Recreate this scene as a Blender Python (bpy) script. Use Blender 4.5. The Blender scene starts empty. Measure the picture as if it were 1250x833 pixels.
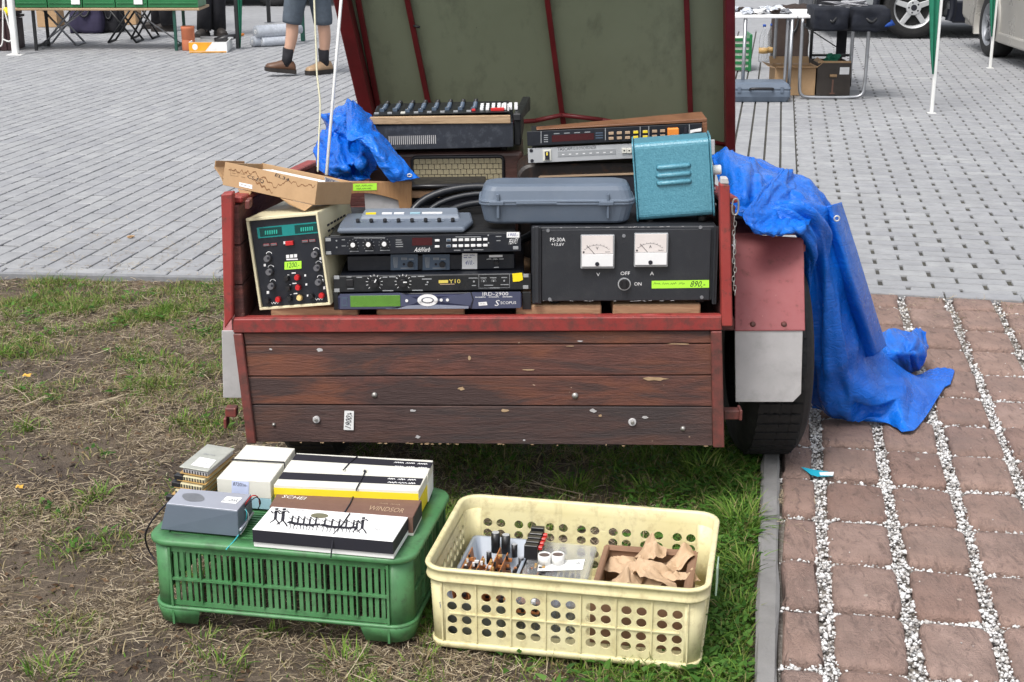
import bpy, bmesh, math, random
import numpy as np
from mathutils import Vector, Matrix, noise as mnoise
random.seed(7); rng = np.random.default_rng(7)
R = math.radians
scene = bpy.context.scene
C = scene.collection
# ------------------------------------------------------------------ camera
F = 1780.0                       # focal length in photo pixels (1250 wide)
TH = math.atan(554.0/F); CT, ST = math.cos(TH), math.sin(TH)
H = 1.54                         # camera height
cd = bpy.data.cameras.new('camera'); cam = bpy.data.objects.new('camera', cd); C.objects.link(cam)
cd.sensor_width = 36.0; cd.lens = F/1250*36; cd.clip_start = 0.05; cd.clip_end = 500
cam.location = (0, 0, H); cam.rotation_euler = (math.pi/2-TH, 0, 0)
scene.camera = cam
# ------------------------------------------------------------------ light
SUN_EL, SUN_ROT = R(58), R(215)
w = bpy.data.worlds.new('World'); scene.world = w; w.use_nodes = True
nt = w.node_tree; bg = nt.nodes['Background']
sky = nt.nodes.new('ShaderNodeTexSky'); sky.sky_type = 'NISHITA'; sky.sun_disc = False
sky.sun_elevation = SUN_EL; sky.sun_rotation = SUN_ROT; sky.dust_density = 4.0; sky.air_density = 1.0
hs = nt.nodes.new('ShaderNodeHueSaturation'); hs.inputs['Saturation'].default_value = 0.30
nt.links.new(sky.outputs[0], hs.inputs['Color']); nt.links.new(hs.outputs[0], bg.inputs[0])
bg.inputs[1].default_value = 0.135
sl = bpy.data.lights.new('sun', 'SUN'); so = bpy.data.objects.new('sun', sl); C.objects.link(so)
sl.energy = 1.4; sl.angle = R(18); sl.color = (1.0, 0.97, 0.93)
sd = Vector((math.sin(SUN_ROT)*math.cos(SUN_EL), math.cos(SUN_ROT)*math.cos(SUN_EL), math.sin(SUN_EL)))
so.rotation_euler = sd.to_track_quat('Z', 'Y').to_euler(); so.location = sd*30
vs = scene.view_settings
vs.view_transform = 'Standard'; vs.look = 'None'; vs.exposure = 0.72; vs.gamma = 1; vs.use_curve_mapping = False
# ------------------------------------------------------------------ photo geometry helpers (points on real surfaces)
def ray(px, py):
    a, b = px-625.0, 416.5-py
    return Vector((a, F*CT+b*ST, -F*ST+b*CT))
O = Vector((0, 0, H))
def U(px, py, Y=None, z=None, X=None):
    r = ray(px, py)
    if Y is not None: t = Y/r.y
    elif z is not None: t = (z-H)/r.z
    else: t = X/r.x
    return O+r*t
class Fr:
    """a flat local frame: x right along a surface, z up along it, -y out of it"""
    def __init__(s, o, x, z):
        s.o = Vector(o); s.x = Vector(x).normalized(); z = Vector(z); z = z-s.x*z.dot(s.x); s.z = z.normalized()
        s.y = s.z.cross(s.x)
        s.M = Matrix(((s.x.x, s.y.x, s.z.x, s.o.x), (s.x.y, s.y.y, s.z.y, s.o.y), (s.x.z, s.y.z, s.z.z, s.o.z), (0, 0, 0, 1)))
    def px(s, px, py, off=0.0):
        r = ray(px, py); p0 = s.o+s.y*off
        t = (p0-O).dot(s.y)/r.dot(s.y)
        d = O+r*t-s.o
        return d.dot(s.x), d.dot(s.z)
    def sc(s, px, py):
        a = s.px(px, py); b = s.px(px+1, py); return math.hypot(a[0]-b[0], a[1]-b[1])
    def w(s, u, y, v): return s.o+s.x*u+s.y*y+s.z*v
def panel(bl, br, Y0, Y1=None, lean=0.0):
    a = U(*bl, Y=Y0); b = U(*br, Y=Y0 if Y1 is None else Y1)
    return Fr(a, b-a, (0, math.sin(lean), math.cos(lean)))
# ------------------------------------------------------------------ mesh builder
class MB:
    def __init__(s): s.v = []; s.f = []; s.m = []; s.s = []
    def add(s, vs, fs, mi=0, sm=False):
        n = len(s.v); s.v += [tuple(p) for p in vs]
        for f in fs: s.f.append([i+n for i in f]); s.m.append(mi); s.s.append(sm)
        return s
    def box(s, x0, x1, y0, y1, z0, z1, mi=0):
        return s.add([(x0,y0,z0),(x1,y0,z0),(x1,y1,z0),(x0,y1,z0),(x0,y0,z1),(x1,y0,z1),(x1,y1,z1),(x0,y1,z1)],
                     [(0,3,2,1),(4,5,6,7),(0,1,5,4),(1,2,6,5),(2,3,7,6),(3,0,4,7)], mi)
    def hexa(s, p, mi=0):          # 8 points: bottom loop, top loop
        return s.add(p, [(0,3,2,1),(4,5,6,7),(0,1,5,4),(1,2,6,5),(2,3,7,6),(3,0,4,7)], mi)
    def loft(s, loops, mi=0, sm=False, cap=True, closed=True):
        n = len(loops[0]); vs = [p for l in loops for p in l]; fs = []
        for i in range(len(loops)-1):
            for j in range(n if closed else n-1):
                k = (j+1) % n
                fs.append((i*n+j, i*n+k, (i+1)*n+k, (i+1)*n+j))
        s.add(vs, fs, mi, sm)
        if cap and closed:
            b = len(s.v)-len(vs)
            for idx in (0, len(loops)-1):
                s.f.append([b+idx*n+j for j in range(n)]); s.m.append(mi); s.s.append(False)
        return s
    def cyl(s, c, ax, r, h, n=16, r2=None, mi=0, sm=True):
        c = Vector(c); ax = Vector(ax).normalized(); a = ax.orthogonal().normalized(); b = ax.cross(a)
        r2 = r if r2 is None else r2
        L = lambda q, rr: [q+a*(rr*math.cos(2*math.pi*i/n))+b*(rr*math.sin(2*math.pi*i/n)) for i in range(n)]
        return s.loft([L(c, r), L(c+ax*h, r2)], mi, sm)
    def lathe(s, c, ax, prof, n=24, mi=0, sm=True, cap=True):   # prof: (r, h)
        c = Vector(c); ax = Vector(ax).normalized(); a = ax.orthogonal().normalized(); b = ax.cross(a)
        return s.loft([[c+ax*h+a*(r*math.cos(2*math.pi*i/n))+b*(r*math.sin(2*math.pi*i/n)) for i in range(n)] for r, h in prof], mi, sm, cap)
    def tube(s, pts, r, n=8, mi=0, sm=True, closed=False):
        pts = [Vector(p) for p in pts]; loops = []; up = None; N = len(pts)
        for i, p in enumerate(pts):
            if closed: t = pts[(i+1) % N]-pts[i-1]
            else: t = pts[min(i+1, N-1)]-pts[max(i-1, 0)]
            t.normalize()
            if up is None: up = t.orthogonal().normalized()
            up = (up-t*up.dot(t)).normalized(); b = t.cross(up)
            rr = r[i] if isinstance(r, (list, tuple)) else r
            loops.append([p+up*(rr*math.cos(2*math.pi*k/n))+b*(rr*math.sin(2*math.pi*k/n)) for k in range(n)])
        if closed: loops.append(loops[0])
        return s.loft(loops, mi, sm, not closed)
    def prism(s, poly, y0, y1, mi=0):   # poly in (x,z), extruded along y
        n = len(poly)
        vs = [(x, y0, z) for x, z in poly]+[(x, y1, z) for x, z in poly]
        fs = [tuple(range(n)), tuple(range(2*n-1, n-1, -1))]+[(i, (i+1) % n, n+(i+1) % n, n+i) for i in range(n)]
        return s.add(vs, fs, mi)
    def ribbon(s, pts, wd, y, mi=0):    # flat stroke in the xz plane
        for i in range(len(pts)-1):
            (x0, z0), (x1, z1) = pts[i], pts[i+1]; dx, dz = x1-x0, z1-z0; l = math.hypot(dx, dz) or 1e-6
            nx, nz = -dz/l*wd/2, dx/l*wd/2; ex, ez = dx/l*wd*.3, dz/l*wd*.3
            yy = y-(i % 7)*2e-5
            s.add([(x0-ex+nx,yy,z0-ez+nz),(x0-ex-nx,yy,z0-ez-nz),(x1+ex-nx,yy,z1+ez-nz),(x1+ex+nx,yy,z1+ez+nz)], [(0,1,2,3)], mi)
        return s
    def build(s, name, mats, parent=None, M=None, bevel=0.0, seg=1, keepn=False, ang=35):
        me = bpy.data.meshes.new(name)
        if not isinstance(mats, (list, tuple)): mats = [mats]
        vs = s.v
        if parent is not None:
            P = WM[parent.name]
            T = P.inverted() @ (M if M is not None else Matrix())
            vs = [tuple(T @ Vector(p)) for p in vs]
        me.from_pydata(vs, [], s.f)
        for m in mats: me.materials.append(MT[m] if isinstance(m, str) else m)
        me.polygons.foreach_set('material_index', s.m); me.polygons.foreach_set('use_smooth', s.s)
        bm = bmesh.new(); bm.from_mesh(me)
        if not keepn: bmesh.ops.recalc_face_normals(bm, faces=bm.faces)
        if bevel:
            es = [e for e in bm.edges if len(e.link_faces) == 2 and e.calc_face_angle(0) > R(ang)]
            bmesh.ops.bevel(bm, geom=es, offset=bevel, segments=seg, affect='EDGES', profile=0.5, clamp_overlap=True)
        bm.to_mesh(me); bm.free(); me.update()
        o = bpy.data.objects.new(name, me); C.objects.link(o)
        if parent is not None: o.parent = parent; WM[o.name] = WM[parent.name]
        elif M is not None: o.matrix_world = M; WM[o.name] = M.copy()
        else: WM[o.name] = Matrix()
        return o
WM = {}
def tag(o, label=None, cat=None, group=None, kind=None):
    if label: o['label'] = label
    if cat: o['category'] = cat
    if group: o['group'] = group
    if kind: o['kind'] = kind
    return o
def thing(name, label, cat, M=None, group=None):
    o = bpy.data.objects.new(name, None); C.objects.link(o); o.empty_display_size = 0.05
    M = Matrix() if M is None else (Matrix.Translation(M) if isinstance(M, (Vector, tuple)) else M)
    o.matrix_world = M; WM[o.name] = M.copy()
    return tag(o, label, cat, group)
def copy_tree(o, M, label=None, parent=None):
    c = o.copy(); C.objects.link(c)
    if parent is None: c.matrix_world = M
    else: c.parent = parent
    WM[c.name] = M
    if label: c['label'] = label
    for ch in list(o.children): copy_tree(ch, M, None, c)
    return c
def chaikin(pts, n=2, closed=False):
    pts = [Vector(p) for p in pts]
    for _ in range(n):
        q = [] if closed else [pts[0]]
        for i in range(len(pts) if closed else len(pts)-1):
            a, b = pts[i], pts[(i+1) % len(pts)]; q += [a*.75+b*.25, a*.25+b*.75]
        if not closed: q.append(pts[-1])
        pts = q
    return pts
def rrect(x0, x1, y0, y1, r, n=5):
    out = []
    for cx, cy, a0 in ((x1-r, y1-r, 0), (x0+r, y1-r, 90), (x0+r, y0+r, 180), (x1-r, y0+r, 270)):
        for i in range(n+1):
            a = R(a0+90*i/n); out.append((cx+r*math.cos(a), cy+r*math.sin(a)))
    return out
_txt = {}
def text_geo(sr):
    if sr in _txt: return _txt[sr]
    cu = bpy.data.curves.new('lettering', 'FONT'); cu.body = sr; cu.resolution_u = 2
    ob = bpy.data.objects.new('lettering', cu); C.objects.link(ob); bpy.context.view_layer.update()
    me = bpy.data.meshes.new_from_object(ob.evaluated_get(bpy.context.evaluated_depsgraph_get()))
    vs = [(v.co.x, v.co.y) for v in me.vertices]; fs = [tuple(p.vertices) for p in me.polygons]
    bpy.data.objects.remove(ob); bpy.data.curves.remove(cu); bpy.data.meshes.remove(me)
    x0 = min(v[0] for v in vs); x1 = max(v[0] for v in vs); y0 = min(v[1] for v in vs); y1 = max(v[1] for v in vs)
    _txt[sr] = ([((x-x0)/(x1-x0), (y-y0)/(y1-y0)) for x, y in vs], fs); return _txt[sr]
def put_text(mb, fr, sr, p0, p1, off, mi=0, shear=0.0, rot=0.0):
    """text filling the pixel box p0 (top left) .. p1 (bottom right) of the frame's surface; off = metres out of it"""
    vs, fs = text_geo(sr)
    u0, v1 = fr.px(*p0, -off); u1, v0 = fr.px(*p1, -off)
    cu, cv = (u0+u1)/2, (v0+v1)/2; W, Hh = (u1-u0), (v1-v0); c, s_ = math.cos(rot), math.sin(rot)
    pts = []
    for x, y in vs:
        a = (x-.5)*W+(y-.5)*Hh*shear; b = (y-.5)*Hh
        pts.append((cu+a*c-b*s_, -off, cv+a*s_+b*c))
    mb.add(pts, fs, mi)
def scrib(mb, fr, p0, p1, off, mi=0, seed=1, t=0.0007, words=2):
    """illegible handwriting / print as thin strokes"""
    rd = random.Random(seed); u0, v1 = fr.px(*p0, -off); u1, v0 = fr.px(*p1, -off); W = u1-u0; hh = v1-v0
    x = 0.0
    for k in range(words):
        wl = W/words*rd.uniform(.7, .88); n = max(3, int(wl/(abs(hh)*.55)))
        pts = []
        for i in range(n*2+1):
            f = i/(n*2); b = 0.5+(0.42 if i % 2 else -0.42)*rd.uniform(.35, 1)
            pts.append((u0+x+wl*f, v0+hh*b))
        mb.ribbon(pts, t, -off, mi); x += W/words
def pbox(mb, fr, x0, y0, x1, y1, d0, d1, mi=0):
    a = fr.px(x0, y1, -d0); b = fr.px(x1, y0, -d0)
    mb.box(a[0], b[0], -d1, -d0, a[1], b[1], mi)
def pcyl(mb, fr, x, y, rpx, d0, d1, mi=0, n=16, r2=None):
    u, v = fr.px(x, y, -d0); s = fr.sc(x, y)
    mb.cyl((u, -d0, v), (0, -1, 0), rpx*s, d1-d0, n, None if r2 is None else r2*s, mi)
# ------------------------------------------------------------------ materials
MT = {}
class NT:
    def __init__(s, name):
        s.m = bpy.data.materials.new(name); s.m.use_nodes = True; s.t = s.m.node_tree; s.b = s.t.nodes['Principled BSDF']; MT[name] = s.m
        s.tc = s.t.nodes.new('ShaderNodeTexCoord'); s.co = s.tc.outputs['Object']
    def n(s, ty, **k):
        nd = s.t.nodes.new(ty)
        for a, b in k.items(): setattr(nd, a, b)
        return nd
    def l(s, a, b): s.t.links.new(a, b)
    def map(s, sc, co=None):
        m = s.n('ShaderNodeMapping'); m.inputs['Scale'].default_value = sc; s.l(co or s.co, m.inputs[0]); return m.outputs[0]
    def noise(s, scale, det=4, rough=.55, co=None, dist=0):
        k = s.n('ShaderNodeTexNoise'); k.inputs['Scale'].default_value = scale; k.inputs['Detail'].default_value = det
        k.inputs['Roughness'].default_value = rough; k.inputs['Distortion'].default_value = dist; s.l(co or s.co, k.inputs['Vector']); return k.outputs['Fac']
    def ramp(s, fac, stops):
        r = s.n('ShaderNodeValToRGB'); e = r.color_ramp.elements
        while len(e) < len(stops): e.new(0.5)
        for el, (p, c) in zip(e, stops): el.position = p; el.color = (*c, 1) if len(c) == 3 else c
        s.l(fac, r.inputs[0]); return r.outputs[0]
    def mix(s, fac, a, b, mode='MIX'):
        m = s.n('ShaderNodeMix', data_type='RGBA', blend_type=mode)
        for v, i in ((fac, 0), (a, 6), (b, 7)):
            if isinstance(v, (int, float)): m.inputs[i].default_value = v
            elif isinstance(v, tuple): m.inputs[i].default_value = (*v, 1)
            else: s.l(v, m.inputs[i])
        return m.outputs[2]
    def math(s, op, a, b=0.0):
        m = s.n('ShaderNodeMath', operation=op)
        for v, i in ((a, 0), (b, 1)):
            if isinstance(v, (int, float)): m.inputs[i].default_value = v
            else: s.l(v, m.inputs[i])
        return m.outputs[0]
    def col(s, c):
        if isinstance(c, tuple): s.b.inputs['Base Color'].default_value = (*c, 1)
        else: s.l(c, s.b.inputs['Base Color'])
        return s
    def set(s, rough=None, metal=None, **k):
        if rough is not None:
            if isinstance(rough, (int, float)): s.b.inputs['Roughness'].default_value = rough
            else: s.l(rough, s.b.inputs['Roughness'])
        if metal is not None: s.b.inputs['Metallic'].default_value = metal
        for a, v in k.items(): s.b.inputs[a.replace('_', ' ')].default_value = v
        return s
    def bump(s, h, st=.3, d=.002):
        b = s.n('ShaderNodeBump'); b.inputs['Strength'].default_value = st; b.inputs['Distance'].default_value = d
        s.l(h, b.inputs['Height']); s.l(b.outputs[0], s.b.inputs['Normal']); return s
def lin(r, g, b):
    f = lambda c: (c/255/12.92) if c/255 <= .04045 else ((c/255+.055)/1.055)**2.4
    return (f(r), f(g), f(b))
def simple(name, c, rough=.5, metal=0.0, var=.18, sc=14.0, bump=.12, bsc=160.0, dirt=0.0, dcol=(.12, .1, .08), bd=.001):
    s = NT(name); a = s.noise(sc, 5, .6)
    dk = tuple(x*(1-var) for x in c); lt = tuple(min(1, x*(1+var)) for x in c)
    col = s.ramp(a, [(.25, dk), (.75, lt)])
    if dirt:
        d = s.ramp(s.noise(sc*2.3, 8, .7), [(.5, (0, 0, 0)), (.72, (1, 1, 1))])
        col = s.mix(s.math('MULTIPLY', d, dirt), col, dcol)
    s.col(col).set(s.ramp(s.noise(sc*1.7, 3), [(.2, (max(0, rough-.1),)*3), (.8, (min(1, rough+.12),)*3)]), metal)
    if bump: s.bump(s.noise(bsc, 3), bump, bd)
    return s
# ---- plain materials
simple('black_metal', (.011, .012, .014), .42, 0, .25, 20, .1, 300, .25, (.06, .055, .05))
simple('navy_black', (.008, .010, .016), .4, 0, .2, 20, .08, 300, .2, (.06, .055, .05))
simple('hammered_grey', (.020, .022, .027), .42, 0, .12, 10, .35, 420, .15, (.08, .08, .08))
simple('steel', (.42, .43, .45), .35, .9, .15, 20, .08, 200)
simple('dull_steel', (.30, .31, .33), .45, .7, .15, 20, .1, 200)
simple('silver_paint', (.52, .53, .54), .4, .3, .06, 10, .05, 300)
simple('white_plastic', (.74, .74, .72), .45, 0, .05, 10, .04, 200)
simple('paper', (.78, .78, .77), .8, 0, .05, 30, .1, 90)
simple('cream_paint', (.66, .60, .40), .45, 0, .06, 12, .06, 300, .12, (.3, .25, .16))
simple('green_tag', (.42, .85, .05), .6, 0, .05)
simple('yellow_tag', (.90, .68, .01), .5, 0, .05)
simple('yellow_card', (.80, .62, .02), .6, 0, .05)
simple('meter_paper', (.66, .605, .58), .7, 0, .05, 30, .05, 90)
simple('ink', (.012, .012, .02), .7, 0, .1, bump=0)
simple('blue_ink', (.02, .03, .22), .7, 0, .1, bump=0)
simple('print_white', (.75, .75, .75), .6, 0, .05, bump=0)
simple('print_grey', (.30, .31, .32), .6, 0, .05, bump=0)
simple('print_yellow', (.65, .52, .10), .6, 0, .05, bump=0)
simple('print_gold', (.42, .30, .20), .5, 0, .05, bump=0)
simple('black_plastic', (.014, .014, .016), .35, 0, .2, 20, .1, 260)
simple('grey_knob', (.12, .12, .13), .4, 0, .15)
simple('red_plastic', (.50, .018, .02), .3, 0, .1)
simple('amber_plastic', (.75, .55, .22), .35, 0, .1)
simple('orange_plastic', (.80, .26, .04), .4, 0, .1)
simple('teal_window', (.01, .20, .19), .2, 0, .1, bump=0)
simple('dark_teal_window', (.004, .045, .042), .15, 0, .1, bump=0)
simple('teal_digit', (.02, .35, .27), .4, 0, .1, bump=0)
simple('red_window', (.05, .006, .008), .15, 0, .1, bump=0)
simple('lcd_green', (.10, .24, .035), .25, 0, .12, 30, 0)
simple('case_grey', (.105, .135, .18), .48, 0, .08, 8, .18, 500, .12, (.22, .24, .27))
simple('unit_grey', (.115, .14, .18), .45, 0, .06, 8, .1, 500)
simple('unit_light', (.17, .20, .245), .42, 0, .06, 8, .1, 500)
simple('irdblue', (.085, .095, .16), .32, .35, .1, 6, .03, 300)
simple('irdlight', (.30, .33, .42), .3, .4, .1, 6, .03, 300)
simple('irdnavy', (.03, .034, .075), .3, .35, .1, 6, .03, 300)
simple('slate', (.07, .10, .145), .4, 0, .1, 20, .05, 300)
simple('blue_case', (.085, .31, .40), .36, 0, .06, 16, .55, 420, .1, (.2, .42, .5), bd=.0015)
simple('cardboard', (.42, .27, .145), .8, 0, .1, 12, .15, 120, .25, (.26, .15, .07))
simple('cardboard_dark', (.045, .036, .03), .7, 0, .2, 12, .15, 120)
simple('card_in', (.40, .25, .13), .85, 0, .14, 10, .15, 120)
simple('kraft', (.50, .35, .22), .75, 0, .05, 9, .12, 110)
simple('brown_card', (.16, .085, .062), .75, 0, .08, 40, .25, 200)
simple('lightblue_card', (.30, .48, .55), .7, 0, .06)
simple('rubber', (.010, .010, .011), .75, 0, .3, 18, .3, 120, .25, (.07, .065, .055))
simple('mudflap', (.44, .43, .43), .75, 0, .16, 9, .3, 70, .5, (.28, .27, .27))
simple('zinc', (.36, .35, .33), .45, .75, .2, 40, .1, 200)
simple('terracotta', (.42, .13, .06), .7, 0, .1)
simple('green_fabric', (.008, .16, .09), .7, 0, .12, 20, .2, 300)
simple('green_paint', (.01, .07, .05), .5, 0, .12)
simple('green_box', (.016, .15, .048), .4, 0, .15, 6)
simple('dark_brown_plastic', (.035, .012, .014), .45, 0, .15)
simple('navy_cloth', (.004, .006, .013), .85, 0, .25, 14, .4, 120)
simple('blue_cloth', (.01, .06, .30), .8, 0, .2, 14, .3, 120)
simple('dark_cloth', (.010, .010, .014), .9, 0, .3, 14, .4, 90)
simple('brown_cloth', (.035, .022, .017), .85, 0, .25, 14, .4, 90)
simple('purple_cloth', (.03, .025, .06), .85, 0, .25, 14, .4, 90)
simple('denim', (.075, .095, .12), .9, 0, .25, 16, .4, 200)
simple('shirt', (.30, .30, .32), .9, 0, .1, 10, .3, 60)
simple('skin', (.52, .31, .22), .5, 0, .08, 14, .1, 120)
simple('hair', (.05, .035, .025), .6, 0, .2)
simple('shoe', (.10, .045, .022), .45, 0, .25, 18, .2, 150)
simple('shoe_tan', (.36, .24, .14), .5, 0, .2, 18, .2, 150)
simple('sole', (.02, .016, .014), .7, 0, .2)
simple('car_silver', (.40, .42, .44), .25, .5, .05, 3, 0)
simple('car_beige', (.42, .40, .36), .3, .35, .05, 3, 0, dirt=.15, dcol=(.3, .27, .22))
simple('car_dark', (.012, .014, .022), .3, 0, .1, 3, 0)
simple('glass_dark', (.01, .012, .014), .05, 0, .1, bump=0)
simple('concrete', (.20, .195, .19), .9, 0, .18, 9, .5, 130, .3, (.16, .155, .14), bd=.003)
simple('edging', (.20, .205, .215), .9, 0, .18, 9, .5, 130, .3, (.12, .12, .11), bd=.003)
simple('cord', (.52, .50, .36), .7, 0, .1)
simple('rib_red', (.12, .010, .012), .5, 0, .25, 12, .1, 120)
simple('wire_cyan', (.05, .45, .50), .4, 0, .1)
simple('pcb', (.42, .16, .05), .5, 0, .25, 60, .1, 300)
simple('pcb_edge', (.45, .28, .10), .5, 0, .2)
simple('cream_slots', (.52, .47, .30), .6, 0, .15, 50)
simple('tray_grey', (.30, .34, .40), .4, 0, .06)
simple('aluminium', (.44, .46, .52), .42, .45, .06, 10, .08, 300)
simple('power_grey', (.10, .125, .16), .45, 0, .08, 10, .1, 300)
simple('taupe_oval', (.16, .155, .10), .6, 0, .1)
simple('teal_scrap', (.02, .40, .55), .4, 0, .2)
simple('leaf_yellow', (.62, .36, .06), .7, 0, .2)
simple('film_grey', (.50, .53, .58), .25, 0, .15, 30, .4, 60)
simple('dark_hose', (.014, .016, .02), .32, 0, .15, 10)
simple('cap_top', (.10, .07, .06), .6, 0, .2)
simple('white_oil_card', (.66, .65, .58), .7, 0, .05, 40, .15, 200)
s = NT('blue_case'); a = s.noise(260, 2, .5); b = s.noise(90, 3, .6); s.col(s.ramp(s.math('ADD', s.math('MULTIPLY', a, .6), s.math('MULTIPLY', b, .4)), [(.36, (.060, .205, .27)), (.5, (.080, .25, .325)), (.64, (.105, .30, .38))])).set(.34).bump(s.math('ADD', a, b), .5, .0015)
# ---- red paint, faded, with rust and scrapes
def red_paint(name, base, pale, rust, amt):
    s = NT(name); a = s.noise(5, 6, .65); b = s.noise(38, 8, .7); c = s.noise(110, 4, .6)
    col = s.ramp(a, [(.3, base), (.7, pale)])
    col = s.mix(s.ramp(b, [(.58-.12*amt, (0, 0, 0)), (.70, (1, 1, 1))]), col, rust)
    col = s.mix(s.ramp(c, [(.71, (0, 0, 0)), (.76, (.6, .6, .6))]), col, (.42, .22, .18))
    s.col(col).set(s.ramp(b, [(.3, (.42,)*3), (.7, (.7,)*3)])); s.bump(s.noise(90, 5), .2, .001)
red_paint('red_paint', (.24, .022, .020), (.33, .05, .042), (.085, .035, .028), .45)
red_paint('red_worn', (.20, .035, .03), (.17, .055, .045), (.060, .032, .026), 1.6)
red_paint('red_bar', (.23, .024, .022), (.27, .045, .038), (.075, .032, .026), 1.15)
red_paint('fender_paint', (.24, .055, .06), (.28, .075, .078), (.16, .05, .045), .15)
# ---- weathered planks of the trailer
def plank_mat(name, dark, mid, orange, grey):
    s = NT(name); oi = s.n('ShaderNodeObjectInfo'); off = s.n('ShaderNodeVectorMath', operation='ADD')
    s.l(s.co, off.inputs[0]); k = s.n('ShaderNodeCombineXYZ'); s.l(s.math('MULTIPLY', oi.outputs['Random'], 37.0), k.inputs[0]); s.l(k.outputs[0], off.inputs[1])
    co = off.outputs[0]
    g = s.noise(1, 8, .68, s.map((9, 9, 95), co), .9); f = s.noise(1, 6, .7, s.map((60, 60, 300), co)); p = s.noise(3.1, 5, .6, s.map((1, 1, 2.2), co), .4)
    q = s.noise(1, 6, .65, s.map((2.4, 2.4, 14), co), .8)
    col = s.ramp(g, [(.28, dark), (.5, mid), (.78, tuple(x*1.5 for x in mid))])
    col = s.mix(s.ramp(p, [(.46, (0, 0, 0)), (.60, (.9,)*3)]), col, orange)
    col = s.mix(s.ramp(q, [(.45, (0, 0, 0)), (.60, (.95,)*3)]), col, grey)
    col = s.mix(s.ramp(f, [(.30, (.5,)*3), (.42, (0, 0, 0))]), col, tuple(x*.5 for x in dark))
    sp = s.noise(34, 3, .5, s.map((1, 1, 1.6), co))
    col = s.mix(s.ramp(sp, [(.735, (0, 0, 0)), (.75, (1, 1, 1))]), col, (.38, .27, .19))
    rub = s.noise(1, 5, .7, s.map((3, 3, 90), co)); rub2 = s.noise(9, 3, .5, co)
    col = s.mix(s.math('MULTIPLY', s.ramp(rub, [(.6, (0, 0, 0)), (.68, (.7,)*3)]), s.ramp(rub2, [(.5, (0, 0, 0)), (.62, (1, 1, 1))])), col, (.20, .13, .10))
    s.col(col).set(s.ramp(g, [(.3, (.85,)*3), (.7, (.62,)*3)])); s.bump(s.math('ADD', g, f), .75, .003)
plank_mat('plank', (.056, .024, .019), (.115, .044, .033), (.170, .060, .032), (.052, .031, .029))
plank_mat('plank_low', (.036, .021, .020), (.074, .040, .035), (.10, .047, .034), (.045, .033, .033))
plank_mat('plank_side', (.05, .016, .014), (.10, .030, .026), (.14, .04, .03), (.06, .022, .02))
def wood(name, a, b, c, sx=6, sz=90, rough=.6):
    s = NT(name); g = s.noise(1, 7, .65, s.map((sx, sx, sz)), 1.0); f = s.noise(1, 5, .7, s.map((sx*5, sx*5, sz*4)))
    s.col(s.mix(s.ramp(f, [(.3, (.5,)*3), (.5, (0, 0, 0))]), s.ramp(g, [(.25, a), (.5, b), (.8, c)]), tuple(x*.6 for x in a))).set(rough).bump(g, .3, .0015)
wood('pine', (.26, .16, .085), (.42, .29, .17), (.52, .38, .24))
wood('pallet_wood', (.20, .10, .055), (.34, .20, .11), (.45, .31, .18), 8, 120, .75)
wood('walnut', (.11, .045, .022), (.19, .085, .042), (.26, .12, .06), 7, 110, .4)
wood('ply', (.27, .135, .055), (.34, .18, .075), (.38, .21, .10), 40, 6, .55)
wood('old_varnish', (.035, .018, .014), (.085, .042, .034), (.13, .07, .06), 7, 90, .4)
# ---- tarpaulin: woven polyethylene with creases
s = NT('tarp'); v = s.noise(3.5, 5, .6)
cr1 = s.ramp(s.noise(1, 5, .62, s.map((16, 16, 34)), 1.2), [(.40, (0, 0, 0)), (.5, (1, 1, 1)), (.60, (0, 0, 0))])
cr2 = s.ramp(s.noise(1, 4, .6, s.map((52, 40, 90)), .8), [(.35, (0, 0, 0)), (.65, (1, 1, 1))])
s.col(s.ramp(v, [(.3, (.002, .100, .54)), (.7, (.006, .165, .70))])).set(s.ramp(s.noise(18, 4), [(.3, (.14,)*3), (.7, (.30,)*3)]))
s.b.inputs['Specular IOR Level'].default_value = .42
fine = s.noise(1, 3, .6, s.map((260, 260, 90)))
h = s.math('ADD', s.math('MULTIPLY', cr1, .8), s.math('ADD', s.math('MULTIPLY', cr2, .22), s.math('MULTIPLY', fine, .22)))
s.bump(h, .55, .005)
# ---- lid: green coated sheet
s = NT('lid_sheet'); a = s.noise(2.5, 5, .6); b = s.noise(1, 6, .7, s.map((9, 9, 1.5)))
col = s.ramp(a, [(.3, (.175, .208, .130)), (.7, (.215, .255, .168))])
col = s.mix(s.ramp(b, [(.52, (0, 0, 0)), (.70, (.55,)*3)]), col, (.080, .092, .06))
st = s.noise(1, 7, .7, s.map((60, 60, 9)))
col = s.mix(s.ramp(st, [(.70, (0, 0, 0)), (.74, (.6,)*3)]), col, (.025, .028, .022))
s.col(col).set(.75).bump(s.noise(30, 5), .2, .003)
# ---- plastics of the crates
def crate_mat(name, c, pale, dirt):
    s = NT(name); a = s.noise(6, 5, .6); b = s.noise(42, 6, .7)
    col = s.ramp(a, [(.3, c), (.75, pale)])
    col = s.mix(s.ramp(b, [(.50, (0, 0, 0)), (.70, (.65,)*3)]), col, dirt)
    st = s.noise(1, 6, .7, s.map((22, 22, 3))); col = s.mix(s.ramp(st, [(.55, (0, 0, 0)), (.72, (.4,)*3)]), col, tuple(x*.62 for x in dirt))
    sc_ = s.noise(1, 4, .6, s.map((18, 18, 160)))
    col = s.mix(s.ramp(sc_, [(.68, (0, 0, 0)), (.74, (.35,)*3)]), col, tuple(min(1, x*1.5+.05) for x in pale))
    s.col(col).set(s.ramp(a, [(.3, (.38,)*3), (.7, (.52,)*3)])).bump(s.noise(120, 4), .12, .001)
    s.b.inputs['Subsurface Weight'].default_value = .08; s.b.inputs['Subsurface Radius'].default_value = (.01, .01, .01)
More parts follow.
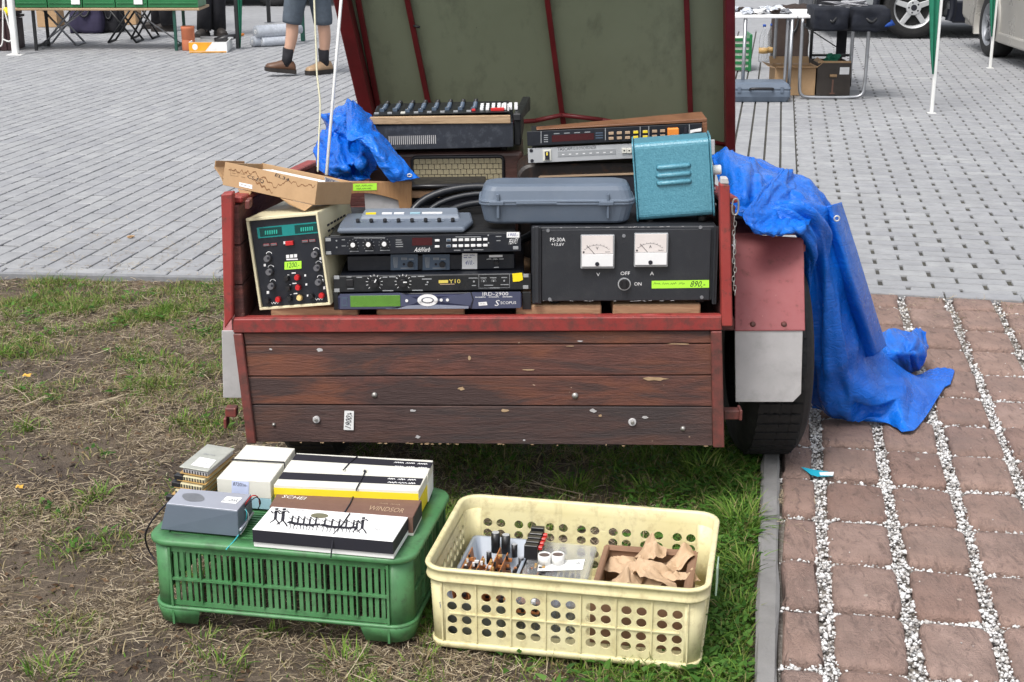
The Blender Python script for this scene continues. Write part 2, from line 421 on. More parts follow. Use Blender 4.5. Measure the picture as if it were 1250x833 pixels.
crate_mat('crate_yellow', (.68, .61, .33), (.74, .68, .42), (.46, .38, .20))
crate_mat('crate_green', (.042, .175, .056), (.10, .25, .11), (.05, .085, .045))
# ---- translucent box and film
s = NT('clear_plastic'); s.col((.86, .88, .90)).set(.12, Transmission_Weight=.85); s.b.inputs['IOR'].default_value = 1.15; s.b.inputs['Alpha'].default_value = .55
# ---- paving
def block_mat(name, cols, rough=.9, bsc=150, seam=None):
    s = NT(name); g = s.n('ShaderNodeNewGeometry'); oi = s.n('ShaderNodeObjectInfo')
    r = s.math('FRACT', s.math('ADD', g.outputs['Random Per Island'], oi.outputs['Random']))
    pos = g.outputs['Position']
    base = s.ramp(r, [(i/(len(cols)-1), c) for i, c in enumerate(cols)])
    n1 = s.noise(11, 7, .68, pos); n2 = s.noise(170, 3, .6, pos); n3 = s.noise(1.3, 4, .6, pos)
    col = s.mix(s.ramp(n1, [(.3, (.55,)*3), (.6, (0, 0, 0))]), base, tuple(x*.62 for x in cols[0]))
    col = s.mix(s.ramp(n2, [(.62, (0, 0, 0)), (.75, (.35,)*3)]), col, tuple(min(1, x*1.5) for x in cols[-1]))
    col = s.mix(s.ramp(n3, [(.4, (.22,)*3), (.65, (0, 0, 0))]), col, tuple(x*.6 for x in cols[0]))
    return s, col, n1, n2, pos
s, col, n1, n2, pos = block_mat('grey_block', [(.285, .29, .305), (.325, .33, .34), (.30, .305, .315), (.35, .355, .36)])
s.col(col).set(.85).bump(n2, .25, .002)
s, col, n1, n2, pos = block_mat('red_block', [(.29, .185, .150), (.37, .255, .210), (.32, .215, .178), (.41, .295, .25)])
gr = s.noise(1, 7, .74, s.map((46, 15, 40), pos), .9); rf = s.noise(15, 6, .7, pos); pt = s.noise(5, 5, .65, pos)
col = s.mix(s.ramp(gr, [(.32, (.85,)*3), (.48, (0, 0, 0))]), col, (.105, .07, .06))
col = s.mix(s.ramp(pt, [(.36, (.5,)*3), (.54, (0, 0, 0))]), col, (.20, .145, .125))
sp = s.noise(24, 2, .5, pos); col = s.mix(s.ramp(sp, [(.74, (0, 0, 0)), (.76, (.8,)*3)]), col, (.50, .43, .37))
s.col(col).set(.9).bump(s.math('ADD', s.math('MULTIPLY', gr, 1.6), s.math('ADD', s.math('MULTIPLY', rf, 1.4), n2)), .9, .007)
simple('joint_dark', (.050, .048, .042), .95, 0, .35, 9, .4, 90, .5, (.13, .12, .06))
s = NT('bedding'); a = s.noise(60, 6, .7); s.col(s.ramp(a, [(.3, (.09, .075, .06)), (.55, (.22, .20, .175)), (.78, (.42, .40, .37))])).set(.95).bump(a, .8, .006)
s = NT('chip'); g = s.n('ShaderNodeNewGeometry'); s.col(s.ramp(g.outputs['Random Per Island'], [(0, (.30, .28, .26)), (.22, (.46, .44, .42)), (.5, (.62, .61, .60)), (1, (.78, .78, .77))])).set(.8)
s = NT('soil'); a = s.noise(2.2, 6, .65); b = s.noise(30, 8, .75); c = s.noise(140, 5, .7); d = s.noise(.8, 4)
col = s.ramp(b, [(.25, (.030, .022, .017)), (.5, (.085, .062, .046)), (.78, (.19, .15, .11))])
col = s.mix(s.ramp(a, [(.42, (0, 0, 0)), (.62, (.65,)*3)]), col, (.19, .145, .10))
col = s.mix(s.ramp(c, [(.6, (0, 0, 0)), (.72, (.7,)*3)]), col, (.25, .20, .14))
s.col(col).set(.95).bump(s.math('ADD', b, c), .9, .012)
def blade_mat(name, stops):
    s = NT(name); g = s.n('ShaderNodeNewGeometry'); s.col(s.ramp(g.outputs['Random Per Island'], stops)).set(.6)
    s.b.inputs['Specular IOR Level'].default_value = .25
    tr = s.n('ShaderNodeBsdfTranslucent'); s.l(s.ramp(g.outputs['Random Per Island'], stops), tr.inputs[0])
    mx = s.n('ShaderNodeMixShader'); mx.inputs[0].default_value = .3; out = s.t.nodes['Material Output']
    s.l(s.b.outputs[0], mx.inputs[1]); s.l(tr.outputs[0], mx.inputs[2]); s.l(mx.outputs[0], out.inputs[0])
blade_mat('grass', [(0, (.05, .11, .015)), (.4, (.12, .235, .03)), (.75, (.20, .31, .05)), (.9, (.24, .25, .08)), (1, (.36, .31, .15))])
blade_mat('grass_dry', [(0, (.10, .13, .03)), (.35, (.20, .18, .07)), (.7, (.34, .27, .14)), (1, (.46, .38, .22))])
blade_mat('straw', [(0, (.09, .065, .04)), (.3, (.23, .175, .11)), (.65, (.43, .35, .235)), (1, (.64, .55, .40))])
blade_mat('litter', [(0, (.05, .03, .018)), (.5, (.13, .075, .042)), (.9, (.22, .14, .08)), (1, (.36, .25, .14))])
blade_mat('weed_leaf', [(0, (.03, .09, .012)), (.5, (.055, .15, .02)), (1, (.11, .22, .04))])
# ---- old radio grille cloth
s = NT('grille_cloth'); br = s.n('ShaderNodeTexBrick'); s.l(s.map((1, 1, 1)), br.inputs['Vector'])
s.col(s.ramp(s.noise(300, 3), [(.3, (.25, .215, .13)), (.7, (.36, .315, .20))])).set(.8).bump(s.noise(500, 2), .3, .001)
simple('speckle_black', (.018, .022, .032), .45, 0, .2, 20, .1, 300, .55, (.10, .11, .13))
simple('rust_black', (.022, .017, .015), .4, 0, .3, 16, .1, 200, .6, (.13, .055, .025))
# ================================================================== SETTING
AL = math.atan(332.0/1864.0)                       # heading of the paving
av = Vector((math.sin(AL), math.cos(AL))); bv = Vector((math.cos(AL), -math.sin(AL)))
def ab(p): return p[0]*av.x+p[1]*av.y, p[0]*bv.x+p[1]*bv.y
def xy(a, b): return (a*av.x+b*bv.x, a*av.y+b*bv.y)
BL = [(-9, 6.35), (-2.145, 5.92), (-1.205, 5.85), (1.417, 5.596), (1.997, 5.476), (8, 4.75)]   # front edge of the grey paving
def Yb(x):
    for (x0, y0), (x1, y1) in zip(BL, BL[1:]):
        if x <= x1: return y0+(y1-y0)*(x-x0)/(x1-x0)
    return BL[-1][1]
def sheet(name, pts, z, m, parent=None, kind='structure'):
    mb = MB(); mb.add([(x, y, z) for x, y in pts], [tuple(range(len(pts)))]); return tag(mb.build(name, m, parent), kind=kind)
sheet('ground', [(-150, -60), (150, -60), (150, 250), (-150, 250)], -.06, 'concrete')
pav = sheet('pavement', [(x, y) for x, y in BL]+[(30, 40), (-30, 40)], -.010, 'joint_dark')
sheet('far_pavement', [(-30, 16.6), (30, 16.6), (30, 40), (-30, 40)], -.002, 'grey_block', pav, None)
def clip(poly, off):           # keep the part beyond the paving edge (+off)
    out = []
    f = lambda p: p[1]-Yb(p[0])-off
    for i in range(len(poly)):
        p, q = poly[i], poly[(i+1) % len(poly)]; fp, fq = f(p), f(q)
        if fp >= 0: out.append(p)
        if fp*fq < 0: t = fp/(fp-fq); out.append((p[0]+(q[0]-p[0])*t, p[1]+(q[1]-p[1])*t))
    return out
def inset(poly, d):
    cx = sum(p[0] for p in poly)/len(poly); cy = sum(p[1] for p in poly)/len(poly)
    res = []
    for x, y in poly:
        dx, dy = x-cx, y-cy; l = math.hypot(dx, dy) or 1; k = max(0, (l-d*1.5)/l); res.append((cx+dx*k, cy+dy*k))
    return res
def block_geo(poly, z, ch, bottom=-.03, tilt=(0, 0)):
    n = len(poly); top = inset(poly, ch); cx = sum(p[0] for p in poly)/n; cy = sum(p[1] for p in poly)/n
    zz = lambda p: z+(p[0]-cx)*tilt[0]+(p[1]-cy)*tilt[1]
    vs = [(x, y, bottom) for x, y in poly]+[(x, y, zz((x, y))-ch) for x, y in poly]+[(x, y, zz((x, y))) for x, y in top]
    fs = []
    for l in range(2):
        for i in range(n): fs.append((l*n+i, l*n+(i+1) % n, (l+1)*n+(i+1) % n, (l+1)*n+i))
    fs.append(tuple(range(2*n, 3*n))); return vs, fs
blocks = []
def rect_ab(a0, a1, b0, b1): return [xy(a0, b0), xy(a0, b1), xy(a1, b1), xy(a1, b0)]
def put_block(a0, a1, b0, b1, edge=True):
    p = rect_ab(a0, a1, b0, b1)
    cx, cy = p[0]
    if cy > 16.7 or abs(cx) > 2.4+cy*.42: return
    if edge:
        p = clip(p, .085)
        if len(p) < 3: return
        ar = abs(sum(p[i][0]*p[(i+1) % len(p)][1]-p[(i+1) % len(p)][0]*p[i][1] for i in range(len(p))))/2
        if ar < .0015: return
    blocks.append(p)
W_, L_ = .095, .2035
for i in range(-95, 0):                                   # left field: courses running away from the camera
    b0 = -.92+i*W_
    for k in range(18, 90):
        a0 = k*L_+(i % 2)*L_/2+rng.normal(0, .003)
        put_block(a0+.0068, a0+L_-.0068, b0+.0042+rng.normal(0, .0004), b0+W_-.0042)
for i in range(11):                                       # lengthwise strip
    b0 = .158-(i+1)*W_
    for k in range(18, 90): put_block(k*L_+.002, k*L_+L_-.002, b0+.006, b0+W_-.006)
for k in range(40, 190):                                  # right field: courses across, wide head joints
    a0 = k*.0905
    for j in range(0, 40):
        b0 = .160+j*.2075-(k % 2)*.104+rng.normal(0, .002)
        put_block(a0+.0062, a0+.0905-.0062, max(.160, b0+.008), b0+.2075-.008)
for (x0, y0), (x1, y1) in zip(BL, BL[1:]):                # border course
    n = max(1, int(math.hypot(x1-x0, y1-y0)/.21)); d = Vector((x1-x0, y1-y0)); q = Vector((-d.y, d.x)).normalized()
    for i in range(n):
        s0, s1 = (i+.012)/n, (i+.988)/n; A = Vector((x0, y0))
        blocks.append([tuple(A+d*s0), tuple(A+d*s1), tuple(A+d*s1+q*.08), tuple(A+d*s0+q*.08)])
def seen(p):
    c = (sum(q[0] for q in p)/len(p), sum(q[1] for q in p)/len(p)); dep = c[1]*CT+H*ST
    x = 625+F*c[0]/dep; return (0 < x < 275 or 1050 < x < 1250), c[1]
order = sorted(range(len(blocks)), key=lambda i: (not seen(blocks[i])[0], seen(blocks[i])[1]))
single = set(order[:300]); mb = MB()
for i, p in enumerate(blocks):
    vs, fs = block_geo(p, rng.normal(0, .0006), .003, -.02, (rng.normal(0, .003), rng.normal(0, .003)))
    if i in single: m1 = MB(); m1.add(vs, fs); m1.build('paving_block', 'grey_block', pav, keepn=True)
    else: mb.add(vs, fs)
tag(mb.build('paving_block', 'grey_block', pav, keepn=True), kind='stuff')
# dry grass specks lying in the joints
# ---- red block path
Q0 = U(950, 833, z=0); qa, qb = ab(Q0)
def in_front(p, off=0): return p[1] < Yb(p[0])-off
pth = sheet('brick_path', [xy(qa-1.2, qb), xy(5.75, qb), (1.417, 5.59), (1.997, 5.47), (8, 4.745), (8, 1.2), (.6, 1.2)], -.024, 'bedding')
nred = 0; red_cells = []
for c in range(0, 34):
    for r in range(-6, 16):
        if c == 0: b0, b1 = qb+.008, qb+.088
        else: b0 = qb+.121+(c-1)*.179; b1 = b0+.148
        a1 = qa+.345+r*.2555-.022+rng.normal(0, .003); a0 = a1-.226+rng.normal(0, .003)
        ph = [xy(a0, b0), xy(a0, b1), xy(a1, b1), xy(a1, b0)]
        if ph[0][1] > Yb(ph[0][0])-.02 or ph[0][1] < 1.7 or ph[1][0] > 3.6: continue
        jb = rng.normal(0, .0025); pts = rrect(b0+jb, b1+jb, a0, a1, .024 if c else .012, 4)
        pts = [(x+rng.normal(0, .0022), y+rng.normal(0, .0026)) for x, y in pts]
        poly = [xy(y, x) for x, y in pts][::-1]
        poly = [p if in_front(p, .006) else (p[0], Yb(p[0])-.006) for p in poly]
        n = len(poly); vs = []; fs = []
        zt = rng.normal(.002, .003); tl = (rng.normal(0, .012), rng.normal(0, .012)); cx = sum(p[0] for p in poly)/n; cy = sum(p[1] for p in poly)/n
        for ins, dz in ((0, -.03), (0, -.012), (.005, -.004), (.016, 0)):
            q = inset(poly, ins); vs += [(x, y, zt+dz+(x-cx)*tl[0]+(y-cy)*tl[1]) for x, y in q]
        for l in range(3):
            for i in range(n): fs.append((l*n+i, l*n+(i+1) % n, (l+1)*n+(i+1) % n, (l+1)*n+i))
        fs.append(tuple(range(3*n, 4*n)))
        m1 = MB(); m1.add(vs, fs, 0, True); m1.build('paver', 'red_block', pth); nred += 1
print('blocks', len(blocks), 'red', nred)
# ---- gravel chips in the path joints
def chips(name, P, size, m, parent=None, flat=.7):
    N = len(P); base = np.array([(1,0,0),(0,1,0),(-1,0,0),(0,-1,0),(0,0,1),(0,0,-1)], float)
    fc = np.array([(0,1,4),(1,2,4),(2,3,4),(3,0,4),(1,0,5),(2,1,5),(3,2,5),(0,3,5)])
    V = base[None]*rng.uniform(.6, 1.15, (N, 6, 3))*size[:, None, None]; V[:, :, 2] *= flat
    t = rng.uniform(0, 6.28, N); c, s_ = np.cos(t)[:, None], np.sin(t)[:, None]; t2 = rng.uniform(-.7, .7, N); c2, s2 = np.cos(t2)[:, None], np.sin(t2)[:, None]
    x, y, z = V[..., 0], V[..., 1], V[..., 2]; y, z = y*c2-z*s2, y*s2+z*c2; x, y = x*c-y*s_, x*s_+y*c
    V = np.stack([x, y, z], -1)+P[:, None, :]
    me = bpy.data.meshes.new(name); fl = (fc[None]+(np.arange(N)*6)[:, None, None]).reshape(-1)
    raw_mesh(me, V.reshape(-1, 3), fl, 3); me.materials.append(MT[m])
    o = bpy.data.objects.new(name, me); C.objects.link(o)
    if parent: o.parent = parent
    return tag(o, kind='stuff')
def raw_mesh(me, V, loops, k):
    nf = len(loops)//k
    me.vertices.add(len(V)); me.vertices.foreach_set('co', np.ascontiguousarray(V, dtype=np.float32).ravel())
    me.loops.add(len(loops)); me.loops.foreach_set('vertex_index', loops.astype(np.int32))
    me.polygons.add(nf); me.polygons.foreach_set('loop_start', np.arange(0, nf*k, k, dtype=np.int32)); me.polygons.foreach_set('loop_total', np.full(nf, k, np.int32))
    me.update(calc_edges=True); me.validate()
P = []
for c in range(1, 12):
    bj0 = qb+.088 if c == 1 else qb+.121+(c-2)*.179+.148
    wj = .033 if c == 1 else .031
    n = 2300 if c < 7 else 1100
    aa = rng.uniform(qa-.15, 5.75, n); bb = bj0+wj*rng.uniform(-.05, 1.05, n)
    for a_, b_ in zip(aa, bb):
        p = xy(a_, b_)
        if p[1] < Yb(p[0])-.01 and (p[1] < 4.7 or rng.random() < .35): P.append((p[0], p[1], rng.uniform(-.020, -.003)))
for r in range(-1, 14):
    a_ = qa+.345+r*.2555-.014
    n = 1100
    bb = rng.uniform(qb, qb+2.0, n)
    for b_ in bb:
        p = xy(a_+rng.uniform(-.013, .013), b_)
        if p[1] < Yb(p[0])-.01 and (p[1] < 4.7 or rng.random() < .3): P.append((p[0], p[1], rng.uniform(-.019, -.006)))
P = np.array(P); chips('gravel', P, rng.gamma(5, .00082, len(P))+.0012, 'chip', pth)
Ps = []
for i in range(170):
    b_ = qb+rng.uniform(-.06, 1.2); a_ = rng.uniform(qa-.1, 5.2); p = xy(a_, b_); Ps.append((p[0], p[1], .003))
Ps = np.array(Ps); chips('loose_chips', Ps, rng.uniform(.0015, .0035, len(Ps)), 'chip', pth)
# ---- concrete edging between lawn and path
kerb = sheet('kerb', [xy(qa-1.0, qb-.050), xy(qa-1.0, qb+.002), xy(5.7, qb+.002), xy(5.7, qb-.050)], -.03, 'bedding')
a_ = qa-.9; cuts = [qa-.9, qa+.80, qa+1.80, qa+2.6]
for i in range(3):
    mb = MB(); n = 14; lo = []
    for k in range(n+1):
        a_ = cuts[i]+.008+(cuts[i+1]-cuts[i]-.016)*k/n; j = lambda: rng.normal(0, .0022)
        prof = [(-.050+j(), -.05), (-.049+j(), .004+j()), (-.043, .011+j()), (-.008, .010+j()), (-.002+j(), .003), (-.001, -.05)]
        lo.append([(*xy(a_, qb+b_), z) for b_, z in prof])
    mb.loft(lo); mb.build('kerb_stone', 'concrete', kerb)
# ---- edging strip of the grey paving towards the lawn
ed = MB()
for (x0, y0), (x1, y1) in zip(BL[:4], BL[1:4]):
    ed.hexa([(x0, y0-.035, -.06), (x1, y1-.035, -.06), (x1, y1-.003, -.06), (x0, y0-.003, -.06), (x0, y0-.033, .004), (x1, y1-.033, .004), (x1, y1-.003, .004), (x0, y0-.003, .004)])
tag(ed.build('paving_edge', 'edging', bevel=.003), kind='structure')
# ---- lawn soil with relief
NX, NY = 170, 150
def soil_z(x, y): return -.022+.012*mnoise.noise((x*2.1, y*2.1, 0))+.010*mnoise.noise((x*9, y*9, 3))+.006*mnoise.noise((x*31, y*31, 5))
def kerb_x(y):           # left edge of the kerb at that y
    t = (y-qb*bv.y+.050*bv.y)/av.y; return xy(t, qb-.052)[0]
vs = []; fs = []
for j in range(NY+1):
    for i in range(NX+1):
        y0 = 1.6; x = -4.2+(i/NX)*(4.2); yb = Yb(x)-.034; 
        y = y0+(yb-y0)*j/NY; xr = kerb_x(y); x = -4.2+(xr+4.2)*i/NX; y = y0+(Yb(x)-.034-y0)*j/NY
        vs.append((x, y, soil_z(x, y)))
for j in range(NY):
    for i in range(NX): k = j*(NX+1)+i; fs.append((k, k+1, k+NX+2, k+NX+1))
mb = MB(); mb.add(vs, fs, 0, True); tag(mb.build('lawn_soil', 'soil', keepn=True), kind='structure')
# ---- straw, dry and green grass
def strips(name, P, ang, ln, wd, rise, curve, m, seg=3, tip=True, tilt=None):
    """thin strips: P root (N,3); lie or stand according to rise (0 flat .. 1 upright)"""
    N = len(P); K = seg+1; t = np.linspace(0, 1, K)[None, :]
    el = (np.clip(rise, 0, 1)*np.pi/2)[:, None]; el_t = el-curve[:, None]*t*1.2
    dl = (ln/seg)[:, None]; dh = np.cos(el_t)*dl; dz = np.sin(el_t)*dl
    hh = np.cumsum(np.concatenate([np.zeros((N, 1)), dh[:, :-1]], 1), 1); zz = np.cumsum(np.concatenate([np.zeros((N, 1)), dz[:, :-1]], 1), 1)
    side = (rng.normal(0, .35, N)*ln)[:, None]*t**2
    ca, sa = np.cos(ang)[:, None], np.sin(ang)[:, None]
    cx = P[:, 0:1]+hh*ca-side*sa; cy = P[:, 1:2]+hh*sa+side*ca; cz = np.maximum(P[:, 2:3]+zz, P[:, 2:3]-.001)
    wv = wd[:, None]*(1-t**2*.85 if tip else 1-.2*t)
    tw = rng.uniform(-.6, .6, N)[:, None]
    L = np.stack([cx-sa*wv/2, cy+ca*wv/2, cz+tw*wv/2], -1); Rr = np.stack([cx+sa*wv/2, cy-ca*wv/2, cz-tw*wv/2], -1)
    V = np.stack([L, Rr], 2).reshape(N, K*2, 3)
    f = np.array([(2*k, 2*k+1, 2*k+3, 2*k+2) for k in range(seg)]); fl = (f[None]+(np.arange(N)*K*2)[:, None, None]).reshape(-1)
    me = bpy.data.meshes.new(name); raw_mesh(me, V.reshape(-1, 3), fl, 4); me.materials.append(MT[m])
    o = bpy.data.objects.new(name, me); C.objects.link(o); return tag(o, kind='stuff')
def inlawn(x, y): return y < Yb(x)-.05 and x < kerb_x(y)-.01 and y > 2.2
def vis(x, y): return abs(x) < .25+(y*CT+H*ST)*.36 and y > 2.35
def nz3(x, y, s, o): return mnoise.noise((x*s, y*s, o))
def green(x, y):
    """how green the lawn is, 0..1"""
    g = .55*nz3(x, y, 1.7, 11)+.75*nz3(x, y, 5.0, 4)+.11
    kx = kerb_x(y)
    e = max(0, 1-(kx-x)/.42); g += .95*e*min(1, max(0, (4.7-y)/.7)+.3)      # lush by the kerb
    if x > -.2: g += .22
    if y > 4.0 and x < -.5: g += .40*min(1, (y-4.0)/.9)*(.6+1.2*nz3(x, y, 3.1, 31))
    if y < 3.3 and x < -.2: g -= .22
    return g
pos = []
while len(pos) < 76000:
    y = 2.3+3.6*rng.random()**1.0; x = rng.uniform(-2.6, 1.2)
    if inlawn(x, y) and vis(x, y):
        k = .55-.45*max(0, green(x, y)) + 1.0*nz3(x, y, 2.2, 21)+.6*nz3(x, y, 7, 3)
        if rng.random() < k: pos.append((x, y, soil_z(x, y)+rng.uniform(.001, .012)))
P = np.array(pos); N = len(P)
strips('straw', P, rng.uniform(0, 6.28, N), rng.gamma(1.8, .010, N)+.008, rng.uniform(.0008, .0019, N), rng.uniform(-.02, .16, N), rng.uniform(0, .5, N), 'straw', 3, False)
P2 = P[rng.permutation(N)[:260]]; N = len(P2)
strips('straw', P2+np.array([0, 0, .008]), rng.uniform(0, 6.28, N), rng.uniform(.08, .20, N), rng.uniform(.0016, .003, N), rng.uniform(0, .10, N), rng.uniform(0, .3, N), 'straw', 5, False)
pos = []
tries = 0
while len(pos) < 74000 and tries < 900000:
    tries += 1
    y = 2.3+3.6*rng.random(); x = rng.uniform(-2.6, 1.2)
    if inlawn(x, y) and vis(x, y):
        g = green(x, y)
        if rng.random() < max(.05, (g-.12)*1.6): pos.append((x, y, soil_z(x, y)-.002, g))
A = np.array(pos); N = len(A); hgt = np.clip(.010+.020*A[:, 3]+rng.gamma(2, .006, N), .010, .075)
drymask = rng.random(N) < np.clip(.62-.5*A[:, 3], .10, .85)
for nm, mk, mt in (('grass', ~drymask, 'grass'), ('dry_grass', drymask, 'grass_dry')):
    q = A[mk]; n = len(q); strips(nm, q[:, :3], rng.uniform(0, 6.28, n), hgt[mk], rng.uniform(.0016, .0036, n), rng.uniform(.25, .95, n), rng.uniform(.2, 1.3, n), mt, 3)
# tufts
T = []
for i in range(80):
    for _ in range(40):
        y = 2.35+3.5*rng.random(); x = rng.uniform(-2.5, 1.1)
        if inlawn(x, y) and vis(x, y) and green(x, y) > .05: break
    r = rng.uniform(.015, .05); n = int(rng.uniform(25, 70))
    for k in range(n):
        a_ = rng.uniform(0, 6.28); rr = r*math.sqrt(rng.random()); T.append((x+rr*math.cos(a_), y+rr*math.sin(a_), soil_z(x, y)-.003, a_, rng.uniform(.02, .055)*(1.2 if x > 0 else 1)))
for px, py, n, hh in ((905, 640, 260, .10), (860, 575, 200, .09), (800, 600, 120, .07), (915, 690, 160, .08), (420, 800, 70, .05), (270, 805, 60, .045), (790, 800, 120, .07), (690, 800, 60, .045), (905, 740, 120, .06), (60, 815, 70, .05), (700, 590, 120, .06), (625, 575, 90, .05)):
    c = U(px, py, z=0)
    for k in range(n):
        a_ = rng.uniform(0, 6.28); rr = .06*math.sqrt(rng.random()); x, y = c.x+rr*math.cos(a_), c.y+rr*math.sin(a_)
        if x < kerb_x(y)-.005: T.append((x, y, -.022, a_, hh*rng.uniform(.5, 1.1)))
T = np.array(T); n = len(T)
strips('grass_tuft', T[:, :3], T[:, 3]+rng.normal(0, .5, n), T[:, 4], rng.uniform(.0022, .0046, n), rng.uniform(.45, .95, n), rng.uniform(.3, 1.3, n), 'grass', 4)
# low broad-leaved weeds
Wd = []
def leafy(x, y, n, r, s0):
    for k in range(n):
        a_ = rng.uniform(0, 6.28); rr = r*math.sqrt(rng.random()); Wd.append((x+rr*math.cos(a_), y+rr*math.sin(a_), soil_z(x, y)+rng.uniform(.0, .03), a_, s0*rng.uniform(.6, 1.3)))
for i in range(2600):
    y = rng.uniform(2.4, 4.4); x = kerb_x(y)-abs(rng.normal(0, .16))-.012
    if inlawn(x, y) and green(x, y) > .3: leafy(x, y, 3, .02, .012)
for i in range(900):
    y = rng.uniform(2.35, 5.75); x = rng.uniform(-2.4, .9)
    if inlawn(x, y) and vis(x, y) and green(x, y) > .25: leafy(x, y, 6, .03, .014)
Wd = np.array(Wd); n = len(Wd)
strips('weeds', Wd[:, :3], Wd[:, 3], Wd[:, 4]*1.6, Wd[:, 4]*.75, rng.uniform(0, .35, n), rng.uniform(0, .9, n), 'weed_leaf', 2)
# clods and leaf litter
K = []
while len(K) < 5000:
    y = 2.3+3.5*rng.random(); x = rng.uniform(-2.6, 1.2)
    if inlawn(x, y) and vis(x, y) and rng.random() < .9-green(x, y)+.4*nz3(x, y, 6, 17): K.append((x, y, soil_z(x, y)+.001))
K = np.array(K); chips('soil_clods', K, rng.gamma(3, .0013, len(K))+.001, 'soil', None, .8)
K2 = K[rng.permutation(len(K))[:2600]]+np.array([.01, .01, .004]); n = len(K2)
strips('leaf_litter', K2, rng.uniform(0, 6.28, n), rng.uniform(.008, .022, n), rng.uniform(.004, .010, n), rng.uniform(0, .3, n), rng.uniform(0, 1.2, n), 'litter', 2)
# dry grass in paving joints and on the path edge
J = []
for i in range(3000):
    k = i % 6
    if k < 3: x = rng.uniform(-2.1, -1.1); y = Yb(x)+abs(rng.normal(0, .5)); 
    elif k < 5: x = rng.uniform(1.2, 2.0); y = Yb(x)-abs(rng.normal(0, .28))
    else: x = kerb_x(3.55)+rng.normal(.03, .04); y = 3.5+rng.normal(0, .05)
    if nz3(x, y, 9, 2) > -.05: J.append((x, y, .001))
J = np.array(J); n = len(J)
strips('dry_grass', J, rng.uniform(0, 6.28, n), rng.uniform(.008, .035, n), rng.uniform(.0008, .002, n), rng.uniform(0, .3, n), rng.uniform(0, .8, n), 'straw', 2, False)
LIT = [(33, 458, 'leaf_yellow'), (25, 596, None), (235, 352, None)]
# ================================================================== TRAILER
TY = 3.43
tr = thing('trailer', 'weathered red wooden trailer on the grass, tailgate down and green lid raised', 'trailer', U(590, 545, Y=TY)*1)
def wp(fr, u, y, v): return tuple(fr.w(u, y, v))
# tailgate frame; local x along the gate, z up
TL, TR_, BLg, BRg = U(285, 392, Y=TY), U(881, 388, Y=TY), U(302, 541, Y=TY), U(884, 546, Y=TY)
tg = Fr(BLg, BRg-BLg, TL-BLg)
def gp(px, py): return tg.px(px, py)
mb = MB()
def gquad(mb, pts, y0, y1, mi=0):     # pixel polygon on the gate, extruded
    mb.prism([gp(*p) for p in pts], y0, y1, mi)
gquad(mb, [(285, 389), (881, 386), (881, 403), (285, 406)], -.006, .030)
gate = mb.build('tailgate', 'red_bar', tr, tg.M, .0025)
mb = MB(); gquad(mb, [(285, 407), (296, 407), (313, 541), (302, 541)], -.006, .028)
mb.build('gate_post', 'red_worn', gate, tg.M, .0025)
mb = MB(); gquad(mb, [(867.5, 404), (881, 404), (884, 546), (870.5, 546)], -.006, .028)
mb.build('gate_post', 'red_worn', gate, tg.M, .0025)
seams = [(297, 407, 868, 404), (299, 422.5, 869, 420.5), (302, 460.5, 869, 459), (305, 495, 870, 497.5), (312, 541, 870.5, 546)]
for i in range(4):
    x0, y0, x1, y1 = seams[i]; X0, Y0, X1, Y1 = seams[i+1]
    mb = MB(); n = 24
    lo = []
    for k in range(n+1):
        t = k/n; a = gp(x0+(x1-x0)*t, y0+(y1-y0)*t+.7); b = gp(X0+(X1-X0)*t, Y0+(Y1-Y0)*t-.7)
        j = .0007*mnoise.noise((t*9, i*5, 0)); j2 = .0012*mnoise.noise((t*17, i*5, 4)) if i == 3 else 0
        yo = .004+.0015*mnoise.noise((t*3, i, 9))
        lo.append([(b[0], yo, b[1]+j2), (b[0], .024, b[1]+j2), (a[0], .024, a[1]+j), (a[0], yo, a[1]+j)])
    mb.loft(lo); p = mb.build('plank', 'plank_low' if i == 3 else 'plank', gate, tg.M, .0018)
def disc(mb, px, py, r, d0, d1, mi=0, n=14):
    u, v = gp(px, py); mb.cyl((u, -d0, v), (0, -1, 0), r, d1-d0, n, r*.8, mi)
for px, py, r in ((386, 513, .010), (772, 516, .011)):
    mb = MB(); disc(mb, px, py, r, -.006, .001); disc(mb, px, py, r*.45, .001, .004, 1); mb.build('bolt', ['mudflap', 'zinc'], gate, tg.M)
for px, py, r in ((457, 483, .008), (702, 484, .009), (834, 524, .007), (334, 519, .005)):
    mb = MB(); u, v = gp(px, py); mb.lathe((u, .006, v), (0, -1, 0), [(r, 0), (r*.9, .004), (r*.5, .007), (.0004, .008)], 12); mb.build('bolt', 'zinc', gate, tg.M)
# bare chips where paint and wood broke off
mb = MB()
for px, py, wpx, hpx in ((563, 475, 9, 5), (617, 502, 10, 6), (724, 502, 9, 6), (788, 510, 9, 4), (510, 534, 7, 5), (733, 508, 5, 4), (390, 428, 9, 6), (504, 502, 9, 4), (330, 427, 4, 3), (640, 538, 5, 3), (573, 438, 4, 7), (708, 417, 10, 2), (696, 423, 14, 1.6), (800, 463, 38, 6), (645, 452, 20, 2), (830, 420.5, 36, 1.6)):
    u, v = gp(px, py); s_ = tg.sc(px, py); n = 11; rd = random.Random(px)
    mb.add([(u+wpx/2*s_*math.cos(6.28*k/n)*rd.uniform(.55, 1.1), .0023, v+hpx/2*s_*math.sin(6.28*k/n)*rd.uniform(.5, 1.1)) for k in range(n)], [tuple(range(n))], 1 if wpx > 12 or px % 2 else 0)
tag(mb.build('bare_wood_chip', ['mudflap', 'pine'], gate, tg.M), kind='stuff')
mb = MB()
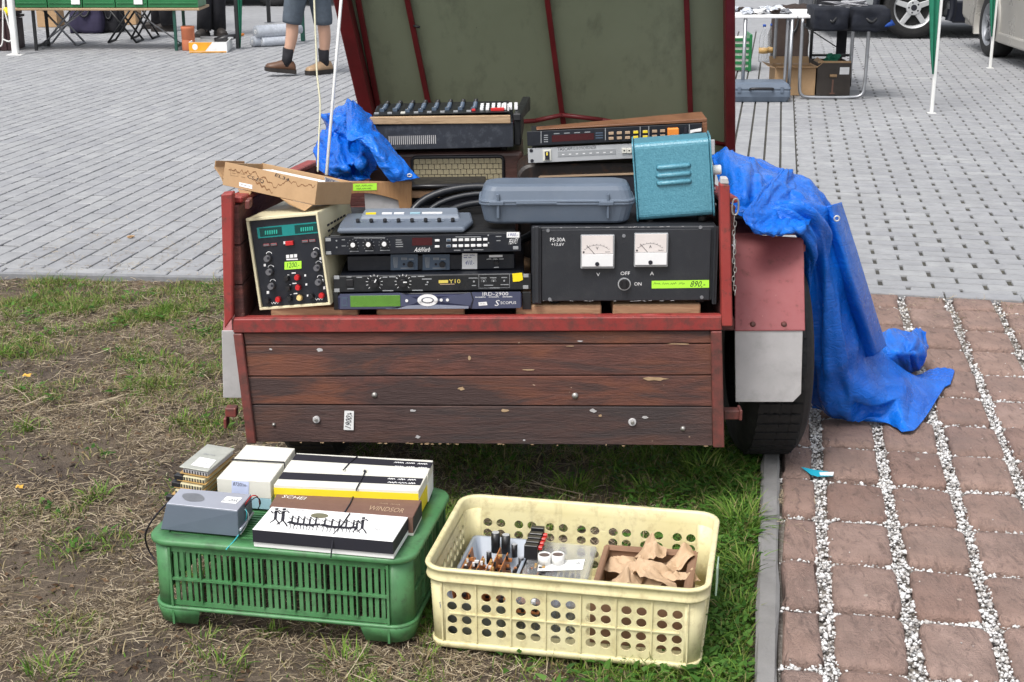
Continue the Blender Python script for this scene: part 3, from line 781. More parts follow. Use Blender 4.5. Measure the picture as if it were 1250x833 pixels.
for k in range(26):
    t = rng.random(); a = gp(312+558*t, 541+5*t-rng.uniform(.2, 1.2)); n = 7; rr = rng.uniform(.002, .009)
    mb.add([(a[0]+rr*math.cos(6.28*i/n)*rng.uniform(.6, 1.2), .0021, a[1]+.0016*math.sin(6.28*i/n)*rng.uniform(.6, 1.2)) for i in range(n)], [tuple(range(n))])
tag(mb.build('edge_chip', 'pine', gate, tg.M), kind='stuff')
# price sticker, turned sideways
mb = MB(); q = [gp(420.5, 501.5), gp(432, 502), gp(431.5, 525.5), gp(419.5, 525)]
mb.add([(u, .0005, v) for u, v in q], [(0, 1, 2, 3)], 0)
put_text(mb, tg, '1900,-', (416, 509), (436, 517), .0008, 1, .3, math.pi/2-.1)
scrib(mb, tg, (424, 504), (430, 507), .0008, 1, 3, .0005)
mb.build('price_sticker', ['paper', 'ink'], gate, tg.M)
# lip plate with hinge pin
la, lb_ = U(285, 390.5, Y=TY-.002), U(881, 387.5, Y=TY-.002); V_ = lambda y, z: Vector((0, y, z))
mb = MB(); mb.hexa([la+V_(0, .0015), lb_+V_(0, .0015), lb_+V_(.024, -.006), la+V_(.024, -.006), la+V_(0, .005), lb_+V_(0, .005), lb_+V_(.024, .0025), la+V_(.024, .0025)])
mb.build('bed_lip', 'red_paint', tr, None, .001)
mb = MB(); a = U(777, 385.5, Y=TY+.01); mb.tube([a, a+Vector((.085, 0, .001))], .004, 10); mb.build('hinge', 'red_paint', tr)
# bed, walls
XL, XR, YF, ZB, ZW = -.690, .520, 4.86, .512, .868
mb = MB(); mb.box(XL-.01, XR+.035, TY+.06, YF+.02, ZB-.03, ZB); mb.build('bed', 'plank_side', tr)
mb = MB()
for y in (3.7, 4.3): mb.box(XL+.05, XR-.05, y, y+.06, ZB-.09, ZB-.032)
for x in (XL+.06, XR-.12): mb.box(x, x+.06, TY+.08, YF+.3, ZB-.12, ZB-.092)
mb.box(-.02, .04, 4.0, 6.2, ZB-.20, ZB-.14)
mb.build('chassis', 'rubber', tr, None, .003)
def wall(name, x, sgn):
    w0 = None
    for i in range(3):
        h0 = .0995; k0 = .045; zz = [ZB+.002+i*h0, ZB+.002+i*h0+h0-.003, ZB+.002+i*k0, ZB+.002+i*k0+k0-.002]; ya = TY+.012; mb = MB()
        mb.hexa([(x-.012, ya, zz[0]), (x+.012, ya, zz[0]), (x+.012, YF, zz[2]), (x-.012, YF, zz[2]), (x-.012, ya, zz[1]), (x+.012, ya, zz[1]), (x+.012, YF, zz[3]), (x-.012, YF, zz[3])])
        if i == 0: w0 = mb.build(name, 'plank_side', tr, None, .002)
        else: mb.build('plank', 'plank_side', w0, None, .002)
    mb = MB(); zt = ZB+.300; zf = ZB+.137; mb.hexa([(x-.02, TY+.03, zt), (x+.02, TY+.03, zt), (x+.02, YF, zf), (x-.02, YF, zf), (x-.02, TY+.03, zt+.015), (x+.02, TY+.03, zt+.015), (x+.02, YF, zf+.015), (x-.02, YF, zf+.015)]); mb.build('top_rail', 'red_paint', w0, None, .003)
    for y in (3.85, 4.3): mb = MB(); mb.box(x+sgn*.0125, x+sgn*.035, y, y+.04, ZB, ZB+.20); mb.build('stake', 'red_paint', w0, None, .003)
    return w0
wl = wall('side_wall', XL+.02, -1); wr = wall('side_wall', XR+.005, 1)
mb = MB(); mb.box(XL+.033, XR-.008, YF-.02, YF, ZB+.001, ZB+.13); mb.build('front_wall', 'plank_side', tr)
# rear corner posts
mb = MB(); q = [(269.5, 237.5), (284, 236), (284, 388), (274, 402)]; f0 = Fr(U(274, 402, Y=TY-.01), (1, 0, 0), (0, 0, 1))
mb.prism([f0.px(*p) for p in q], 0, .035); mb.build('corner_post', 'red_paint', tr, f0.M, .003)
mb = MB(); q = [(879, 225), (891, 226), (894.5, 399), (881.5, 399)]
mb.prism([f0.px(*p) for p in q], .0, .035); pr = mb.build('corner_post', 'red_paint', tr, f0.M, .003)
mb = MB(); q = [(881, 218), (889, 218), (890.5, 225.5), (880, 225.5)]; mb.prism([f0.px(*p) for p in q], .004, .031); mb.build('post_cap', 'mudflap', pr, f0.M, .002)
mb = MB(); q = [(297, 247.5), (303, 247), (303, 258), (297, 258)]; mb.prism([f0.px(*p) for p in q], .02, .06); mb.build('latch', 'red_worn', tr, f0.M, .002)
# wheels, fenders, flaps
def wheel(x0, x1, yc):
    r = .285; c = (x0, yc, r-.004); wd = x1-x0
    mb = MB(); prof = [(.175, .0), (.20, -.004), (.25, .0), (.272, .012), (.281, .026)]
    grooves = []
    n = 5
    for k in range(n):
        a = .026+(wd-.052)*k/n; b = .026+(wd-.052)*(k+1)/n
        grooves += [(.285, a+.004), (.285, b-.006), (.277, b-.0045), (.277, b)] if k < n-1 else [(.285, a+.004), (.285, b)]
    prof += grooves+[(.281, wd-.026), (.272, wd-.012), (.25, wd), (.20, wd+.004), (.175, wd)]
    mb.lathe(c, (1, 0, 0), prof, 40, 0, True, False)
    w0 = mb.build('wheel', 'rubber', tr)
    mb = MB()
    for k in range(52):         # tread blocks
        a = 2*math.pi*k/52
        for j in range(4):
            xx = x0+.03+(wd-.06)*(j+.5)/4; cc = Vector((xx, yc+math.cos(a)*.2855, c[2]+math.sin(a)*.2855))
            tv = Vector((0, -math.sin(a), math.cos(a))); rv = Vector((0, math.cos(a), math.sin(a))); xv = Vector((1, 0, 0)); q = tv+xv*(.12 if j % 2 else -.12); q.normalize()
            hx, ht = .0150, .0135
            P8 = [cc+xv*sx*hx+q*sy*ht+rv*sz for sz in (-.004, .003) for sx, sy in ((-1, -1), (1, -1), (1, 1), (-1, 1))]
            mb.hexa(P8)
    tag(mb.build('tread', 'rubber', w0), kind='stuff')
    mb = MB(); mb.lathe((x0+.03, yc, c[2]), (1, 0, 0), [(.178, 0), (.178, wd-.06), (.15, wd-.07), (.06, wd-.06), (.001, wd-.05)], 28); mb.build('rim', 'silver_paint', w0)
wheel(.628, .806, 3.94); wheel(-.64, -.46, 3.94)
fp = [(897, 285), (981, 290), (983, 403.5), (897, 404)]
fb = U(897, 404, Y=3.60); ft = U(897, 285, Y=3.78); fd = Fr(fb, U(983, 404, Y=3.60)-fb, ft-fb)
mb = MB(); P = [fd.px(*p) for p in fp]; mb.prism(P, 0, .004)
tw = fd.w(*((P[0][0]), 0, P[0][1])); 
u0, u1, vt = P[0][0], P[1][0], P[0][1]
fen = mb.build('fender', 'fender_paint', tr, fd.M, .002)
mb = MB(); z1 = fd.w(0, 0, vt).z
a, b, = fd.w(u0, 0, vt), fd.w(u1, 0, vt)
top = [(a.y, a.z), (a.y+.10, a.z+.018), (a.y+.42, a.z+.018), (a.y+.56, a.z-.10)]
mb.loft([[(a.x, y, z), (b.x+.005, y, z), (b.x+.005, y, z-.005), (a.x, y, z-.005)] for y, z in top]); mb.build('fender_top', 'fender_paint', fen, None, .001)
mb = MB(); mb.loft([[(b.x+.004, y, z), (b.x+.008, y, z), (b.x+.008, y, z-.05), (b.x+.004, y, z-.05)] for y, z in top]); mb.build('fender_skirt', 'fender_paint', fen)
for px in (919, 957):
    mb = MB(); u, v = fd.px(px, 396); mb.lathe((u, 0, v), (0, -1, 0), [(.008, 0), (.007, .003), (.003, .005), (.0003, .0055)], 12); mb.build('bolt', 'red_worn', fen, fd.M)
ff = Fr(U(898, 490, Y=3.605), (1, 0, 0), (0, 0, 1)); mb = MB(); mb.prism([ff.px(*p) for p in ((897, 402), (980, 402), (978, 481), (968, 491), (898, 491))], .0, .005)
mb.build('mudflap', 'mudflap', tr, ff.M, .001)
ff2 = Fr(U(271, 486, Y=3.605), (1, 0, 0), (0, 0, 1)); mb = MB(); mb.prism([ff2.px(*p) for p in ((270.5, 404), (340, 404), (340, 486), (272.5, 486))], .0, .005)
mb.build('mudflap', 'mudflap', tr, ff2.M, .001)
mb = MB(); fl = U(272, 404, Y=3.61); mb.loft([[(-.87, y, z), (fl.x+.12, y, z), (fl.x+.12, y, z-.005), (-.87, y, z-.005)] for y, z in ((3.61, fl.z), (3.76, fl.z+.17), (4.2, fl.z+.18), (4.35, fl.z+.05))])
mb.v = [(max(p[0], fl.x), p[1], p[2]) for p in mb.v]; mb.build('fender', 'fender_paint', tr)
# little hooks below the posts
for pts in (((884, 501), (899, 502), (904, 500)), ((288, 498), (277, 497), (275, 510))):
    f1 = Fr(U(pts[0][0], pts[0][1]+14, Y=3.50), (1, 0, 0), (0, 0, 1)); mb = MB(); s_ = 1
    a = [f1.px(*p) for p in pts]
    mb.box(min(p[0] for p in a), max(p[0] for p in a), 0, .03, a[0][1]-.026, a[0][1]-.002); 
    e = a[-1]; mb.box(e[0]-.004, e[0]+.004, -.008, .034, e[1]-.028, e[1]+.000); mb.build('hook', 'red_worn', tr, f1.M, .002)
# tension chain on the right post: separate links
cpts = [(899, 248+7.2*i+ (1.5 if i > 7 else 0)) for i in range(16)]
mb = MB(); q = U(897, 251, Y=TY-.02); e = [(q.x+dx, q.y, q.z+dz) for dx, dz in ((-.006, .016), (.009, .017), (.009, -.022), (-.006, -.024))]
mb.tube(chaikin(e, 2, True), .0022, 6, closed=True); mb.build('chain_hook', 'zinc', tr)
for i in range(17):
    q = U(896.3+1.0*math.sin(i*1.3), 268+5.6*i, Y=TY-.006); mb = MB(); ax = (1, 0) if i % 2 else (0, 1)
    pts = [(q.x+ax[0]*.0032*c, q.y+ax[1]*.0032*c, q.z+s__) for c, s__ in ((1, .007), (-1, .007), (-1, -.007), (1, -.007))]
    mb.tube(chaikin(pts, 2, True), .0011, 5, closed=True); mb.build('chain_link', 'zinc', tr)
# ---- raised lid
LA = R(26); lt = Vector((0, -math.sin(LA), math.cos(LA))); lf = Fr((0, 4.82, .797), (1, 0, 0), lt)
lup = Vector((-.05, 1)).normalized()
def lp(px, py): return lf.px(px, py)
def up_(p, k): return (p[0]+lup.x*k, p[1]+lup.y*k)
Lc = [lp(441, 139), lp(893, 178)]
ltop = 1.0
def ext(p0, p1, v):      # extend the line through two pixels to lid height v
    a, b = lp(*p0), lp(*p1); t = (v-a[1])/(b[1]-a[1]); return (a[0]+(b[0]-a[0])*t, v)
lid = None
VB, VT = -.16, ltop
ribs = [((463, 138), (437, 0)), ((523, 127), (497, 0)), ((686, 138), (668, 0)), ((843, 140), (838, 0))]
eL = ((452, 140), (420, 0)); eR = ((890, 178), (889, 0))
mb = MB(); edges = [eL]+ribs+[eR]
for i in range(5):
    p = [ext(*edges[i], VB), ext(*edges[i+1], VB), ext(*edges[i+1], VT), ext(*edges[i], VT)]
    g = .002
    mb2 = MB(); mb2.prism([(p[0][0]+g, p[0][1]), (p[1][0]-g, p[1][1]), (p[2][0]-g, p[2][1]), (p[3][0]+g, p[3][1])], .012, .016)
    if lid is None: lid = mb2.build('lid', 'lid_sheet', tr, lf.M)
    else: mb2.build('lid_panel', 'lid_sheet', lid, lf.M)
for e0 in ribs:
    mb = MB(); a, b = ext(*e0, VB), ext(*e0, VT); hw = .0085
    mb.hexa([(a[0]-hw, -.006, a[1]), (a[0]+hw, -.006, a[1]), (a[0]+hw, .010, a[1]), (a[0]-hw, .010, a[1]), (b[0]-hw, -.006, b[1]), (b[0]+hw, -.006, b[1]), (b[0]+hw, .010, b[1]), (b[0]-hw, .010, b[1])])
    mb.build('rib', 'rib_red', lid, lf.M, .002)
for e0, dx in ((eL, 1), (eR, 1)):
    mb = MB(); a, b = ext(*e0, VB), ext(*e0, VT); hw = .022 if e0 is eL else .015
    mb.hexa([(a[0]-hw, -.06, a[1]), (a[0]+hw, -.06, a[1]), (a[0]+hw, .02, a[1]), (a[0]-hw, .02, a[1]), (b[0]-hw, -.06, b[1]), (b[0]+hw, -.06, b[1]), (b[0]+hw, .02, b[1]), (b[0]-hw, .02, b[1])])
    mb.build('side_frame', 'rib_red', lid, lf.M, .003)
mb = MB(); a, b = ext(*eL, VT), ext(*eR, VT); mb.box(a[0]-.02, b[0]+.02, -.06, .02, VT+.001, VT+.04); mb.build('end_frame', 'rib_red', lid, lf.M, .003)
for pa, pb in (((654, 145), (686, 138)), ((686, 138), (735, 144)), ((735, 144), (893, 176)), ((560, 152), (654, 145))):
    mb = MB(); a, b = lp(*pa), lp(*pb); mb.tube([(a[0], -.012, a[1]), (b[0], -.012, b[1])], .0075, 8); mb.build('brace', 'rib_red', lid, lf.M)
mb = MB(); u, v = lp(505, 30); mb.tube([(u, -.008, v), (u+.02, -.014, v-.002)], .004, 6); mb.build('lid_hook', 'black_metal', lid, lf.M)
# ---- pallet boards under the goods
for i, (x0, x1, y0, y1) in enumerate(((331, 437, 376, 389), (460, 567, 376.5, 389), (630, 734, 373, 388), (748, 855, 372, 387))):
    f1 = panel((x0, y1), (x1, y1-.5), 3.462); w_ = f1.px(x1, y1)[0]; h_ = f1.px(x0, y0)[1]
    mb = MB(); mb.box(0, w_, 0, .62, 0, h_)
    o = mb.build('pallet_board', 'pallet_wood', None, f1.M, .003)
    tag(o, ['short pale pallet board under the cream power supply', 'short reddish pallet board under the satellite receiver', 'short pale pallet board under the left end of the black two-meter power supply', 'short pale pallet board at the right post under the black two-meter power supply'][i], 'board', 'boards lying on the trailer bed')
# ---- prop pole and cord
pb, pm = U(398.5, 214, Y=3.72), U(416.5, 0, Y=3.98); d = pm-pb; pt = pb+d*2.6
mb = MB(); mb.tube([pb, pt], .0042, 10); pole = mb.build('prop_pole', 'white_plastic'); tag(pole, 'thin white pole rising from the trailer behind the open cardboard tray', 'pole')
pts = [U(x, y, Y=3.74+.0012*(210-y)) for x, y in ((388, 210), (389, 170), (391.5, 130), (389, 108), (386.5, 88), (386, 60), (385, 40), (383.5, 0), (382, -60), (380, -140))]
mb = MB(); mb.tube(chaikin(pts, 2), .0026, 6); tag(mb.build('hanging_cord', 'cord'), 'thin yellowish cord hanging loosely beside the white pole', 'cord')
# ================================================================== TARPAULINS
def cr(p0, p1, p2, p3, t):
    return .5*((2*p1)+(p2-p0)*t+(2*p0-5*p1+4*p2-p3)*t*t+(3*p1-p0-3*p2+p3)*t**3)
def surf(grid, k):
    g = np.array([[tuple(p) for p in r] for r in grid], float)
    def up(a):
        n = a.shape[0]; out = []
        for i in range(n-1):
            p0, p1, p2, p3 = a[max(i-1, 0)], a[i], a[i+1], a[min(i+2, n-1)]
            for j in range(k): out.append(cr(p0, p1, p2, p3, j/k))
        out.append(a[-1]); return np.array(out)
    g = up(g); g = np.swapaxes(up(np.swapaxes(g, 0, 1)), 0, 1); return g
def cloth(name, grid, m, parent=None, k=10, amp=.010, seed=0, th=.0025, fq=1.0, edge=False):
    g = surf(grid, k); r, c, _ = g.shape
    du = np.gradient(g, axis=0); dv = np.gradient(g, axis=1); nn = np.cross(du, dv); nn /= np.linalg.norm(nn, axis=2, keepdims=True)+1e-9
    rd = random.Random(seed*7+1); SR, SC = (r-1)/k, (c-1)/k
    S, T = np.meshgrid(np.arange(r)/k, np.arange(c)/k, indexing='ij'); D = np.zeros((r, c))
    for q in range(int(11*SR*SC*fq/2.0)+6):          # straight sharp creases, mostly along the drape
        s0, t0 = rd.uniform(0, SR), rd.uniform(0, SC); an = rd.gauss(0, .55) if rd.random() < .72 else rd.uniform(-1.6, 1.6)
        ln = rd.uniform(.35, 1.5)/fq; wd = rd.uniform(.10, .42)/fq; a0 = rd.choice((1, 1, -1))*amp*rd.uniform(.25, 1)*min(1, wd*fq*2.6)
        ds, dt = S-s0, T-t0; al = ds*math.cos(an)+dt*math.sin(an)*1.0; ac = -ds*math.sin(an)+dt*math.cos(an)
        skew = rd.uniform(.5, 1.6); w1 = wd*skew; w2 = wd/skew
        D += a0*np.maximum(0, 1-np.where(ac > 0, ac/w1, -ac/w2))*np.maximum(0, 1-np.abs(al)/ln)
    if edge: D *= (1-.9*(T/SC)**5)
    D -= D.mean()
    g = g+nn*D[..., None]
    g[..., 2] = np.maximum(g[..., 2], .012+.004*np.abs(np.sin(S*7+T*5)))
    vs = [tuple(p) for p in g.reshape(-1, 3)]; n = len(vs)
    fs = [(i*c+j, i*c+j+1, (i+1)*c+j+1, (i+1)*c+j) for i in range(r-1) for j in range(c-1)]
    mb = MB(); mb.add(vs, fs, 0, True); o = mb.build(name, m, parent)
    md = o.modifiers.new('thickness', 'SOLIDIFY'); md.thickness = th; md.offset = 0
    return o
G = lambda rows: [[U(x, y, Y=Yv) if Yv is not None else U(x, y, z=.012) for x, y, Yv in r] for r in rows]
tp = thing('tarpaulin', 'blue tarpaulin spilling over the right trailer wall down to the red paving', 'tarpaulin', U(1060, 505, z=.01))
main = G([
 [(868, 186, 4.05), (884, 180, 4.10), (900, 183, 4.22), (918, 187, 4.30), (938, 194, 4.36)],
 [(884, 236, 3.78), (904, 222, 3.84), (925, 212, 3.98), (945, 205, 4.12), (958, 207, 4.24)],
 [(897, 258, 3.72), (925, 258, 3.76), (950, 240, 3.84), (978, 226, 3.98), (995, 228, 4.14)],
 [(968, 282, 3.76), (983, 277, 3.78), (1000, 262, 3.82), (1008, 253, 3.94), (1019, 249, 4.06)],
 [(983, 340, 3.88), (996, 335, 3.88), (1016, 322, 3.88), (1028, 310, 3.97), (1036, 299, 4.12)],
 [(985, 420, 4.02), (1004, 420, 3.96), (1030, 408, 3.92), (1047, 388, 4.03), (1058, 364, 4.20)],
 [(986, 478, 4.15), (1012, 484, 4.08), (1046, 478, 4.03), (1070, 452, 4.12), (1076, 420, 4.32)],
 [(990, 496, 4.22), (1022, 504, 4.15), (1066, 500, 4.10), (1104, 478, 4.18), (1118, 455, 4.40)],
 [(992, 499, None), (1026, 505, None), (1078, 519, None), (1118, 525, None), (1163, 462, None)]])
cloth('main_sheet', main, 'tarp', tp, 18, .030, 1, fq=.8, edge=True)
hem = G([[(990, 256, 4.02), (1008, 252, 3.90), (1018, 249.5, 3.91), (1027, 247, 3.99)], [(1000, 294, 4.03), (1020, 290, 3.90), (1030, 289, 3.92), (1040, 288, 4.02)], [(1012, 344, 4.06), (1035, 340, 3.93), (1045, 338, 3.96), (1055, 336, 4.06)], [(1030, 396, 4.12), (1052, 392, 4.00), (1062, 390, 4.04), (1071, 388, 4.14)], [(1040, 440, 4.20), (1066, 434, 4.11), (1075, 428, 4.15), (1082, 422, 4.24)]])
hs_ = cloth('hem', hem, 'tarp', tp, 12, .0015, 3)
mb = MB(); q = U(1021.5, 267, Y=3.885); nn = (U(1020, 267, Y=3.885)-O).normalized()
mb.tube([q-nn*.012+Vector((.007*math.cos(a), 0, .007*math.sin(a))) for a in [2*math.pi*i/14 for i in range(14)]], .0025, 6, closed=True); mb.build('eyelet', 'silver_paint', tp)
curl = G([
 [(950, 212, 3.98), (958, 206, 3.99), (966, 207, 4.02), (975, 216, 4.06), (982, 232, 4.05)],
 [(930, 232, 3.80), (942, 226, 3.84), (958, 226, 3.90), (972, 236, 3.93), (985, 248, 3.92)],
 [(917, 248, 3.70), (930, 246, 3.73), (948, 248, 3.78), (968, 254, 3.82), (990, 262, 3.83)],
 [(908, 262, 3.64), (926, 268, 3.68), (945, 268, 3.72), (966, 266, 3.75), (990, 268, 3.77)],
 [(912, 274, 3.62), (928, 281, 3.63), (945, 284, 3.65), (964, 282, 3.68), (984, 276, 3.72)],
 [(917, 281, 3.64), (930, 286.5, 3.645), (946, 288, 3.66), (962, 286, 3.69), (980, 281, 3.73)]])
cloth('rolled_flap', curl, 'tarp', tp, 14, .010, 5)
fold = G([
 [(1070, 408, 4.55), (1085, 402, 4.62), (1103, 401, 4.66), (1118, 402, 4.66), (1130, 405, 4.64)],
 [(1072, 425, 4.45), (1088, 418, 4.46), (1106, 416, 4.48), (1122, 412, 4.56), (1133, 420, 4.62)],
 [(1075, 440, 4.38), (1092, 434, 4.36), (1110, 432, 4.38), (1124, 430, 4.46), (1133, 432, 4.58)],
 [(1082, 456, None), (1098, 456, None), (1112, 456, None), (1120, 452, None), (1126, 448, None)]])
cloth('ground_fold', fold, 'tarp', tp, 12, .016, 7)
f2 = G([[(1118, 458, 4.50), (1135, 455.5, 4.58), (1150, 456, 4.60), (1162, 457, 4.58)], [(1120, 464, 4.46), (1136, 462, 4.50), (1151, 463, 4.53), (1164, 463, 4.56)], [(1122, 474, None), (1140, 474, None), (1152, 473, None), (1160, 471, None)]])
cloth('ground_fold', f2, 'tarp', tp, 10, .008, 9)
# left, bunched on the wall
tl = thing('tarpaulin', 'bunched blue tarpaulin hanging over the left trailer wall behind the cardboard tray', 'tarpaulin', U(430, 220, Y=3.9))
bun = G([
 [(384, 196, 4.02), (387, 172, 4.05), (395, 155, 4.08), (404, 140, 4.12), (414, 130, 4.16), (430, 126, 4.18)],
 [(387, 206, 3.90), (394, 184, 3.94), (404, 160, 3.99), (412, 142, 4.01), (422, 132, 4.02), (436, 130, 4.05)],
 [(400, 214, 3.84), (408, 192, 3.84), (416, 168, 3.97), (422, 146, 3.95), (430, 136, 3.96), (442, 140, 3.99)],
 [(410, 218, 3.81), (420, 204, 3.76), (426, 186, 3.84), (432, 168, 3.98), (440, 152, 3.93), (450, 152, 3.96)],
 [(424, 221, 3.80), (434, 208, 3.82), (440, 198, 3.74), (446, 184, 3.88), (452, 172, 3.94), (460, 168, 3.93)],
 [(442, 223, 3.80), (450, 216, 3.76), (456, 208, 3.83), (462, 200, 3.86), (466, 192, 3.88), (470, 190, 3.88)]])
cloth('bunched_sheet', bun, 'tarp', tl, 14, .022, 15, fq=1.3)
pn = G([
 [(423, 125.5, 4.02), (429, 124.5, 4.03), (435, 126, 4.04), (441, 131, 4.06)],
 [(423, 148, 3.82), (433, 142, 3.83), (446, 141, 3.90), (455, 146, 3.96)],
 [(424, 170, 3.71), (437, 163, 3.72), (450, 158, 3.79), (460, 158, 3.87)],
 [(440, 171, 3.69), (450, 170, 3.69), (462, 168, 3.75), (471, 169, 3.83)],
 [(453, 184, 3.67), (462, 183, 3.66), (475, 181, 3.74), (484, 187, 3.79)],
 [(461, 200, 3.66), (471, 199, 3.65), (485, 198, 3.69), (495, 200, 3.73)],
 [(470, 213, 3.665), (480, 212, 3.65), (493, 210, 3.67), (505, 211, 3.70)],
 [(481, 221.5, 3.67), (490, 221, 3.66), (502, 219, 3.67), (512, 217.5, 3.69)]])
cloth('folded_panel', pn, 'tarp', tl, 12, .006, 21, fq=1)
mb = MB(); q = U(500, 214, Y=3.675); mb.tube([q+Vector((.006*math.cos(a), -.004, .0035*math.sin(a))) for a in [2*math.pi*i/12 for i in range(12)]], .0018, 6, closed=True); mb.build('eyelet', 'silver_paint', tl)
# ================================================================== GOODS ON THE TRAILER
def rack_holes(mb, fr, pts, mi, rx=5.2, ry=2.6):
    for x, y in pts:
        pbox(mb, fr, x-rx, y-ry, x+rx, y+ry, .0002, .0012, mi)
def knob(root, fr, px, py, rpx, d, m1, m2=None, ptr=None, n=18, name='knob'):
    mb = MB(); pcyl(mb, fr, px, py, rpx, .0008, d*.35, 0, n); pcyl(mb, fr, px, py, rpx*.78, d*.35, d, 0, n, rpx*.66)
    ms = [m1]
    if m2:
        ms.append(m2); a = ptr if ptr is not None else R(60); s_ = fr.sc(px, py); u, v = fr.px(px, py, -d)
        mb.ribbon([(u+math.cos(a)*rpx*s_*.1, v+math.sin(a)*rpx*s_*.1), (u+math.cos(a)*rpx*s_*.62, v+math.sin(a)*rpx*s_*.62)], rpx*s_*.22, -d-.0004, 1)
    return mb.build(name, ms, root, fr.M)
# ---------------------------------------------------------------- black power supply with two meters
f = panel((649, 371), (877, 369.5), 3.455, 3.455, R(1)); A = f.px(649, 371); B = f.px(876, 272)
W, Hh = B[0], f.px(649, 278)[1]
t = thing('power_supply', 'wide black bench power supply with two square white meters', 'power supply', f.M)
mb = MB(); mb.box(0, W, .004, .30, .004, Hh); mb.build('case', 'hammered_grey', t, f.M, .003)
mb = MB(); pbox(mb, f, 661, 279, 868, 367, -.003, .003); mb.build('front_panel', 'hammered_grey', t, f.M, .001)
for x0, x1 in ((650, 660.5), (868.5, 876.5)):
    mb = MB(); pbox(mb, f, x0, 276, x1, 370, -.003, .009); pbox(mb, f, x0+2.5, 276, x1-2.5, 370, .0092, .014); mb.build('edge_strip', 'hammered_grey', t, f.M, .002)
for (x0, y0, x1, y1, sy) in ((708.5, 286, 750, 327, 'V'), (773.5, 284, 815.5, 325, 'A')):
    mb = MB(); pbox(mb, f, x0, y0, x1, y1, .0033, .016); me = mb.build('meter', 'print_grey', t, f.M, .0015)
    mb = MB(); pbox(mb, f, x0+1.6, y0+1.6, x1-1.6, y0+24, .0162, .0172, 0); pbox(mb, f, x0+1.6, y0+24.4, x1-1.6, y1-1.6, .0162, .0195, 1); mb.build('meter_face', ['meter_paper', 'print_white'], me, f.M, .0004)
    mb = MB(); a, b = f.px(x0+17, y0+24, -.0175), f.px(x0+8, y0+14, -.0175); mb.ribbon([a, b], .0012, -.0178)
    cx, cy = f.px(x0+20, y0+25, -.0175); rr = .033
    mb.ribbon([(cx+rr*math.cos(R(148-i*8)), cy+rr*.72*math.sin(R(148-i*8))) for i in range(15)], .0006, -.0176)
    for i in range(9): an = R(148-i*14.5); mb.ribbon([(cx+rr*math.cos(an), cy+rr*.72*math.sin(an)), (cx+rr*1.1*math.cos(an), cy+rr*.8*math.sin(an))], .0007, -.0176)
    pcyl(mb, f, x0+20.5, y0+36.5, 2.6, .0196, .021, 0, 14)
    put_text(mb, f, sy, (x0+19, y0+15.5), (x0+22, y0+19), .0177, 0); scrib(mb, f, (x0+30, y0+21), (x0+38, y0+22.6), .0177, 0, 5, .0004, 1)
    mb.build('needle', 'ink', me, f.M)
    mb = MB(); pcyl(mb, f, x0+4, y0+22, 1.2, .0173, .0178, 0, 8); mb.build('scale_mark', 'ink', me, f.M)
mb = MB(); o_ = .0036
put_text(mb, f, 'PS-30A', (671.5, 290.5), (690, 295), o_); put_text(mb, f, '+13,6V', (673, 296.8), (688.5, 300.8), o_)
put_text(mb, f, 'V', (728, 333.2), (732.4, 337.3), o_); put_text(mb, f, 'A', (793.5, 331.8), (798.2, 336.2), o_)
put_text(mb, f, 'OFF', (757.5, 331.8), (769, 336), o_); put_text(mb, f, 'ON', (774.3, 344.8), (783, 348.8), o_)
mb.build('lettering', 'print_white', t, f.M)
mb = MB(); pcyl(mb, f, 762, 346.8, 8.2, .0033, .0062, 1, 24); pcyl(mb, f, 762, 346.8, 6.6, .0063, .012, 0, 20); pbox(mb, f, 759.6, 341, 764.4, 352.6, .0122, .019, 0)
mb.build('rotary_switch', ['black_plastic', 'silver_paint'], t, f.M, .0006)
mb = MB()
for x, y in ((761.5, 288, ), (669, 281.5), (855, 277.6), (671, 365.5), (856.5, 363)): pcyl(mb, f, x, y, 2.2, .0033, .0052, 0, 10)
mb.build('screw', 'dull_steel', t, f.M)
def tagbox(root, fr, x0, y0, x1, y1, off, price=None, pbx=None, scr=(), m='green_tag', ink='ink', seed=3, name='price_tag', slope=0, rot=0):
    mb = MB(); q = [fr.px(x0, y1+0, -off), fr.px(x1, y1-slope, -off), fr.px(x1, y0-slope, -off), fr.px(x0, y0, -off)]
    mb.add([(u, -off, v) for u, v in q]+[(u, -off-.0006, v) for u, v in q], [(0, 1, 2, 3), (4, 5, 6, 7), (0, 1, 5, 4), (1, 2, 6, 5), (2, 3, 7, 6), (3, 0, 4, 7)], 0)
    if price: put_text(mb, fr, price, (pbx[0], pbx[1]), (pbx[2], pbx[3]), off+.0009, 1, .3, rot)
    for i, (a, b, c, d, wn) in enumerate(scr): scrib(mb, fr, (a, b), (c, d), off+.0009, 1, seed+i, .0007, wn)
    return mb.build(name, [m, ink], root, fr.M, keepn=True)
tagbox(t, f, 795.5, 343, 865.5, 352.3, .0034, '890,-', (843, 343.3, 861, 351.5), ((798, 344.5, 839, 348, 4),), seed=12, slope=1.0)
mb = MB()
for x, y in ((678, 372.3), (856, 370.5)): u, v = f.px(x, y); mb.cyl((u, .03, -.004), (0, 0, 1), .012, .010, 12); mb.cyl((u, .26, -.004), (0, 0, 1), .012, .010, 12)
mb.build('foot', 'rubber', t, f.M)
mb = MB()
for k in range(34):
    x = 662+205*rng.random(); y = 278.4-(x-661)*.012 if k % 2 else 367.4-(x-661)*.003; u, v = f.px(x, y+rng.uniform(-.5, .5)); wq = rng.uniform(.001, .007)
    mb.add([(u-wq, -.0034, v-.0005), (u+wq, -.0034, v-.0003), (u+wq*.7, -.0034, v+.0006), (u-wq*.6, -.0034, v+.0004)], [(0, 1, 2, 3)])
tag(mb.build('worn_edge', 'mudflap', t, f.M), kind='stuff')
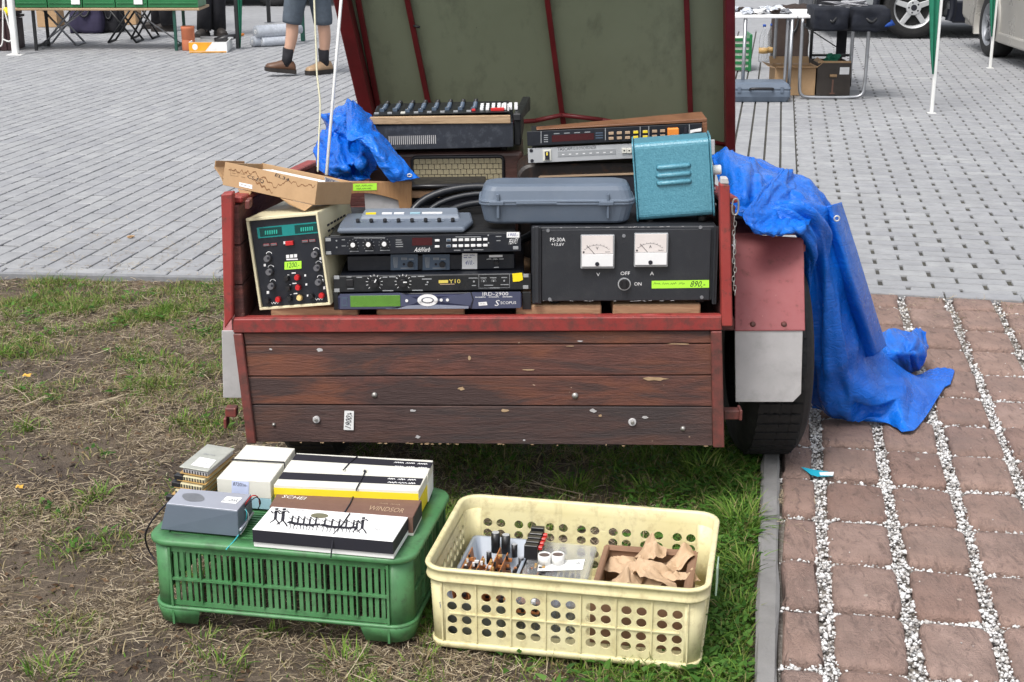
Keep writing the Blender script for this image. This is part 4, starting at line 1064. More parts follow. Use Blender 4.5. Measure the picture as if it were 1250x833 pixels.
# ---------------------------------------------------------------- rack stack on the left
def rackbox(root, fr, x0, y0, x1, y1, depth, m, name='case', bev=.002):
    a = fr.px(x0, y1); b = fr.px(x1, y0); mb = MB(); mb.box(a[0], b[0], .0005, depth, a[1], b[1]); return mb.build(name, m, root, fr.M, bev)
# satellite receiver
f = panel((413, 378.5), (637, 375.5), 3.456); t = thing('satellite_receiver', 'blue grey satellite receiver with a green display at the bottom of the rack stack', 'receiver', f.M)
rackbox(t, f, 415, 356.5, 636, 377.5, .30, 'navy_black')
mb = MB(); pbox(mb, f, 413.5, 357, 637, 377.6, .0, .012); mb.build('front_panel', 'irdnavy', t, f.M, .004, 2)
mb = MB(); hexq = lambda pts, y: [(*[f.px(x_, y_, -y)[0]], -y, f.px(x_, y_, -y)[1]) for x_, y_ in pts]
def flat(mb, fr, pts, off, mi=0, th=.0008):
    q = [fr.px(*p, -off) for p in pts]; n = len(q)
    mb.add([(u, -off, v) for u, v in q]+[(u, -off-th, v) for u, v in q], [tuple(range(n)), tuple(range(n, 2*n))]+[(i, (i+1) % n, n+(i+1) % n, n+i) for i in range(n)], mi)
flat(mb, f, [(415, 359), (488, 357.6), (505, 364), (512, 367.5), (505, 371), (485, 376.8), (415, 377.2)], .0122, 0)
flat(mb, f, [(530, 372), (572, 373.8), (572, 376.8), (470, 377.3), (500, 373)], .0122, 1)
flat(mb, f, [(540, 363.5), (574, 357.3), (577, 366), (574, 373.3), (540, 369), (531, 366.3)], .0122, 2)
flat(mb, f, [(576, 357), (635.5, 356.2), (635.5, 376), (576, 377), (578.5, 366)], .0122, 2)
flat(mb, f, [(574.2, 357), (575.6, 357), (578.2, 366), (575.6, 377), (574.2, 377), (576.8, 366)], .0123, 3)
mb.build('moulding', ['irdblue', 'irdlight', 'irdblue', 'ink'], t, f.M)
mb = MB(); pbox(mb, f, 428, 360.5, 488.5, 375, .0132, .0142, 0); mb.build('display', 'lcd_green', t, f.M, .0008)
mb = MB(); flat(mb, f, [(417, 363), (424, 363), (424, 374), (417, 374)], .0134, 0); flat(mb, f, [(418.3, 365), (422.7, 365), (422.7, 372), (418.3, 372)], .0143, 1, .0003); mb.build('logo_plate', ['slate', 'irdblue'], t, f.M)
mb = MB(); u, v = f.px(522, 366.6, -.0125); s_ = f.sc(520, 366)
el = lambda rx, ry, n=20: [(522+rx*math.cos(6.283*i/n), 366.6+ry*math.sin(6.283*i/n)) for i in range(n)]
flat(mb, f, el(12.5, 7.3), .0131, 0); flat(mb, f, el(7.6, 3.6), .0141, 1); flat(mb, f, el(6.2, 2.7), .015, 0)
for x, y in ((512.5, 366.8), (531.5, 366.4), (538.6, 366.4), (546.2, 366.3), (496.5, 367.2)): pcyl(mb, f, x, y, 1.9, .0152, .0165, 0, 10)
mb.build('button_pad', ['print_white', 'irdnavy'], t, f.M)
mb = MB(); put_text(mb, f, 'IRD-2900', (589, 357), (620.5, 360.9), .0133); scrib(mb, f, (580, 362.2), (630, 363.2), .0133, 0, 7, .0007, 3)
put_text(mb, f, 'SCOPUS', (611, 368.2), (630, 371.3), .0133); put_text(mb, f, 'S', (604.5, 366.6), (609.5, 373.6), .0133, 0, .3)
mb.build('lettering', 'print_white', t, f.M)
mb = MB(); flat(mb, f, [(584, 369.3), (594, 368.6), (595, 372.6), (584.6, 373.6)], .0133, 0, .0005); scrib(mb, f, (585.5, 370.2), (593, 372), .0143, 1, 4, .0004, 2); mb.build('sticker', ['paper', 'ink'], t, f.M)
# power amplifier
f = panel((408, 357.5), (648, 354), 3.462); t = thing('power_amplifier', 'black rack amplifier with two ringed dials and a yellow tape scrap', 'amplifier', f.M)
rackbox(t, f, 415, 334, 640, 356.3, .32, 'navy_black')
mb = MB(); pbox(mb, f, 407.8, 334, 648, 356.5, .0008, .005); mb.build('front_panel', 'black_metal', t, f.M, .0008)
mb = MB(); pbox(mb, f, 638, 356, 648, 377.5, .0, .004); pbox(mb, f, 407.8, 356, 413.2, 378, .0, .004); mb.build('rack_ear', 'black_metal', t, f.M, .0008)
mb = MB(); rack_holes(mb, f, [(411.3, 338.2), (411.5, 354), (642, 336), (641.7, 350)], 0, 3.2, 2.2); mb.v = [(x, y-.005, z) for x, y, z in mb.v]; mb.build('mounting_hole', 'print_grey', t, f.M, .0005)
for px in (457, 492):
    mb = MB(); py = 345.2-(px-457)*.012; s_ = f.sc(px, py); u, v = f.px(px, py, -.0053)
    for k in range(11):
        a = R(225-27*k); mb.ribbon([(u+math.cos(a)*8.2*s_, v+math.sin(a)*8.2*s_), (u+math.cos(a)*10.2*s_, v+math.sin(a)*10.2*s_)], .0013, -.0055)
    mb.build('dial_scale', 'print_white', t, f.M)
    knob(t, f, px, py, 6.8, .018, 'black_plastic', 'print_white', R(60) if px < 470 else R(0), 24); 
mb = MB(); pbox(mb, f, 423, 341, 431, 349.5, .0052, .0095); mb.build('rocker_switch', 'black_plastic', t, f.M, .0008)
mb = MB(); o_ = .0053
for x0, y, x1 in ((423, 337.8, 429), (435, 338.2, 442), (467, 338, 473), (475, 337.6, 483), (502, 337.4, 508), (510, 337, 518), (424, 352.2, 432), (467, 354.5, 480), (503, 354, 516), (515, 340.3, 527), (519, 347, 522)): flat(mb, f, [(x0, y), (x1, y-.1), (x1, y+1.1), (x0, y+1.1)], o_, 1, .0002)
put_text(mb, f, 'Y10', (548, 341.2), (562, 346), o_, 0)
flat(mb, f, [(535.5, 342.3), (547, 341.9), (547, 345.6), (535.5, 346)], o_, 0, .0002); flat(mb, f, [(537, 347), (555, 346.6), (555, 347.4), (537, 347.8)], o_, 2, .0002)
for pts in ([(584.5, 335.4), (622, 334.6), (622, 351.2), (584.5, 352), (584.5, 335.4)],): mb.ribbon([f.px(*p, -o_) for p in pts], .0008, -o_-.0002, 1)
for x0, y, x1 in ((572, 339.2, 583), (586.5, 339, 594), (598, 338.8, 606), (612, 338.6, 619), (576, 348.3, 581), (591, 348, 602), (611, 347.2, 621), (598, 351.2, 610)): flat(mb, f, [(x0, y), (x1, y-.1), (x1, y+.9), (x0, y+.9)], o_+.0004, 1, .0002)
for x, y in ((590.5, 343.2), (602.5, 343), (615.5, 342.8), (578.5, 343.8), (522, 344.6)): pcyl(mb, f, x, y, 1.2, o_, o_+.002, 1, 8)
for cx in (590.5, 602.5):
    u, v = f.px(cx, 343.4, -o_); s_ = f.sc(cx, 343); mb.ribbon([(u+2.9*s_*math.cos(R(200-22*i)), v+2.9*s_*math.sin(R(200-22*i))) for i in range(11)], .0006, -o_-.0004, 1)
mb.build('lettering', ['print_yellow', 'print_grey', 'print_gold'], t, f.M)
mb = MB(); q = [(625.3, 334.2), (637.2, 333.0), (638.4, 341.5), (634, 343.6), (626.2, 344.2)]; flat(mb, f, q, .0056, 0, .0009); tg_ = mb.build('tape_scrap', 'yellow_tag', t, f.M)
# wireless rack unit with paper slip
f = panel((424, 332), (628, 329), 3.50); t = thing('receiver', 'black rack receiver with two slate blue modules and a white paper slip', 'receiver', f.M)
rackbox(t, f, 424.5, 310, 628, 331.4, .24, 'navy_black', 'case', .0015)
for x0, x1 in ((477, 510), (516, 549)):
    mb = MB(); flat(mb, f, [(x0, 310.6), (x1, 310.2), (x1, 329), (x0, 329.6)], .0, 0, .004); m0 = mb.build('module', 'slate', t, f.M)
    mb = MB(); pcyl(mb, f, x1-9, 322.6, 3.6, .0042, .012, 0, 14); mb.build('knob', 'black_plastic', m0, f.M)
    mb = MB(); pcyl(mb, f, x1-17, 322.8, 1.6, .0042, .005, 0, 10); mb.build('jack', 'ink', m0, f.M)
    mb = MB()
    for k in range(4):
        a, b = f.px(x0+3+k*1.6, 314.5, -.0045), f.px(x0+4.3+k*1.1, 327, -.0045); mb.ribbon([a, b], .0011, -.0045, 0)
    for k in range(5): flat(mb, f, [(x0+13+k*1.5, 314.6), (x0+13.8+k*1.5, 314.6), (x0+13.8+k*1.5, 317.5), (x0+13+k*1.5, 317.5)], .0043, 0, .0003)
    flat(mb, f, [(x0+22, 316), (x0+28, 316), (x0+28, 317), (x0+22, 317)], .0043, 0, .0003); flat(mb, f, [(x0+12, 327.2), (x0+28, 326.9), (x0+28, 327.7), (x0+12, 328)], .0043, 0, .0003)
    mb.build('marking', 'print_grey', m0, f.M)
tagbox(t, f, 564, 309.6, 582.5, 328.5, .0003, '410,-', (568, 318.3, 579, 324), ((566, 311, 581, 312.6, 2), (566, 314, 577, 315.2, 2)), 'paper', 'blue_ink', 31)
mb = MB(); flat(mb, f, [(597, 311.6), (613.5, 311.2), (613.5, 314), (597, 314.4)], .0003, 0, .0002); scrib(mb, f, (594, 315.6), (617, 317.2), .0004, 0, 8, .0007, 3); flat(mb, f, [(603, 326.3), (609, 326), (609, 326.8), (603, 327.2)], .0003, 0, .0002); mb.build('lettering', 'print_white', t, f.M)
knob(t, f, 606.3, 320.5, 3.4, .012, 'black_plastic')
# vocal processor
f = panel((397, 311), (636, 306.2), 3.462); t = thing('vocal_processor', 'black rack processor with three small knobs and two rows of keys, tagged 1900', 'processor', f.M)
a, b = f.px(404, 310.5), f.px(629, 283.5); mb = MB(); mb.box(a[0], b[0], .003, .33, a[1]+.001, b[1]); mb.build('case', 'black_metal', t, f.M, .001)
mb = MB(); flat(mb, f, [(397, 289), (636, 284.2), (636, 306.2), (397, 311)], -.003, 0, .006); mb.build('front_panel', 'navy_black', t, f.M, .0008)
mb = MB()
for x, y in ((400.8, 292.5), (401.3, 308.6), (629.5, 302.3)): rack_holes(mb, f, [(x, y)], 0, 3.2, 2)
mb.v = [(x, y-.003, z) for x, y, z in mb.v]; mb.build('mounting_hole', 'print_grey', t, f.M, .0005)
for px, py, ap in ((431, 299.2, 225), (449.8, 298.6, 135), (469.3, 298, 45)):
    mb = MB(); s_ = f.sc(px, py); u, v = f.px(px, py, -.0035)
    for k in range(9): an = R(225-33.75*k); mb.ribbon([(u+math.cos(an)*6.2*s_, v+math.sin(an)*6.2*s_), (u+math.cos(an)*7.3*s_, v+math.sin(an)*7.3*s_)], .001, -.0035)
    mb.build('dial_scale', 'print_grey', t, f.M)
    mb = MB(); pcyl(mb, f, px, py, 5, .0032, .011, 0, 16); pcyl(mb, f, px-.3, py, 2.8, .0112, .0142, 1, 14); mb.build('knob', ['black_plastic', 'print_white'], t, f.M)
mb = MB(); o_ = .0034
for i in range(7):
    for j in range(2):
        x = 547.5+i*7.45; y = 293.2+j*7.2-i*.14
        if i == 1 and 0: continue
        pbox(mb, f, x-2.4, y-1.7, x+2.9, y+1.4, .0032, .0062, 1 if i == 0 else 0)
for j in range(2): pbox(mb, f, 531, 293.6+j*7.4-1.4, 536.5, 293.6+j*7.4+1.2, .0032, .0062, 0)
tag(mb.build('key', ['print_white', 'slate'], t, f.M, .0004), kind='stuff')
mb = MB(); flat(mb, f, [(503, 290.6), (527.5, 290), (527.5, 299.4), (503, 300)], .0032, 0, .0006); mb.build('display', 'red_window', t, f.M)
mb = MB(); put_text(mb, f, 'AddVerb', (506, 302.2), (525.5, 307.4), o_, 0, .35); put_text(mb, f, 'PEAVEY', (621.5, 291.5), (632.5, 297.8), o_, 0, .3, R(6))
for x0, y, x1 in ((417, 292.6, 421), (417, 300, 422), (427, 306.6, 438), (446, 306, 456), (464, 305.4, 476), (432, 290.2, 470), (483, 292.8, 490), (483, 295.4, 491), (483, 298, 492), (483, 300.8, 492), (556, 289, 587), (575, 299, 590), (605, 288.4, 612), (606, 293.6, 611), (554, 305.3, 562), (566, 305, 574), (577, 304.7, 590)): flat(mb, f, [(x0, y), (x1, y-.1), (x1, y+.8), (x0, y+.9)], o_, 1, .0002)
for x, y in ((410.8, 294), (411, 302.2), (596, 287.4), (596.3, 296.6)): pcyl(mb, f, x, y, 1, .0032, .0042, 1, 8)
mb.build('lettering', ['print_white', 'print_grey'], t, f.M)
tagbox(t, f, 618.5, 283.5, 634, 290.2, .0035, '1900,-', (620.5, 285, 632.5, 289), (), 'paper', 'blue_ink', 3)
# small grey desktop mixer on top
f = panel((412, 286), (568, 284.5), 3.455); t = thing('desktop_unit', 'flat grey desktop control unit with a row of black jacks on the rack stack', 'control unit', f.M)
def P3(px, py, Y): return f.M.inverted() @ U(px, py, Y=Y)
mb = MB(); lo = [P3(412, 289, 3.455), P3(566, 286.6, 3.455), P3(575, 279, 3.56), P3(572, 274, 3.66), P3(425, 272, 3.66)]
z0 = P3(412, 289, 3.455).z; 
def ring(zo, ins, y1): return [(0+ins, 0+ins, zo), (f.px(567, 285)[0]-ins, 0+ins, zo), (f.px(575, 285)[0]+.004-ins, .07, zo+.002), (f.px(572, 285)[0]+.002-ins, y1-ins, zo+.004), (.006+ins, y1-ins, zo+.004), (.0+ins, .05, zo+.002)]
zt = f.px(412, 279)[1]
mb.loft([ring(.0, .004, .155), ring(.004, 0, .155), ring(zt-.004, 0, .155), ring(zt, .004, .155)]); mb.build('body', 'unit_grey', t, f.M, .002)
mb = MB(); w_ = f.px(567, 285)[0]; yb0, zz = .105, zt+.003
mb.prism([(0, 0)], 0, 0) if 0 else None
mb.hexa([(.045, .085, zz-.004), (w_-.012, .085, zz-.004), (w_-.02, .15, zz-.004), (.05, .15, zz-.004), (.05, .092, zz+.008), (w_-.016, .092, zz+.008), (w_-.022, .15, zz+.014), (.055, .15, zz+.014)]); mb.build('raised_back', 'unit_light', t, f.M, .003)
for i in range(8):
    xx = .045+i*(w_-.075)/7; mb = MB(); mb.box(xx-.010, xx+.012, .056, .064, zt+.001, zt+.004, 1); mb.cyl((xx, .053, zt+.002), (0, -.35, .94), .0048, .009, 10); mb.build('jack', ['black_plastic', 'unit_light'], t, f.M)
mb = MB()
for i, (x0, x1, mi) in enumerate(((.06, .085, 1), (.10, .125, 0), (.13, .155, 0), (.17, .195, 2), (.20, .25, 0))): mb.box(x0, x1, .100, .112, zz+.006, zz+.0112, mi)
mb.build('label_strip', ['print_white', 'yellow_tag', 'lightblue_card'], t, f.M)
# ---------------------------------------------------------------- lab supply, cream, tilted
f = Fr(U(318.5, 378, Y=3.475), U(405, 371.5, Y=3.445)-U(318.5, 378, Y=3.475), U(304.5, 269, Y=3.49)-U(318.5, 378, Y=3.475))
t = thing('bench_power_supply', 'cream bench power supply with a teal display leaning at the left wall', 'power supply', f.M)
a, b = f.px(318.5, 378), f.px(390, 255.5); W, Hh = f.px(405, 371.5)[0], (f.px(304.5, 269)[1]+f.px(390, 255.5)[1])/2
mb = MB(); mb.box(0, W, .004, .27, 0, Hh); mb.build('case', 'cream_paint', t, f.M, .004, 2)
mb = MB()
for x0, x1, z0, z1 in ((0, W, Hh-.007, Hh), (0, W, 0, .006), (0, .006, .0061, Hh-.0071), (W-.0055, W, .0061, Hh-.0071)): mb.box(x0, x1, -.010, .006, z0, z1)
mb.build('bezel', 'cream_paint', t, f.M, .001)
mb = MB(); mb.box(.0065, W-.006, -.002, .0045, .0065, Hh-.0075); mb.build('front_panel', 'navy_black', t, f.M)
mb = MB(); flat(mb, f, [(313.5, 278), (388, 270.8), (389.3, 284.5), (315.3, 291.2)], .0022, 0, .0012); flat(mb, f, [(316.6, 279.3), (343.6, 276.8), (344.6, 286.8), (317.8, 289.3)], .0036, 1, .0004); flat(mb, f, [(359.4, 275.3), (387.3, 272.6), (388.4, 282.8), (360.3, 285.4)], .0036, 1, .0004)
for x0, y0 in ((323, 282), (366.5, 278)):
    for k in range(6):
        xx = x0+k*2.7; yy = y0-k*.26
        flat(mb, f, [(xx+.3, yy), (xx+1.9, yy-.1), (xx+2.0, yy+4.6), (xx+.5, yy+4.8)], .0042, 2, .0003)
mb.build('display', ['teal_window', 'dark_teal_window', 'teal_digit'], t, f.M)
for px, py in ((327.3, 315.3), (384.8, 310.3), (329.6, 331.6), (387.8, 326.6), (332, 349), (389.5, 344)):
    mb = MB(); pcyl(mb, f, px, py, 5, .0022, .004, 1, 16); pcyl(mb, f, px, py, 4, .004, .017, 0, 16, 3.5); pcyl(mb, f, px, py, 1.6, .0172, .0178, 2, 10); mb.build('knob', ['grey_knob', 'black_plastic', 'ink'], t, f.M)
    mb = MB(); s_ = f.sc(px, py); u, v = f.px(px+1, py-6.2, -.003); mb.ribbon([(u+3.4*s_*math.cos(R(165-i*15)), v-1.5*s_+3*s_*math.sin(R(165-i*15))) for i in range(11)], .0016, -.003); mb.build('dial_mark', 'print_white', t, f.M)
for px, py, c in ((350.3, 339.8, 'black_plastic'), (363.4, 338.6, 'red_plastic'), (352.3, 351.6, 'black_plastic'), (364.6, 350.8, 'red_plastic'), (353.5, 364.3, 'black_plastic'), (366.3, 363.3, 'amber_plastic'), (326.8, 366.8, 'black_plastic'), (340.2, 365.4, 'red_plastic'), (380.5, 361.2, 'black_plastic'), (393.2, 360.6, 'red_plastic')):
    mb = MB(); pcyl(mb, f, px, py, 3.6, .0022, .007, 0, 12); pcyl(mb, f, px, py, 3.1, .007, .019, 0, 12, 2.6); mb.build('binding_post', c, t, f.M)
mb = MB(); u_ = lambda x, y, w_, h_, m_, d=.0052: pbox(mb, f, x-w_, y-h_, x+w_, y+h_, .0022, d, m_)
u_(354, 296.6, 4.3, 2.8, 0, .010)
for x, y in ((325.5, 299.2), (334.5, 298.4), (372.6, 294.6), (381.5, 293.8)): u_(x, y, 3.4, 1.7, 1)
mb.build('push_button', ['red_plastic', 'grey_knob'], t, f.M, .0005)
mb = MB(); o_ = .0026
for x0, y, x1, h_ in ((346, 295, 349, 3.2), (349.2, 311.5, 353, 4), (354, 311, 358, 4), (359, 310.6, 362.6, 4), (349.5, 316.2, 363.5, 1.6), (322, 322.5, 324.4, 3), (390, 314.5, 392.4, 3), (392, 341, 394.6, 3.4), (394.5, 350, 397, 3.4), (325.5, 355.6, 328.5, 3.4), (371.5, 335.3, 373.6, 2.4), (372.8, 346.4, 375, 2.4), (374.6, 360, 376.6, 2.4), (356, 333, 361, 1.3), (357, 345.6, 362, 1.3), (358.6, 358, 363, 1.3)): flat(mb, f, [(x0, y), (x1, y-.3), (x1+.1, y+h_-.3), (x0+.1, y+h_)], o_, 0, .0003)
for x0, x1, y in ((331, 340.5, 370.2), (385, 394.5, 365.6)): mb.ribbon([f.px(x0+(x1-x0)*i/6, y+(1.1 if i % 2 else -.9)-i*.1, -o_) for i in range(7)], .0012, -o_)
for x, y in ((351, 335.5), (353, 347.5), (354, 359.6)): flat(mb, f, [(x, y), (x+2, y-.1), (x+2, y+.6), (x, y+.7)], o_, 0, .0003)
mb.build('lettering', 'print_white', t, f.M)
tagbox(t, f, 347.4, 320, 368, 329.3, .0032, '1200,-', (350, 321, 366, 327), (), slope=1.3)
mb = MB()
for j in range(5):
    for i in range(6):
        y0 = .05+.028*i; z0 = Hh-.045-.014*j
        mb.box(W-.001, W+.0008, y0, y0+.020, z0, z0+.005)
for i in range(2):
    for j in range(11): pass
tag(mb.build('vent_slot', 'ink', t, f.M), kind='stuff')
# ---------------------------------------------------------------- grey tool case lying on the two stacks
f = panel((588, 275), (772, 274), 3.47); t = thing('tool_case', 'closed blue grey plastic tool case lying on the black power supply', 'case', f.M)
W = f.px(772, 274)[0]; zm = f.px(600, 248)[1]; zt = f.px(600, 227.5)[1]
def cring(z, ins, r=.028): return [(x, y, z) for x, y in rrect(-.004+ins, W+.004-ins, 0+ins, .13-ins, r, 4)]
mb = MB(); mb.loft([cring(.0, .016), cring(.006, .010), cring(zm-.007, .001), cring(zm-.006, -.003), cring(zm-.001, -.003)], 0, False); b0 = mb.build('lower_shell', 'case_grey', t, f.M, .001)
mb = MB(); mb.loft([cring(zm, -.003), cring(zm+.005, -.003), cring(zm+.006, .002), cring(zt-.014, .008), cring(zt-.004, .014), cring(zt, .026)], 0, False); mb.build('lid', 'case_grey', t, f.M, .001)
for px in (608, 742):
    mb = MB(); pbox(mb, f, px-1.6, 236, px+1.6, 266, -.008, .0045); pbox(mb, f, px-11, 245.6, px+7, 250.6, .0, .008); mb.build('latch', 'case_grey', t, f.M, .0015)
mb = MB(); pbox(mb, f, 630, 247.2, 680, 249.6, .003, .005); mb.build('handle', 'case_grey', t, f.M, .001)
# ---------------------------------------------------------------- teal metal case
f = Fr(U(778, 270, Y=3.50), U(872.5, 263, Y=3.485)-U(778, 270, Y=3.50), U(771, 176, Y=3.51)-U(778, 270, Y=3.50))
t = thing('metal_case', 'teal hammered metal case with three ventilation ribs, standing on the power supply', 'case', f.M)
W = f.px(872.5, 263)[0]; Hh = f.px(771, 176)[1]; D = .13
mb = MB(); mb.loft([[(x, y, z) for y, z in [(p[0], p[1]) for p in rrect(0, D, 0, Hh, .014, 4)]] for x in (.004, W-.004)]); mb.build('shell', 'blue_case', t, f.M, .002)
for x0 in (-.001, W-.003):
    mb = MB(); mb.loft([[(x, y, z) for y, z in rrect(-.004, D+.004, -.004, Hh+.004, .016, 4)] for x in (x0, x0+.004)]); mb.build('end_plate', 'blue_case', t, f.M, .001)
for i, (x0, y0, x1) in enumerate(((803, 205.2, 841, ), (803, 215, 841.5), (803.5, 224.4, 842))):
    mb = MB(); a, b = f.px(x0, y0), f.px(x1, y0-3.2); mb.tube([(a[0], .0015, a[1]), (a[0]+.002, -.001, a[1]), (b[0]-.002, -.001, b[1]), (b[0], .0015, b[1])], .0062, 10); mb.build('vent_rib', 'blue_case', t, f.M)
mb = MB(); u, v = f.px(876, 211); mb.cyl((W+.002, .05, v), (1, 0, 0), .012, .022, 14); mb.build('knob', 'white_plastic', t, f.M, .002)
mb = MB(); mb.cyl((W+.001, .03, .06), (1, 0, 0), .005, .006, 8); mb.cyl((W+.001, .03, .02), (1, 0, 0), .005, .006, 8); mb.build('screw', 'dull_steel', t, f.M)
mb = MB(); [mb.cyl((x, y, -.016), (0, 0, 1), .010, .013, 10) for x in (.03, W-.03) for y in (.03, D-.03)]; mb.build('foot', 'rubber', t, f.M)
# ---------------------------------------------------------------- plywood panel, cardboard tray
f = panel((432, 259), (503, 257), 3.70); t = thing('plywood_panel', 'brown plywood panel with a round cut-out and lime price label behind the tray', 'panel', f.M)
mb = MB(); cut = [(488-i*3.6, 257-20*math.sin(math.pi*min(1, (i+1)/14))**.6) for i in range(14)]
P = [(400, 222), (502.5, 222.5), (502.5, 262), (489, 262)]+[(486-(i*6), 246.5-10.5*math.sin(R(8+i*11))) for i in range(13)]+[(400, 262)]
mb.prism([f.px(*p) for p in P], 0, .012); mb.build('board', 'ply', t, f.M, .001)
tagbox(t, f, 431, 224.6, 460, 233, .0005, None, None, ((434, 225.6, 456, 228, 3), (435, 229.3, 455, 231.8, 3)), 'green_tag', 'ink', 51, slope=.8)
mb = MB(); mb.box(f.px(445, 250)[0], f.px(500, 250)[0], .0125, .016, f.px(450, 275)[1], f.px(450, 238)[1]); mb.build('backing', 'mudflap', t, f.M)
# tray
c0, c1, c2 = U(271.5, 226, Y=3.60), U(384, 250.5, Y=3.475), U(427.5, 249.5, Y=3.60)
xa = (c1-c0); ya = (c2-c1); L1, L2 = xa.length, ya.length; za = xa.cross(ya).normalized()
if za.z < 0: za = -za
t = thing('cardboard_tray', 'open brown cardboard tray of papers tilted on the left wall and cream supply', 'box', c0)
hgt = .058; flr = [c0, c1, c1+ya, c0+ya]
def slab(mb, a, b, up, nrm, th, mi=0): mb.hexa([a, b, b+nrm*th, a+nrm*th, a+up, b+up, b+up+nrm*th, a+up+nrm*th], mi)
xn, yn = xa.normalized(), ya.normalized()
mb = MB(); slab(mb, c0, c1, za*hgt, yn, .003); slab(mb, flr[3], flr[2], za*hgt*.98, -yn, .003); slab(mb, c1+yn*.0032, flr[2]-yn*.0032, za*hgt*.97, -xn, .003); slab(mb, c0+yn*.0032, flr[3]-yn*.0032, za*hgt*.95, xn, .003)
mb.hexa([p+za*k for k in (.0005, .003) for p in (c0+xn*.003+yn*.003, c1-xn*.003+yn*.003, flr[2]-xn*.003-yn*.003, flr[3]+xn*.003-yn*.003)])
mb.build('tray_wall', 'cardboard', t, None, .0006)
fa = Fr(c0, xa, za)
mb = MB(); a = c0+za*.05; 
for off, m_ in ((.0, 0), (-.007, 0)):
    p0, p1 = c0+za*(.052+off)+yn*.002, c0+za*.004+yn*.002; q0 = p0-xn*.032+za*(-.0-off*.5)+za*.004
    pts = [p1, p1-xn*(.008+off)+za*.012, q0-za*.016, q0]
    n0 = len(mb.v); mb.add([p for p in pts]+[p+yn*.11 for p in pts], [(0, 1, 5, 4), (1, 2, 6, 5), (2, 3, 7, 6)], 0)
pf = mb.build('flap', 'card_in', t, None); md = pf.modifiers.new('thickness', 'SOLIDIFY'); md.thickness = .003
mb = MB(); b0 = c1-xn*.10-za*.001+yn*.001; mb.add([b0, c1-xn*.005-za*.001+yn*.001, c1-xn*.022-za*.019-yn*.004, b0+xn*.03-za*.012], [(0, 1, 2, 3)]); b0 = c0+xn*.05-za*.001; mb.add([b0, b0+xn*.04, b0+xn*.03-za*.03, b0+xn*.022-za*.03], [(0, 1, 2, 3)])
pf = mb.build('bottom_flap', 'card_in', t, None); md = pf.modifiers.new('thickness', 'SOLIDIFY'); md.thickness = .003
mb = MB(); rd = random.Random(4)   # water stain along the upper edge: a shape of its own
n = 110
for i in range(n):
    u0, u1 = L1*(.05+.93*i/n), L1*(.05+.93*(i+1)/n)
    h = lambda u: hgt*(.74+.22*mnoise.noise((u*60, 0, 1))-(.30*math.exp(-((u/L1-.55)/.10)**2))+ .10*mnoise.noise((u*160, 0, 2))+.05*mnoise.noise((u*420, 0, 6)))
    h0, h1 = min(h(u0), hgt*.985), min(h(u1), hgt*.985); thk = lambda u: .0010+.0026*abs(mnoise.noise((u*140, 5, 0)))
    mb.add([(u0, -.0003, h0-thk(u0)), (u1, -.0003, h1-thk(u1)), (u1, -.0003, h1+thk(u1)), (u0, -.0003, h0+thk(u0))], [(0, 1, 2, 3)])
for i in range(20):
    tt = i/20; tt1 = (i+1)/20; g = lambda q: (L1*(.33+.22*q), hgt*(.50-.36*q+.05*math.sin(q*25))); (a0, b0), (a1, b1) = g(tt), g(tt1); w0 = .0035*(1-abs(tt-.35)) ; mb.add([(a0, -.0003, b0-w0), (a1, -.0003, b1-w0), (a1, -.0003, b1+w0*.6), (a0, -.0003, b0+w0*.6)], [(0, 1, 2, 3)])
mb.build('water_stain', simple('stain', (.19, .095, .04), .8, 0, .2, 30).m, t, fa.M)
mb = MB(); o_ = .0006
put_text(mb, fa, 'CS-EQ', (302, 214.5), (322, 223.5), o_, 0, .2, R(-6)); put_text(mb, fa, 'EL34', (336, 213), (353, 220.5), o_, 0, .15, R(-8))
q = [(281.5, 208), (290.5, 209.5), (290.5, 215.5), (281.5, 214.3), (281.5, 208)]; mb.ribbon([fa.px(*p, -o_) for p in q], .0006, -o_, 1); scrib(mb, fa, (283, 210.5), (289, 213), o_, 1, 3, .0004, 1); scrib(mb, fa, (294, 212), (300, 213.6), o_, 1, 6, .0005, 1); scrib(mb, fa, (294.5, 215.8), (300.5, 217.5), o_, 1, 9, .0005, 1)
mb.build('handwriting', ['ink', simple('faint_ink', (.20, .12, .06), .8).m], t, fa.M)
mb = MB(); flat(mb, fa, [(292, 222.6), (308, 226), (308, 231), (292, 227.4)], .0006, 0, .0004); scrib(mb, fa, (294, 225), (306, 228.2), .0012, 1, 14, .0006, 3); mb.build('sticker', ['paper', 'ink'], t, fa.M)
rd = random.Random(9)
for i in range(7):
    mb = MB(); z = .012+.0052*i; p0 = c0+xn*(.03+rd.uniform(0, .02))+yn*(.012+rd.uniform(0, .01))+za*z; lx = xn*(L1*(.80-.02*i)); ly = yn*(L2*.78)
    mb.hexa([p0, p0+lx, p0+lx+ly, p0+ly]+[q+za*.0042 for q in (p0, p0+lx, p0+lx+ly, p0+ly)]); o = mb.build('paper_stack', 'yellow_card' if i == 4 else ('white_oil_card' if i % 2 else 'paper'), None, Matrix()); 
    tag(o, ['sheet of loose papers at the bottom of the open cardboard tray'][0] if i < 6 else 'topmost bundle of white papers in the open cardboard tray', 'papers', 'papers lying in the cardboard tray')
    if i < 6: o['label'] = ['lowest bundle', 'second lowest bundle', 'third lowest bundle', 'fourth lowest bundle', '', 'second bundle from the top'][i]+' of pale papers in the open cardboard tray'
    if i == 4: o['label'] = 'yellow folder among the papers in the open cardboard tray'
fl_ = Fr(c1-xn*.004+za*(hgt-.002), ya, za+xn*.05); lbl = thing('card_label', 'white card label lettered BECK standing inside the end of the cardboard tray', 'label', fl_.M)
